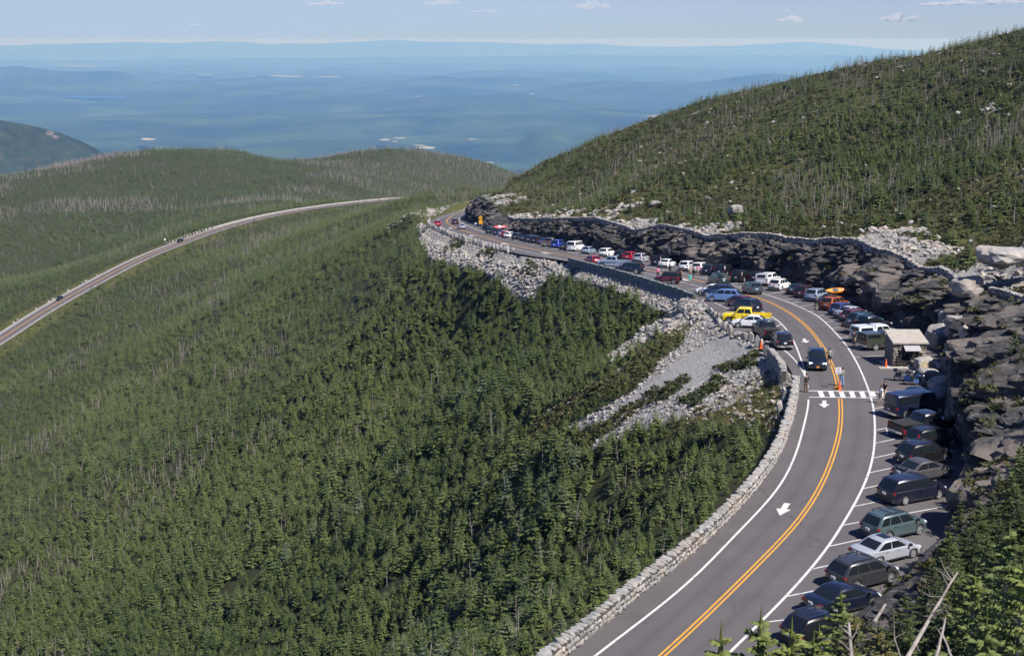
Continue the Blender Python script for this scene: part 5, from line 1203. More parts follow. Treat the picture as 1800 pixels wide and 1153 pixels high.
def build_car(x, y, hd, ty, col, label, opt, near=True, grp=None, z=None, cat=None, slope=None):
    L, W, H, gc, wr, wb, hz, bz, xw, xtf, xtr, xb, tz, nw = CT[ty]; h = L/2; w = W/2; B = body_parts(ty); sec = B['sec']
    name = {'suv': 'parked_suv', 'bigsuv': 'parked_suv', 'hatch': 'parked_hatchback', 'sedan': 'parked_sedan', 'minivan': 'minivan', 'van': 'passenger_van', 'pickup': 'pickup_truck', 'jeep': 'off_road_vehicle'}[ty]
    if 'driving' in label or 'bend' in label and 'red SUV' in label: name = name.replace('parked_', 'moving_')
    z0 = float(zr(y)) if z is None else z
    root = empty(name, (x, y, z0)); a = R_(hd)
    dz = (float(zr(y+.5))-float(zr(y-.5))) if slope is None else slope
    fwd = Vector((math.cos(a), math.sin(a), dz*math.sin(a))).normalized(); lat = Vector((-math.sin(a), math.cos(a), dz*math.cos(a))).normalized(); upv = fwd.cross(lat)
    root.rotation_euler = Matrix((fwd, lat, upv)).transposed().to_euler()
    tag(root, label, cat or {'suv': 'SUV', 'bigsuv': 'SUV', 'hatch': 'hatchback', 'sedan': 'sedan', 'minivan': 'minivan', 'van': 'van', 'pickup': 'pickup truck', 'jeep': 'jeep'}[ty], grp)
    pm = M['p_'+col]
    link('body', B['body'], pm, root); link('cabin', B['cabin'], M['softtop'] if ty == 'jeep' else pm, root)
    for n_, me in B['panes']: link(n_, me, M['glass'], root)
    for sx, sd in ((B['fx'], 1), (B['fx'], -1), (B['rx'], 1), (B['rx'], -1)):
        t_ = link('wheel', B['tyre'], M['rubber'], root, (sx, sd*(w-.11), wr)); t_.rotation_euler = (0, 0, 0 if sd > 0 else math.pi)
        link('rim', B['rim'], [M['alloy'], M['trim']], t_)
    def box(name, c, d, m, **k): return link(name, shared((name, ty, c, d), lambda: MB().box(c, d, **k).mesh(name)), M[m], root)
    tall = ty in ('suv', 'bigsuv', 'van', 'minivan', 'jeep')
    lit = 'bright red tail lights' in label
    for s_ in (-1, 1):
        if ty == 'pickup': box('taillight', (-h+.075, s_*(w-.13), .95), (.10, .14, .34), 'brakelit' if lit else 'redlens')
        elif ty == 'sedan': box('taillight', (-h+.20, s_*(w-.26), .80), (.20, .32, .13), 'brakelit' if lit else 'redlens')
        elif 'tall red' in label or ty == 'bigsuv': box('taillight', (-h+.20, s_*(w-.16), 1.18), (.14, .11, .50), 'redlens')
        else: box('taillight', (-h+.21, s_*(w-.17), .92 if ty != 'jeep' else .95), (.20, .20, .17), 'brakelit' if lit else 'redlens')
        hl = box('headlight', (h-.36, s_*(w-.30), hz-.17), (.30, .38, .13), 'headlit' if 'gleaming' in label else 'clearlens')
    if 'orange tail' in label or (ty == 'sedan' and near):
        for s_ in (-1, 1): box('indicator', (-h+.18, s_*(w-.20), .69), (.2, .30, .06), 'amber')
    box('rear_bumper', (-h+.10, 0, gc+.20), (.26, W*.93, .20), 'chrome' if ty in ('van', 'pickup') or 'shiny bumper' in label else 'trim')
    box('front_bumper', (h-.22, 0, gc+.13), (.30, W*.78, .18), 'trim')
    box('grille', (h-.10, 0, hz-.22), (.12, W*.46, .16), 'trim')
    box('number_plate', (-h-.012 if ty != 'sedan' else -h+.0, 0, .78 if ty != 'pickup' else .52), (.05, .31, .155), 'plate')
    if 'gleaming' in label: box('front_plate', (h-.015, 0, .46), (.06, .31, .16), 'plate_o')
    if near:
        for s_ in (-1, 1):
            box('mirror', (xw-.12, s_*(w+.09), bz+.06), (.12, .20, .14), 'trim')
            e_ = {2: [.5], 3: [.35], 4: [.3]}[nw]
            for xx in ((xw-1.0, xw-1.95) if ty not in ('van',) else (xw-1.0,)):
                if xx > xb: box('door_handle', (xx, s_*(w*.985+.012), bz-.13), (.17, .03, .035), 'chrome')
            # doors, a few millimetres proud of the body side
            doors = [(xw-.18, xw-1.12)]+([(xw-1.15, xw-2.0)] if ty in ('sedan', 'suv', 'bigsuv', 'minivan', 'hatch') or ty == 'pickup' else [])
            for d0, d1 in doors:
                d1 = max(d1, B['rx']+wr+.10) if ty != 'pickup' else max(d1, xb+.03)
                def dm(d0=d0, d1=d1, s_=s_):
                    V = []
                    for zz in (gc+.10, .55, bz-.10):
                        yy = w*(1-.035*max(0, zz-.55)/.5)+.010
                        V += [(d1, s_*yy, zz), (d0, s_*yy, zz)]
                    V += [(x_, s_*(abs(y_)-.02), z_) for x_, y_, z_ in V]
                    Fq = [(0, 1, 3, 2), (2, 3, 5, 4), (0, 6, 7, 1), (4, 5, 11, 10), (0, 2, 8, 6), (2, 4, 10, 8), (1, 7, 9, 3), (3, 9, 11, 5)]
                    return MB().add(V, Fq if s_ < 0 else [f[::-1] for f in Fq]).mesh('door', 30)
                link('door', shared(('door', ty, s_, d0), dm), pm, root)
            box('sill', (0, s_*(w-.012), gc+.05), (wb-2*wr-.14, .05, .10), 'trim')
    x0, x1, hw, zt = sec(1)
    if opt == 'rails':
        for s_ in (-1, 1):
            box('roof_rail', ((x0+x1)/2, s_*(hw-.04), H+.055), ((x1-x0)*.82, .05, .04), 'chrome' if ('rail' in label or 'bar' in label or 'bright' in label) else 'trim')
            for xx in (x0+.3, x1-.3): box('rail_foot', (xx, s_*(hw-.04), H+.01), (.10, .05, .07), 'trim')
        if 'rack' in label:
            for xx in (x0+.7, x1-.6): box('roof_bar', (xx, 0, H+.09), (.08, 2*hw-.1, .035), 'trim')
    if opt == 'sunroof': box('sunroof', (xtf-.45, 0, H+.005), (.55, .78, .03), 'glass')
    if opt == 'spoiler':
        box('spoiler', (-h+.25, 0, tz+.16), (.22, W*.72, .03), 'trim')
        for s_ in (-1, 1): box('spoiler_foot', (-h+.27, s_*W*.28, tz+.06), (.10, .04, .18), 'trim')
    if ty == 'pickup':
        bl = -h+.06; bc = (xb+bl)/2; bw = xb-bl
        for s_ in (-1, 1): link('bed_side', shared(('bs', s_), lambda: MB().box((bc, s_*(w-.085), .88), (bw, .15, .54)).mesh('bed_side')), pm, root)
        link('tailgate', shared('tg', lambda: MB().box((-h+.085, 0, .84), (.07, W-.34, .50)).mesh('tailgate')), pm, root)
        box('bed_floor', (bc, 0, .645), (bw-.06, W-.36, .03), 'trim')
        if opt == 'cover': box('tonneau_cover', (bc, 0, 1.17), (bw-.02, W-.14, .05), 'softtop')
        if opt == 'cap':
            link('bed_cap', shared('cap', lambda: MB().box((bc, 0, 1.47), (bw, W-.14, .62), taper=.93).mesh('bed_cap')), pm, root)
            for s_ in (-1, 1): box('cap_window', (bc, s_*(w*.925-.005), 1.50), (bw*.72, .03, .30), 'glass')
            box('cap_rear_window', (bl-.005, 0, 1.48), (.03, W*.62, .34), 'glass')
    if ty == 'jeep':
        sp = link('spare_wheel', B['tyre'], M['rubber'], root, (-h-.10, 0, .95)); sp.rotation_euler = (0, 0, R_(90)); link('rim', B['rim'], [M['alloy'], M['trim']], sp)
        for s_ in (-1, 1):
            for xx in (B['fx'], B['rx']): box('fender', (xx, s_*(w+.03), wr*2+.05), (.95, .28, .06), 'trim')
    if 'hitch' in label: box('hitch', (-h-.18, 0, .55), (.30, .10, .10), 'chrome')
    if ty == 'van' and near: box('high_brake_light', (-h+.16, 0, H-.12), (.05, .3, .05), 'redlens')
    return root
exec_cars = True
for k_, (x, y, hd, ty, col, lab, opt) in enumerate(CARS):
    build_car(x, y, hd, ty, col, lab, opt, near=(y < 235), grp=('vehicles moving on the road' if k_ >= len(CARS)-6 else ('cars nosed in to the outer kerb' if k_ >= 53 else 'cars parked along the rock cut')))
for (px_, py_, d_, col, lab) in ((110, 529, 655, 'navy', 'dark blue SUV on the lower road near the left photo edge'), (319, 428, 775, 'black', 'black SUV on the lower road beside the row of pale posts')):
    i = int(np.argmin(np.abs(LR[:, 0]-at(px_, py_, d_)[0]) + np.abs(LR[:, 1]-at(px_, py_, d_)[1]))); p = LR[i]; q = LR[i+1]; n_ = nl[i]
    hd = math.degrees(math.atan2(q[1]-p[1], q[0]-p[0])); build_car(p[0]-n_[0]*1.6, p[1]-n_[1]*1.6, hd+180, 'suv', col, lab, '', near=False, z=float(p[2])+.13, slope=0, grp='vehicles on the lower road')
# ------------------------------------------------------------------ people
plain('skin', 'skin', (.42, .25, .18), .6); plain('hair_dark', 'dark_hair', (.03, .022, .018), .8); plain('hair_brown', 'brown_hair', (.12, .07, .04), .8); plain('shoe', 'shoe', (.04, .04, .045), .7)
CL = dict(dark=(.03, .028, .032), greysh=(.26, .30, .28), greengrey=(.16, .21, .19), jeans=(.20, .36, .55), khaki=(.42, .36, .24), white=(.70, .76, .86), black=(.02, .02, .025), teal=(.02, .52, .45), pink=(.80, .22, .45), grey=(.40, .40, .42), brown=(.20, .13, .10), blue=(.25, .42, .62), red=(.5, .05, .06), tan=(.50, .40, .30))
for k_, c_ in CL.items(): plain('c_'+k_, 'cloth_'+k_, c_, .9)
def capmesh(long=False):
    bm = bmesh.new(); bmesh.ops.create_uvsphere(bm, u_segments=14, v_segments=10, radius=.108)
    for v in bm.verts:
        if v.co.z < (-.02 if not long else -.03) and v.co.x > .0: v.co.z = -.0; v.co.x *= .5
        if long and v.co.x <= 0.0 and v.co.z < 0: v.co.z -= .16*(-v.co.z/.108); v.co.x -= .01
        v.co.y *= .92
    me = bpy.data.meshes.new('hair'); bm.to_mesh(me); bm.free(); return me
HAIR, HAIRL = capmesh(), capmesh(True)
facem = MB(); 
for s_ in (-1, 1): facem.box((.112, s_*.034, 0), (.012, .022, .012))
EYES = facem.mesh('eyes'); NOSE = MB().add([(.105, -.014, -.03), (.105, .014, -.03), (.122, 0, -.035), (.108, 0, .01)], [(0, 2, 3), (2, 1, 3), (0, 1, 2)]).mesh('nose'); MOUTH = MB().box((.105, 0, -.062), (.01, .045, .010)).mesh('mouth')
SHOE = MB().box((.05, 0, .045), (.28, .105, .09), taper=.8).mesh('shoe')
def person(px_, py_, hd, fig, shirt, trou, label, hair='hair_dark', long=False, h=1.75, bag=None, xy=None, z=None):
    p = on_road(px_, py_) if xy is None else xy; s_ = h/1.80
    e = empty('person', (float(p[0]), float(p[1]), float(zr(p[1])) if z is None else z), (0, 0, R_(hd))); e.scale = (s_*1.04, s_*1.04, s_); tag(e, label, 'person', 'people in the parking area')
    b, sh, tr = FIG[fig]; bo = link('body', b, M['skin'], e); link('shirt', sh, M['c_'+shirt], e); link('trousers', tr, M['c_'+trou], e)
    link('hair', HAIRL if long else HAIR, M[hair], e, (.012, 0, 1.685)); link('eyes', EYES, M['hair_dark'], e, (.015, 0, 1.66)); link('nose', NOSE, M['skin'], e, (.015, 0, 1.65)); link('mouth', MOUTH, M['redlens'], e, (.015, 0, 1.65))
    st_ = {'stand': .06, 'stand_short': .05, 'sign': .05, 'walk': .24, 'walk_long': .22, 'hips': .05}[fig]
    for q in (-1, 1): link('shoe', SHOE, M['shoe'], e, (st_*q, q*.115, 0))
    if bag: link('bag', MB().box((-.14, .0, 1.18), (.14, .30, .42)).mesh('bag'), M['c_'+bag], e)
    return e
person(1416.5, 689, -60, 'hips', 'black', 'brown', 'person in dark jacket and brown trousers standing by the stone wall end', h=1.78)
person(1457.5, 641, -100, 'stand_short', 'greysh', 'dark', 'person in pale grey shirt beside the approaching dark blue SUV', h=1.74)
person(1479.5, 679, 100, 'sign', 'greengrey', 'jeans', 'person in blue jeans holding the white sign beside an orange cone', h=1.82)
person(1547, 709, -150, 'walk', 'white', 'black', 'person in white shirt and dark shorts walking off the crosswalk', long=True, hair='hair_dark', h=1.66)
person(1554.5, 701, -145, 'walk', 'black', 'tan', 'person in black top with long brown hair walking near the blue van', long=True, hair='hair_brown', h=1.68)
person(1434.5, 546, 40, 'stand', 'dark', 'khaki', 'person in dark shirt and khaki trousers at the rear of the orange SUV', h=1.76)
person(1500.5, 609, 60, 'stand_short', 'dark', 'khaki', 'person in dark shirt and pale shorts at the rear of the white capped pickup', h=1.78)
person(1212.5, 499.5, -60, 'stand_short', 'teal', 'teal', 'person in bright teal shirt and shorts walking on the stall lines', h=1.6)
person(1197, 493, 160, 'walk', 'brown', 'tan', 'person in brown top and pale shorts behind the wine red jeep', h=1.7)
person(1177.5, 482, -90, 'stand', 'black', 'dark', 'person in black standing beyond the wine red jeep roof', h=1.7)
person(1157.5, 489.5, -90, 'stand', 'pink', 'dark', 'person in pale pink top at the front of the wine red jeep', xy=on_road(1156, 487), h=1.6)
person(1213.5, 484.5, -70, 'stand_short', 'tan', 'tan', 'person in beige with dark hair, left of the standing group', long=True, h=1.66)
person(1219.5, 486, 60, 'walk_long', 'grey', 'dark', 'person with grey shirt and dark trousers in the middle of the group', h=1.76)
person(1226.5, 483.5, -80, 'stand_short', 'pink', 'tan', 'person in bright pink shirt, right of the standing group', h=1.66)
person(1232, 483, -80, 'stand_short', 'blue', 'jeans', 'child in pale blue next to the pink shirted person', h=1.25)
# sign held over the centre line
def prism(name, pts, th_, m, parent, loc=(0, 0, 0), rot=(0, 0, 0)):
    n = len(pts); V = [(x, -th_/2, z) for x, z in pts]+[(x, th_/2, z) for x, z in pts]
    o = link(name, MB().add(V, [tuple(range(n)), tuple(range(2*n-1, n-1, -1))]+[(i, n+i, n+(i+1) % n, (i+1) % n) for i in range(n)]).mesh(name), M[m], parent, loc); o.rotation_euler = rot; return o
plain('signwhite', 'white_sign_sheet', (.72, .74, .80), .5); plain('ink', 'sign_ink', (.06, .07, .10), .6); plain('yellow_sign', 'yellow_sign_sheet', (.85, .42, .01), .45); plain('galv', 'galvanised_post', (.42, .43, .45), .4, .6); plain('cone_orange', 'orange_cone_plastic', (.95, .13, .03), .5); plain('wood', 'weathered_tan_wood', (.42, .34, .22), .85)
p = on_road(1473.5, 683); e = empty('white_sign', tuple(map(float, p)), (0, 0, R_(6))); tag(e, 'white rectangular sign with lines of dark lettering on a thin post at the crosswalk', 'sign')
link('post', MB().cyl((0, 0, 0), (0, 0, 1.55), .022, .022, 8).mesh('post'), M['galv'], e); prism('panel', [(-.26, 1.38), (.26, 1.38), (.26, 1.98), (-.26, 1.98)], .025, 'signwhite', e, (-.05, 0, 0))
for q, (w_, y_) in enumerate(((.26, 1.85), (.34, 1.69), (.40, 1.50))):      # the lines of small print, too small to read in the photo
    prism('print_line', [(-w_/2, y_-.03), (w_/2, y_-.03), (w_/2, y_+.03), (-w_/2, y_+.03)], .006, 'ink', e, (-.05, -.017, 0))
def cone(px_, py_, label, h=.75):
    p = on_road(px_, py_); e = empty('traffic_cone', tuple(map(float, p))); tag(e, label, 'cone', 'orange traffic cones')
    mb = MB(); mb.cyl((0, 0, .03), (0, 0, h), .16, .035, 16); link('cone', mb.mesh('cone', 40), M['cone_orange'], e); link('base', MB().box((0, 0, .02), (.42, .42, .04), taper=.92).mesh('cone_base'), M['cone_orange'], e)
cone(1475.5, 685, 'orange traffic cone at the feet of the person with the sign', .85); cone(1557, 646, 'orange traffic cone at the corner of the stone hut', .85); cone(1337.5, 612, 'small orange cone between the guard stones and the black pickup', .8)
p = on_road(1470.5, 683.5); e = empty('sandbag', tuple(map(float, p)), (0, 0, .4)); o = link('sack', blob_rock(77, (.5, .32, .26), 2), M['yellow_sign'], e, (0, 0, .12)); o.data.polygons.foreach_set('use_smooth', [True]*len(o.data.polygons)); tag(e, 'small yellow sandbag on the ground beside the crosswalk cone', 'sandbag')
link('knot', MB().cyl((.22, 0, .14), (.34, 0, .17), .04, .06, 6).mesh('knot'), M['yellow_sign'], e)
# far bend furniture
p = on_road(845, 402); e = empty('warning_sign', tuple(map(float, p)), (0, 0, R_(-3))); tag(e, 'yellow diamond warning sign with black arrow above a yellow plate, on two posts', 'road sign')
for s_ in (-1, 1): link('post', MB().cyl((s_*.22, .04, 0), (s_*.22, .04, 2.6), .045, .045, 8).mesh('post'), M['galv'], e)
prism('diamond', [(0, 2.35), (.62, 2.95), (0, 3.55), (-.62, 2.95)], .03, 'yellow_sign', e); prism('plate', [(-.52, 1.25), (.52, 1.25), (.52, 2.32), (-.52, 2.32)], .03, 'yellow_sign', e)
prism('arrow_mark', [(-.12, 2.68), (.0, 2.68), (.0, 2.92), (.14, 2.92), (.14, 2.82), (.34, 2.98), (.14, 3.14), (.14, 3.04), (-.12, 3.04)], .008, 'ink', e, (0, -.02, 0))
p = on_road(815, 386.5); e = empty('road_sign', tuple(map(float, p))); tag(e, 'small white rectangular sign on a post at the inside of the far bend', 'road sign')
link('post', MB().cyl((0, 0, 0), (0, 0, 1.7), .05, .05, 8).mesh('post'), M['galv'], e); prism('panel', [(-.38, .95), (.38, .95), (.38, 1.75), (-.38, 1.75)], .03, 'signwhite', e, (0, -.06, 0))
p = on_road(838, 396.5); o = link('white_boulder', blob_rock(81, (1.2, 1.0, .95), 3), M['signwhite'], None, (float(p[0]), float(p[1]), float(p[2])+.25)); tag(o, 'white painted boulder left of the yellow warning sign', 'boulder')
e = empty('guard_rail', tuple(map(float, on_road(850, 401)))); tag(e, 'short pale guard rail behind the end of the parked row', 'guard rail'); a_ = on_road(847.5, 400)-np.array(e.location); b_ = on_road(858, 407)-np.array(e.location)
link('rail', MB().add([(a_[0], a_[1], a_[2]+.55), (b_[0], b_[1], b_[2]+.55), (b_[0], b_[1], b_[2]+.85), (a_[0], a_[1], a_[2]+.85), (a_[0]+.08, a_[1]+.05, a_[2]+.62), (b_[0]+.08, b_[1]+.05, b_[2]+.62), (b_[0]+.08, b_[1]+.05, b_[2]+.78), (a_[0]+.08, a_[1]+.05, a_[2]+.78)], [(0, 1, 5, 4), (4, 5, 6, 7), (7, 6, 2, 3), (0, 3, 2, 1)]).mesh('rail'), M['signwhite'], e)
for t_ in np.linspace(0, 1, 4):
    q = a_+(b_-a_)*t_; link('post', MB().box((q[0]+.12, q[1]+.05, q[2]+.4), (.12, .12, .8)).mesh('post'), M['galv'], e)
# lower road stones and wall
k0 = int(np.argmin(np.abs(LR[:, 1]-at(322, 426, 775)[1]))); k1 = int(np.argmin(np.abs(LR[:, 1]-at(384, 401, 806)[1])))
ords = ['first', 'second', 'third', 'fourth', 'fifth', 'sixth', 'seventh', 'eighth', 'ninth', 'tenth', 'eleventh', 'twelfth', 'thirteenth', 'fourteenth', 'fifteenth', 'sixteenth']
for q in range(16):
    f_ = k0-2+(k1-k0+3)*q/15; P_ = [np.interp(f_, range(len(LR)), LR[:, c_]) for c_ in range(3)]; N_ = [np.interp(f_, range(len(nl)), nl[:, c_]) for c_ in range(2)]
    o = link('guard_stone', SLABS[q % 6], M['wallstone'], None, (P_[0]-N_[0]*5.0, P_[1]-N_[1]*5.0, P_[2]+.65)); o.scale = (1.1, 1.0, 1.9); o.rotation_euler = (0, 0, q); tag(o, 'pale guard stone on the lower road, %s along from the black SUV' % ords[q], 'guard stone', 'pale guard stones on the lower road')
for q in range(14):
    y_ = 548+q*11+(q % 3)*3; i = int(np.argmin(np.abs(LR[:, 1]-y_))); o = link('guard_stone', SLABS[q % 6], M['wallstone'], None, (LR[i, 0]-nl[i, 0]*5.2, LR[i, 1]-nl[i, 1]*5.2, LR[i, 2]+.3)); o.scale = (1.3, 1.1, 1.2); o.rotation_euler = (0, 0, q*1.3); tag(o, 'low pale stone on the lower road kerb, %s from the left photo edge' % ords[q], 'guard stone', 'low pale stones on the lower road')
PWL = LR[k1:-4].copy(); PWL[:, :2] -= nl[k1:-4]*5.2
mb = MB(); n_ = len(PWL); V = []
for P_, N_ in zip(PWL, nl[k1:-4]): V += [(P_[0]-N_[0]*.5, P_[1]-N_[1]*.5, P_[2]-1.2), (P_[0]-N_[0]*.5, P_[1]-N_[1]*.5, P_[2]+.75), (P_[0], P_[1], P_[2]+.75), (P_[0], P_[1], P_[2]-1.2)]
mb.add(V, [(4*i+a, 4*i+a+1, 4*i+a+5, 4*i+a+4) for i in range(n_-1) for a in range(3)]+[(0, 3, 2, 1)]); tag(link('low_wall', mb.mesh('low_wall'), M['wallstone']), 'long low pale wall along the outer side of the lower road', 'stone wall')
i = int(np.argmin(np.abs(LR[:, 1]-at(308, 428, 768)[1]))); e = empty('road_sign', (LR[i, 0]-nl[i, 0]*6, LR[i, 1]-nl[i, 1]*6, LR[i, 2])); tag(e, 'small white sign on a post beside the lower road, left of the black SUV', 'road sign'); link('post', MB().cyl((0, 0, -.5), (0, 0, 3.0), .09, .09, 6).mesh('post'), M['galv'], e); prism('panel', [(-.5, 2.4), (.5, 2.4), (.5, 3.5), (-.5, 3.5)], .05, 'signwhite', e, (0, -.1, 0))

# ------------------------------------------------------------------ stone hut
HX0, HY0, HW, HD, HZ = 37.1, 135.1, 3.25, 3.3, -.28
hut = empty('stone_hut', (HX0, HY0, HZ), (0, 0, R_(0))); tag(hut, 'small square stone hut with a pale shed roof and propped-up grey hatch', 'hut')
plain('hutroof', 'pale_hut_roof', (.62, .55, .45), .8); t = NT(M['hutroof']); t.color(t.ramp(t.noise(2.5, 5, .6, t.pos()), [(.3, (.31, .28, .24)), (.6, (.40, .365, .32))]))
plain('hatch', 'grey_hatch_board', (.36, .35, .38), .7); plain('dark', 'painted_interior_shade', (.012, .012, .014), .9)
M['hutstone'] = rock_mat('hut_stone', (.22, .20, .17), (.44, .41, .36), scale=2.2)
zf, zb = 2.35, 2.9
mb = MB(); I_ = .09
ox0, ox1, oz0, oz1 = .95, 2.45, .62, 2.1
def quadw(V): mb.add(V, [(0, 1, 2, 3)])
for (a, b, c_, d_) in ((I_, ox0, 0, zf), (ox1, HW-I_, 0, zf), (ox0, ox1, 0, oz0), (ox0, ox1, oz1, zf)): mb.box(((a+b)/2, I_+.11, (c_+d_)/2), (b-a, .22, d_-c_))
mb.add([(I_, I_, 0), (I_, HD-I_, 0), (I_, HD-I_, zb), (I_, I_, zf)], [(3, 2, 1, 0)]); mb.add([(HW-I_, I_, 0), (HW-I_, HD-I_, 0), (HW-I_, HD-I_, zb), (HW-I_, I_, zf)], [(0, 1, 2, 3)]); mb.add([(I_, HD-I_, 0), (HW-I_, HD-I_, 0), (HW-I_, HD-I_, zb), (I_, HD-I_, zb)], [(3, 2, 1, 0)])
wall = link('wall', mb.mesh('hut_wall'), M['mortar'], hut)
rgb = random.Random(31); mb = MB(); nst = 0
def course(fn, L_, H_, skip=None):
    z = .0
    while z < H_-.08:
        h_ = rgb.uniform(.22, .36); h_ = min(h_, H_-z); s = 0
        while s < L_-.05:
            l = min(rgb.uniform(.28, .62), L_-s)
            if L_-s-l < .14: l = L_-s
            if not (skip and skip(s, s+l, z, z+h_)):
                fn(s+l/2, z+h_/2, l-.03, h_-.03)
            s += l
        z += h_
def blk(c_, d_):
    o = link('block', STONE[rgb.randrange(8)], M['hutstone'], wall, tuple(c_)); o.scale = tuple(d_)
sk = lambda a, b, c_, d_: b > ox0+.08 and a < ox1-.08 and d_ > oz0+.06 and c_ < oz1-.06
course(lambda s, z, l, h_: blk((s, .07+rgb.uniform(-.015, .015), z), (l*1.04, .20, h_*1.05)), HW, zf, sk)
course(lambda s, z, l, h_: blk((.07+rgb.uniform(-.015, .015), s, z), (.20, l*1.04, h_*1.05)), HD, zf+.2)
link('roof', MB().add([(-.12, -.15, zf-.02), (HW+.12, -.15, zf-.02), (HW+.12, HD+.1, zb+.06), (-.12, HD+.1, zb+.06), (-.12, -.15, zf+.12), (HW+.12, -.15, zf+.12), (HW+.12, HD+.1, zb+.2), (-.12, HD+.1, zb+.2)], [(3, 2, 1, 0), (4, 5, 6, 7), (0, 1, 5, 4), (1, 2, 6, 5), (2, 3, 7, 6), (3, 0, 4, 7)]).mesh('hut_roof'), M['hutroof'], hut)
link('hatch', MB().add([(ox0-.02, -.02, 2.18), (ox1+.05, -.02, 2.18), (ox1+.05, -.85, 1.78), (ox0-.02, -.85, 1.78), (ox0-.02, -.0, 2.22), (ox1+.05, 0, 2.22), (ox1+.05, -.86, 1.82), (ox0-.02, -.86, 1.82)], [(0, 1, 2, 3), (7, 6, 5, 4), (0, 4, 5, 1), (1, 5, 6, 2), (2, 6, 7, 3), (3, 7, 4, 0)]).mesh('hatch'), M['hatch'], hut)
link('interior_shade', MB().box(((ox0+ox1)/2, .42, (oz0+oz1)/2), (ox1-ox0+.1, .3, oz1-oz0)).mesh('shade_block'), M['dark'], hut)  # near-black block in the hatch hole, painted stand-in for the shaded hut inside
link('sill', MB().box(((ox0+ox1)/2, -.0, oz0), (ox1-ox0+.3, .34, .09)).mesh('sill'), M['hutstone'], hut)
for xx in (ox0+.1, ox1-.1): link('prop', MB().cyl((xx, .0, 1.2), (xx, -.8, 1.78), .015, .015, 6).mesh('prop'), M['galv'], hut)
plain('kerbm', 'pale_concrete', (.48, .45, .40), .85)
tag(link('kerb', MB().box((38.2, 134.5, HZ+.06), (5.2, .35, .16)).mesh('kerb'), M['kerbm']), kind='structure'); tag(link('hut_apron', MB().box((39.3, 136.2, HZ-.0), (5.6, 3.2, .12)).mesh('apron'), M['kerbm']), kind='structure')
# bench of tan slats
e = empty('slatted_bench', (39.35, 133.2, -.25), (0, 0, R_(35))); tag(e, 'tan slatted wooden bench tipped against the front of the stone hut', 'bench')
for q in range(5):
    o = link('slat', MB().box((0, 0, 0), (1.15, .10, .03)).mesh('slat'), M['wood'], e, (0, -.25+q*.02, .25+q*.17)); o.rotation_euler = (R_(80), R_(-28), 0)
for q in range(3):
    o = link('slat', MB().box((0, 0, 0), (1.15, .12, .03)).mesh('slat'), M['wood'], e, (0, -.4+q*.15, .34)); o.rotation_euler = (0, R_(-28), 0)
for s_ in (-1, 1):
    for q in (-.38, .05): o = link('leg', MB().cyl((s_*.5, q, 0), (s_*.5, q+.06, .42), .03, .03, 6).mesh('leg'), M['wood'], e)
# planter
PLN = zfix(resample(rp([(1668,745),(1664,730),(1660,716),(1658,704),(1664,692),(1676,682),(1694,674)]), .5))
stone_wall('planter_wall', PLN, 'low curved pale stone wall of the planter ahead of the blue van', 'stone wall', th=.38, ht=.7, cap=.5, face=.5, nparts=90, both=True, rows=1, seed=8)
V = [(p_[0]+.15, p_[1], p_[2]+.45) for p_ in PLN]+[(44, 128, .45), (43, 118, .45)]
tag(link('planter_gravel', MB().add(V, [tuple(range(len(V)))[::-1]]).mesh('planter_gravel'), M['rocktan']), kind='structure')

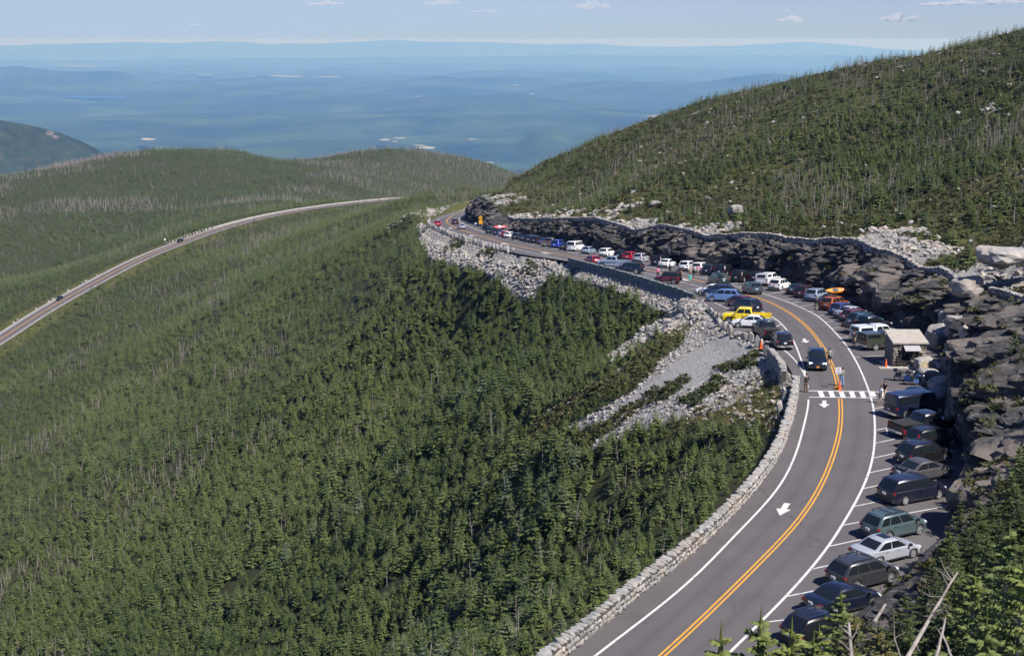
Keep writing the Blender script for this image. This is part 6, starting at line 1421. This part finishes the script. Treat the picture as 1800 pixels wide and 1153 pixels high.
# ------------------------------------------------------------------ motorcycles, bicycle, boats
def tyre_mb(r, w_): 
    mb = MB(); N = 20; prof = [(r-.09, -w_*.5), (r-.02, -w_*.5), (r, 0), (r-.02, w_*.5), (r-.09, w_*.5)]; V = []
    for rr_, y_ in prof:
        for k_ in range(N): a = 6.2832*k_/N; V.append((rr_*math.cos(a), y_, rr_*math.sin(a)))
    return mb.add(V, [(j*N+k_, (j)*N+(k_+1) % N, ((j+1) % 5)*N+(k_+1) % N, ((j+1) % 5)*N+k_) for j in range(5) for k_ in range(N)])
def moto(px_, py_, hd, col, label, case=True):
    p = on_road(px_, py_); e = empty('motorcycle', (float(p[0]), float(p[1]), float(p[2])), (R_(-8), 0, R_(hd))); tag(e, label, 'motorcycle', 'motorcycles parked by the boulders')
    for xx, n_ in ((.82, 'front'), (-.78, 'rear')):
        w_ = link('wheel', shared('mt', lambda: tyre_mb(.33, .14).mesh('moto_tyre', 40)), M['rubber'], e, (xx, 0, .33)); mb = MB(); mb.cyl((0, -.03, 0), (0, .03, 0), .06, .06, 10)
        for k_ in range(6): a = k_*1.047; mb.cyl((0, 0, 0), (.25*math.cos(a), 0, .25*math.sin(a)), .014, .012, 5)
        link('rim', mb.mesh('moto_rim'), M['chrome'], w_)
    link('frame', MB().cyl((-.78, .08, .33), (-.1, .1, .35), .03, .03, 6).cyl((-.1, .1, .35), (.5, 0, .8), .03, .03, 6).cyl((-.1, -.1, .35), (-.5, 0, .72), .03, .03, 6).cyl((.5, 0, .8), (-.5, 0, .72), .03, .03, 6).mesh('frame'), M['trim'], e)
    link('engine', MB().box((.05, 0, .42), (.50, .34, .36), taper=.8).cyl((.0, -.2, .5), (.12, -.22, .72), .09, .08, 10).cyl((.0, .2, .5), (.12, .22, .72), .09, .08, 10).mesh('engine', 40), M['chrome'], e)
    bm = bmesh.new(); bmesh.ops.create_uvsphere(bm, u_segments=14, v_segments=8, radius=.5)
    for v in bm.verts: v.co.x *= .62; v.co.y *= .34*(1+.4*v.co.x); v.co.z *= .30
    me = bpy.data.meshes.new('tank'); bm.to_mesh(me); bm.free(); me.polygons.foreach_set('use_smooth', [True]*len(me.polygons)); link('fuel_tank', me, M['p_'+col], e, (.22, 0, .86))
    link('seat', MB().box((-.32, 0, .80), (.66, .30, .12), taper=.85).box((-.58, 0, .90), (.24, .28, .14), taper=.8).mesh('seat'), M['rubber'], e)
    for s_ in (-1, 1): link('fork', MB().cyl((.82, s_*.10, .33), (.56, s_*.09, .98), .028, .028, 8).mesh('fork'), M['chrome'], e)
    link('handlebar', MB().cyl((.52, -.40, 1.08), (.50, 0, 1.0), .018, .018, 6).cyl((.50, 0, 1.0), (.52, .40, 1.08), .018, .018, 6).mesh('handlebar'), M['chrome'], e)
    link('headlight', MB().cyl((.62, 0, .93), (.76, 0, .90), .10, .08, 12).mesh('headlight', 40), M['clearlens'], e)
    link('windscreen', MB().add([(.66, -.22, .98), (.66, .22, .98), (.50, .18, 1.34), (.50, -.18, 1.34), (.70, 0, 1.0), (.53, 0, 1.38)], [(0, 4, 5, 3), (4, 1, 2, 5)]).mesh('windscreen'), M['glass'], e)
    link('front_fender', MB().cyl((.82, -.07, .62), (.82, .07, .62), .10, .10, 10).box((.82, 0, .67), (.5, .15, .04)).mesh('fender'), M['p_'+col], e)
    for s_ in (-1, 1):
        link('exhaust', MB().cyl((.05, s_*.2, .28), (-.95, s_*.22, .30), .045, .05, 10).mesh('exhaust'), M['chrome'], e)
        link('saddlebag', MB().box((-.70, s_*.27, .60), (.55, .18, .34), taper=.9).mesh('saddlebag'), M['p_'+col], e)
    if case: link('top_case', MB().box((-.98, 0, 1.02), (.40, .46, .32), taper=.85).mesh('top_case'), M['p_black'], e)
moto(1592, 670, -12, 'black', 'black motorcycle with a top case, rear of the two by the boulders', True)
moto(1609, 677, -15, 'blue', 'blue and chrome motorcycle nosed toward the grey boulders', False)
def kayak(x, y, z, hd, m1, m2, label, L_=3.2, tiltx=0):
    e = empty('kayak', (x, y, z), (R_(tiltx), 0, R_(hd))); tag(e, label, 'kayak', 'boats carried on car roofs'); N = 17; K = 10; V = []
    for i in range(N):
        u = i/(N-1)*2-1; w_ = .34*(1-abs(u)**2.2)**.8+.004; h_ = .15*(1-abs(u)**3)**.7+.005; zz = .16*abs(u)**3
        for k_ in range(K):
            a = 6.2832*k_/K; V.append((u*L_/2, w_*math.cos(a), zz+h_*math.sin(a)*(1.0 if math.sin(a) < 0 else .75)))
    Fc = [(i*K+k_, i*K+(k_+1) % K, (i+1)*K+(k_+1) % K, (i+1)*K+k_) for i in range(N-1) for k_ in range(K)]
    link('hull', MB().add(V, Fc).mesh('hull', 50), M[m1], e)
    mb = MB(); n_ = 16; V = [(.45*math.cos(6.2832*k_/n_)-.1, .24*math.sin(6.2832*k_/n_), .125+.0) for k_ in range(n_)]; V2 = [(x_*1.12, y_*1.15, .10) for x_, y_, z_ in V]
    mb.add(V+V2, [(k_, (k_+1) % n_, n_+(k_+1) % n_, n_+k_) for k_ in range(n_)]+[tuple(range(n_-1, -1, -1))]); link('cockpit', mb.mesh('cockpit'), M[m2], e)
    link('stripe', MB().box((.95, 0, .115), (.55, .30, .02), taper=.7).mesh('stripe'), M[m2 if m2 != 'trim' else 'trim'], e)
plain('kay_orange', 'orange_kayak_plastic', (.95, .27, .01), .35, coat=.4); plain('kay_red', 'red_kayak_plastic', (.75, .02, .04), .35, coat=.4)
kc = [c_ for c_ in CARS if 'orange kayak on its roof' in c_[5]][0]; kayak(kc[0]+.55, kc[1]+.2, float(zr(kc[1]))+1.85, 18, 'kay_orange', 'trim', 'orange kayak lashed on a dark sedan roof, pointing toward the rock cut', 3.1, 55)
kc = [c_ for c_ in CARS if 'red and white canoe' in c_[5]][0]; kayak(kc[0]+.3, kc[1]+.3, float(zr(kc[1]))+2.0, 12, 'kay_red', 'signwhite', 'red and white canoe on a dark SUV at the far end of the row', 3.4, 50)
kc = [c_ for c_ in CARS if 'bicycle on its rear rack' in c_[5]][0]; a = R_(kc[2]); bx0, by0 = kc[0]-math.cos(a)*2.62, kc[1]-math.sin(a)*2.62
e = empty('bicycle', (bx0, by0, float(zr(by0))+.45), (0, 0, a+math.pi/2)); tag(e, 'dark red bicycle hung on the back of a white SUV', 'bicycle')
for xx in (-.52, .52):
    w_ = link('wheel', shared('bt', lambda: (lambda mb, N=20: mb.add([((.34+dr)*math.cos(6.2832*k_/N), dy_, (.34+dr)*math.sin(6.2832*k_/N)) for dr, dy_ in ((-.02, -.02), (.02, 0), (-.02, .02)) for k_ in range(N)], [(j*N+k_, j*N+(k_+1) % N, ((j+1) % 3)*N+(k_+1) % N, ((j+1) % 3)*N+k_) for j in range(3) for k_ in range(N)]))(MB()).mesh('bike_tyre')), M['rubber'], e, (xx, 0, .34))
    mb = MB()
    for k_ in range(8): mb.cyl((0, 0, 0), (.32*math.cos(k_*.785), 0, .32*math.sin(k_*.785)), .005, .005, 3)
    link('spokes', mb.mesh('spokes'), M['chrome'], w_)
link('frame', MB().cyl((-.52, 0, .34), (-.08, 0, .30), .02).cyl((-.52, 0, .34), (-.18, 0, .80), .018).cyl((-.08, 0, .30), (-.20, 0, .88), .022).cyl((-.08, 0, .30), (.36, 0, .78), .022).cyl((-.18, 0, .80), (.36, 0, .82), .022).cyl((.52, 0, .34), (.34, 0, .92), .02).mesh('frame'), M['p_maroon'], e)
link('handlebar', MB().cyl((.36, -.28, .98), (.36, .28, .98), .014).cyl((.35, 0, .85), (.36, 0, .98), .014).mesh('handlebar'), M['trim'], e); link('saddle', MB().box((-.22, 0, .94), (.26, .13, .06), taper=.7).mesh('saddle'), M['trim'], e)
# ------------------------------------------------------------------ low shrubs and grass tussocks
def shrub_mb(seed, n=46, flat=.55):
    r = random.Random(seed); mb = MB()
    for k_ in range(n):
        a = r.uniform(0, 6.28); e_ = r.uniform(.05, 1.45); R = r.uniform(.28, .5); x, y, z = R*math.cos(a)*math.cos(e_), R*math.sin(a)*math.cos(e_), R*math.sin(e_)*flat*1.6
        s_ = r.uniform(.10, .2); dx, dy, dz = [r.uniform(-1, 1)*s_ for _ in range(3)]; ex, ey, ez = [r.uniform(-1, 1)*s_*.6 for _ in range(3)]
        mb.add([(x-dx, y-dy, max(z-dz, 0)), (x+ex, y+ey, z+ez+s_*.3), (x+dx, y+dy, z+dz+s_*.4), (x-ex, y-ey, max(z-ez, 0))], [(0, 1, 2, 3)])
    return mb
SHR = [shrub_mb(600+q).mesh('shrub') for q in range(5)]
M['shrubleaf'] = leaf_mat('shrub_leaves', (.018, .031, .011), (.046, .060, .021), (.070, .064, .024))
M['tussock'] = mat('dry_grass', (.20, .17, .07), .9); t = NT(M['tussock']); t.color(t.ramp(t.noise(.8, 5, .7, t.pos()), [(.3, (.055, .07, .02)), (.5, (.14, .125, .045)), (.68, (.22, .155, .07))]))
def tuss_mb(seed, n=26):
    r = random.Random(seed); mb = MB()
    for k_ in range(n):
        a = r.uniform(0, 6.28); x, y = r.uniform(-.4, .4), r.uniform(-.4, .4); l = r.uniform(.15, .4); w_ = r.uniform(.02, .05); mb.add([(x-w_, y, 0), (x+w_, y, 0), (x+math.cos(a)*l*.6, y+math.sin(a)*l*.6, l)], [(0, 1, 2)])
    return mb
TUS = [tuss_mb(640+q).mesh('tussock') for q in range(4)]
sx_, sy_, sh_, stn, sk_ = [], [], [], [], []
for (r0, r1, a0, a1, sp, md_) in ((100, 240, 0, 13, .62, 'low'), (245, 450, -6, 5, 1.3, 'low'), (95, 240, 2, 23.5, .95, 'hill'), (240, 560, -3, 23, 1.6, 'hill'), (100, 190, 3, 13, .5, 'grass'), (40, 110, 8, 26, .9, 'near')):
    x, y = stand(r0, r1, a0, a1, sp, int(r0)+91); z = hgt(x, y); qx_, qy_ = proj(np.stack([x, y, z], 1)); rs = np.random.RandomState(int(r0)+5); u = rs.rand(len(x)); ins = inpoly(x, y, cor.tolist())
    if md_ == 'low': k_ = zone(LOWVEG, qx_, qy_, x, y) & ~ins
    elif md_ == 'grass': k_ = zone(GRASS, qx_, qy_, x, y) & ~ins & (u < .8)
    elif md_ == 'near':
        de = linedist(x, y, EL[::3]); k_ = ~ins & (de > 4.2)
    else:
        dt = linedist(x, y, TL[::3]); n1_ = fbm(x/14, y/14, o=4, seed=51); n4_ = fbm(x/26, y/26, o=3, seed=61)
        rk = ((n1_+.5*fbm(x/3, y/3, o=2, seed=52)-sm(0, 18, dt)*.75+.25) > .36); k_ = ~ins & (dt > 1.5) & ~(rk & (u > .12)) & (u < .85)
    x, y = x[k_], y[k_]; sx_.append(x); sy_.append(y); n_ = len(x); v_ = rs.rand(n_)
    sh_.append({'low': .75, 'hill': .70, 'grass': .5, 'near': .9}[md_]*(.5+.9*v_)*(1.3 if r0 >= 240 else 1)); stn.append(np.clip(fbm(x/9, y/9, o=3, seed=171)*1.5+.3+(.35 if md_ == 'grass' else (.25 if md_ == 'hill' else 0)), 0, 1)); sk_.append(np.where(rs.rand(n_) < {'low': .1, 'hill': .42, 'grass': .85, 'near': .15}[md_], 5+rs.randint(0, 4, n_), rs.randint(0, 5, n_)))
sx_, sy_, sh_, stn, sk_ = [np.concatenate(q) for q in (sx_, sy_, sh_, stn, sk_)]
szz = hgt(sx_, sy_)-.03
# shrubs added on the rock cut's ledges to darken their sunlit tops
rs = np.random.RandomState(44); Hm = np.repeat(hh[None], NS, 0); Ym = np.repeat(FT[:, 1:2], NH, 1); up_ = np.zeros(Hm.shape, bool); run_ = np.linalg.norm(np.diff(Px, axis=1), axis=2); ris_ = np.abs(np.diff(Pz, axis=1)); up_[:, 1:] = run_ > ris_*1.1
cn = fbm(Px[..., 0]/5, Px[..., 1]/5, Pz/2.5, o=3, seed=181); pr = np.where(Ym < 165, .16, .02)*(Hm > .45)*np.clip(.6+cn*2.2, 0, 1.4)*np.where(Ym < 112, 1.5, 1)
kq = up_ & (rs.rand(*Hm.shape) < pr); m_ = int(kq.sum())
sx_ = np.r_[sx_, Px[..., 0][kq]]; sy_ = np.r_[sy_, Px[..., 1][kq]]; szz = np.r_[szz, Pz[kq]-.08]; sh_ = np.r_[sh_, rs.uniform(.35, 1.0, m_)]; stn = np.r_[stn, rs.uniform(0, .7, m_)]; sk_ = np.r_[sk_, np.where(rs.rand(m_) < .15, 6, rs.randint(0, 5, m_))]
i = np.arange(len(sx_)); rs = np.random.RandomState(3); ws = sh_*rs.uniform(1.2, 2.0, len(i)); ws = np.where(sk_ > 4, sh_*1.4, ws)
srcs = [src('sh_%d' % q, SHR[q], [M['shrubleaf']]) for q in range(5)]+[src('sz_%d' % q, TUS[q], [M['tussock']]) for q in range(4)]
mass('low_shrubs', np.stack([sx_, sy_, szz], 1), np.c_[np.zeros((len(i), 2)), rs.rand(len(i))*6.28], np.stack([ws, ws, sh_*np.where(sk_ > 4, 1.2, 1.1)], 1), sk_, stn, srcs, 'low green shrubs and dry grass between rocks and firs', 'shrubs')


# ------------------------------------------------------------------ the close firs at the lower right
def near_fir(seed, H, wid=.42, whorls=13, br=7, dens=1.0):
    """crown of drooping boughs, each bough set with flat sprays of short needled twigs"""
    r = random.Random(seed); mb = MB()
    for i in range(whorls):
        f = i/(whorls-1.0); z = H*(.06+.90*f); L = H*wid*((1-f)**.88*.95+.045)
        n = max(4, int(br*(1-.35*f)+.5)); a0 = r.uniform(0, 6.28)
        z0_ = z
        for k_ in range(n):
            z = z0_+r.uniform(-.6, .6)*H/whorls
            a = a0+6.283*k_/n+r.uniform(-.3, .3); l = L*r.uniform(.6, 1.22); ca, sa = math.cos(a), math.sin(a); el = .55*f-.12+r.uniform(-.1, .1); m_ = max(6, int(l/.06*dens)); pz = z
            for j in range(m_):
                u = (j+.6)/m_; bx, bz = l*u, z+l*u*el-l*.16*u*u+.04*l*math.sin(u*9)
                for s_ in ((-1, 1) if j < m_-1 else (-1, 0, 1)):
                    tl = (.09+.24*l*(1-u)**.7)*r.uniform(.7, 1.25); ang = (.95-.25*u)*s_+r.uniform(-.15, .15); dx, dy = math.cos(ang)*tl, math.sin(ang)*tl; dzt = r.uniform(-.25, .12)*tl; w_ = .016+.045*tl
                    nx, ny = -math.sin(ang)*w_, math.cos(ang)*w_
                    def P(x, y, zz): return (ca*x-sa*y, sa*x+ca*y, zz)
                    m1x, m1y = bx+dx*.45, dy*.45
                    mb.add([P(bx, 0, bz), P(m1x+nx, m1y+ny, bz+dzt*.4-.012), P(bx+dx, dy, bz+dzt), P(m1x-nx, m1y-ny, bz+dzt*.4-.012), P(m1x, m1y, bz+dzt*.4+w_*.8)], [(0, 1, 4), (1, 2, 4), (2, 3, 4), (3, 0, 4)])
    for k_ in range(6):
        a = k_*1.05; mb.add([(0, 0, H*1.03), (.05*math.cos(a), .05*math.sin(a), H*.90), (.05*math.cos(a+1.2), .05*math.sin(a+1.2), H*.90)], [(0, 1, 2)])
    return mb
NF = [near_fir(700+q, h_, w_, wh, b_) for q, (h_, w_, wh, b_) in enumerate(((2.4, .46, 16, 7), (3.0, .42, 19, 7), (2.0, .54, 14, 7), (4.6, .36, 28, 7)))]
NFH = [2.4, 3.0, 2.0, 4.6]; NFM = [q.mesh('near_fir_crown') for q in NF]; NFT = [MB().cyl((0, 0, -1.5), (0, 0, h_*.95), .07, .015, 7).mesh('near_fir_trunk') for h_ in NFH]
plain('needle_yellow', 'yellowing_needles', (.16, .13, .03), .7); t = NT(M['needle_yellow']); t.color(t.ramp(t.noise(2.5, 4, .6, t.pos()), [(.35, (.035, .055, .014)), (.55, (.10, .09, .022)), (.72, (.16, .09, .03))]))
ALLOW = [(2300,500),(1800,560),(1775,640),(1800,730),(1740,800),(1700,885),(1650,930),(1640,985),(1592,1020),(1560,1062),(1500,1075),(1440,1108),(1330,1130),(1240,1180),(1150,1400),(2300,1500)]
x, y = stand(36, 112, 6, 27, 1.75, 808); z = hgt(x, y); de = linedist(x, y, EL[::3]); ins = inpoly(x, y, cor.tolist()); rs = np.random.RandomState(12); hh_ = rs.uniform(1.5, 3.2, len(x)); tx, ty_ = proj(np.stack([x, y, z+hh_], 1)); bx_, by_ = proj(np.stack([x, y, z], 1))
k_ = ~ins & (de > 4.0) & inpoly(tx, ty_, ALLOW) & (tx-hh_*.3*2500/np.hypot(x, y) < 1840) & (ty_ < 1180)
FIRN = [(float(a), float(b), float(c_), float(h_), 'auto') for a, b, c_, h_ in zip(x[k_], y[k_], z[k_], hh_[k_])]
for (px_, py_, d_, yel) in ((1338,1080,24,'light'),(1268,1108,22,'light'),(1392,1098,23,'light'),(1430,1120,24,'light'),(1478,1040,33,'light'),(1502,1078,31,'yel'),(1545,1095,30,'yel'),(1440,1105,29,'light'),(1590,1048,40,'dark'),(1640,985,47,'dark'),(1668,930,58,'dark'),(1735,940,36,'dark'),(1775,925,25,'bright'),(1715,1000,27,'bright'),(1800,985,23,'bright'),(1655,1085,26,'dark'),(1735,1085,21,'bright'),(1600,1110,27,'dark'),(1700,1010,38,'dark'),(1560,1120,25,'yel'),(1780,835,74,'dark'),(1745,870,72,'dark'),(1712,905,70,'dark'),(1665,960,64,'dark'),(1690,880,82,'dark'),(1785,580,112,'dark'),(1799,606,109,'dark'),(1778,712,103,'bright'),(1797,738,100,'dark'),(1758,832,88,'dark'),(1793,785,88,'bright'),(1752,598,118,'dark')):
    p = at(px_, py_, d_); g_ = min(float(hgt(p[0], p[1])), p[2]-1.6); FIRN.append((p[0], p[1], g_, p[2]-g_, yel))

NM = dict(auto='needles_near', light='needles_near', bright='needles_near', dark='needles', yel='needle_yellow')
M['needles_near2'] = leaf_mat('pale_fir_needles', (.050, .082, .020), (.135, .17, .05))  # paler green needles for some of the close firs
seen_lab = {}
for q, (x, y, z, h_, kd) in enumerate(FIRN):
    v = 3 if h_ > 3.8 else min(range(3), key=lambda c_: abs(NFH[c_]-h_)+.5*((q+c_) % 3)); sc_ = h_/NFH[v]; sxy = min(sc_, 1.5)*.95
    e = empty('near_fir', (x, y, z), (0, 0, q*2.4)); e.scale = (sxy, sxy, sc_)
    px_, py_ = proj(np.array([x, y, z+h_])); c_ = {'auto': ('dark green' if q % 3 else 'mid green'), 'light': 'pale green', 'bright': 'bright green', 'dark': 'dark green', 'yel': 'yellowing'}[kd]
    lab = cls(h_, (2, 2.8, 3.6), ('low', 'short', 'middling', 'tall'))+' '+c_+' fir '+cls(float(px_), (1300, 1380, 1450, 1520, 1580, 1640, 1700, 1760), ('nearest the painted road line', 'in front of the white stall line end', 'in front of the lowest black SUV', 'in front of the dark navy sedan', 'right of the dark navy sedan', 'below the silver sedan nose', 'right of the silver sedan', 'at the foot of the dark rock', 'by the right photo edge'))+cls(float(py_), (850, 940, 1030, 1100), (', high up', ', upper part', ', middle', ', low down', ', at the photo foot'))
    seen_lab[lab] = seen_lab.get(lab, 0)+1
    if seen_lab[lab] > 1: lab = lab.replace(' fir', [' dense fir', ' slim fir', ' ragged fir', ' bushy fir'][(seen_lab[lab]-2) % 4], 1)
    tag(e, lab, 'fir tree', 'firs on the bank in the near right corner')
    mt = M['needles_near2'] if kd in ('light', 'bright') else (M['needle_yellow'] if kd == 'yel' else (M['needles_near'] if q % 3 else M['shrubleaf']))
    link('crown', NFM[v], mt, e); link('trunk', NFT[v], M['bark'], e)
# fallen grey snag and its smaller neighbours
def snag(p0, p1, r0, r1, nb, seed, label):
    r = random.Random(seed); p0 = Vector(p0); p1 = Vector(p1); e = empty('dead_tree', p0); tag(e, label, 'dead tree'); d_ = p1-p0; mb = MB(); N = 7; prev = Vector((0, 0, 0)); side = d_.cross(Vector((0, 1, 0))).normalized()
    pts = [Vector((0, 0, 0))]+[d_*(k_/N)+side*r.uniform(-.03, .03)*d_.length*.25 for k_ in range(1, N)]+[d_]
    for k_ in range(N): mb.cyl(pts[k_], pts[k_+1], r0+(r1-r0)*k_/N, r0+(r1-r0)*(k_+1)/N, 8)
    link('trunk', mb.mesh('snag_trunk', 60), M['deadwood'], e)
    for k_ in range(nb):
        f_ = r.uniform(.08, .95); b = d_*f_; v = Vector((r.uniform(-1, 1), r.uniform(-.5, .5), r.uniform(-.2, 1))).normalized(); l = r.uniform(.25, .9)*(1.1-f_*.6)*d_.length*.22; m1 = b+v*l*.55+Vector((r.uniform(-.1, .1), 0, r.uniform(-.05, .12)))*l
        mb = MB().cyl(b, m1, r0*.34, r0*.2, 5).cyl(m1, b+v*l+Vector((0, 0, .15*l)), r0*.2, r0*.06, 5).cyl(m1, m1+Vector((v.z, v.y, -v.x))*l*.4, r0*.14, r0*.04, 4); link('branch', mb.mesh('branch'), M['deadwood'], e)
snag(at(1575, 1190, 21), at(1683, 1006, 24), .042, .016, 15, 5, 'long bleached dead trunk leaning right among the close firs')
snag(at(1536, 1094, 30), at(1556, 1062, 31), .045, .025, 2, 6, 'short broken grey stub pointing up, left of the long bleached trunk')
snag(at(1500, 1200, 20), at(1492, 1095, 22), .042, .02, 9, 7, 'thick grey brown dead stem under the yellowing firs at the photo foot')
snag(at(1640, 1180, 19), at(1662, 1085, 20), .03, .012, 5, 8, 'thin twisted dead branch right of the long bleached trunk')
snag(at(1690, 1200, 19), at(1655, 1110, 20), .03, .012, 5, 9, 'thin dead branch crossing low beside the long bleached trunk')
# ------------------------------------------------------------------ clouds, well beyond the air box
M['cloud'] = bpy.data.materials.new('cloud_vapour'); M['cloud'].use_nodes = True; cn = M['cloud'].node_tree; cn.nodes.remove(cn.nodes['Principled BSDF'])
pv = cn.nodes.new('ShaderNodeVolumePrincipled'); pv.inputs['Color'].default_value = (.93, .95, 1, 1); pv.inputs['Density'].default_value = .0006; pv.inputs['Absorption Color'].default_value = (1, 1, 1, 1); cn.links.new(pv.outputs[0], cn.nodes['Material Output'].inputs['Volume'])
CLD = [(1040,13,62,16,'small bright cumulus above the far horizon'),(775,7,60,12,'long thin cloud at the top, left of the bright cumulus'),(852,21,46,8,'low thin cloud under the long thin cloud'),(575,8,70,9,'faint cloud streak at the top, left of centre'),(1396,36,60,14,'faint grey flat cloud above the right ridge'),(1384,20,14,10,'tiny puff above the faint grey flat cloud'),(1582,35,64,18,'bright puffy cloud above the skyline firs'),(1690,8,130,9,'long grey cloud at the top right'),(1770,4,90,9,'pinkish cloud bank in the top right corner'),(1608,11,30,6,'tiny flat cloud left of the long grey cloud'),(345,46,26,6,'tiny faint cloud at the left'),(118,47,20,5,'smallest faint cloud far left'),(948,16,22,6,'tiny faint cloud left of the bright cumulus')]
for q, (cx_, cy_, w_, h_, lab) in enumerate(CLD):
    r = random.Random(q+40); D_ = 150000.; p = at(cx_, cy_, D_); u = D_/2500; bm = bmesh.new()
    me = bpy.data.meshes.new('cloud'); acc = bmesh.new()
    for k_ in range(13):
        fx_ = r.uniform(-.46, .46); rr_ = (1-abs(fx_)*1.7)*.5+.1; b2_ = bmesh.ops.create_icosphere(acc, subdivisions=2, radius=1)
        ox, oy, oz = fx_*w_*u, r.uniform(-.3, .3)*w_*u, (r.uniform(-.12, .30)*rr_*2)*h_*u
        for v in b2_['verts']:
            n_ = 1+.25*math.sin(v.co.x*5+q+k_)*math.cos(v.co.z*4+k_); v.co = Vector((v.co.x*w_*.17*u*n_+ox, v.co.y*w_*.17*u*n_+oy, max(v.co.z, -.35)*h_*.42*u*rr_*1.6*n_+oz))
    acc.to_mesh(me); acc.free(); bm.free(); me.materials.append(M['cloud']); o = bpy.data.objects.new('cloud', me); COL.objects.link(o); o.location = tuple(map(float, p)); tag(o, lab, 'cloud', 'small clouds over the horizon')
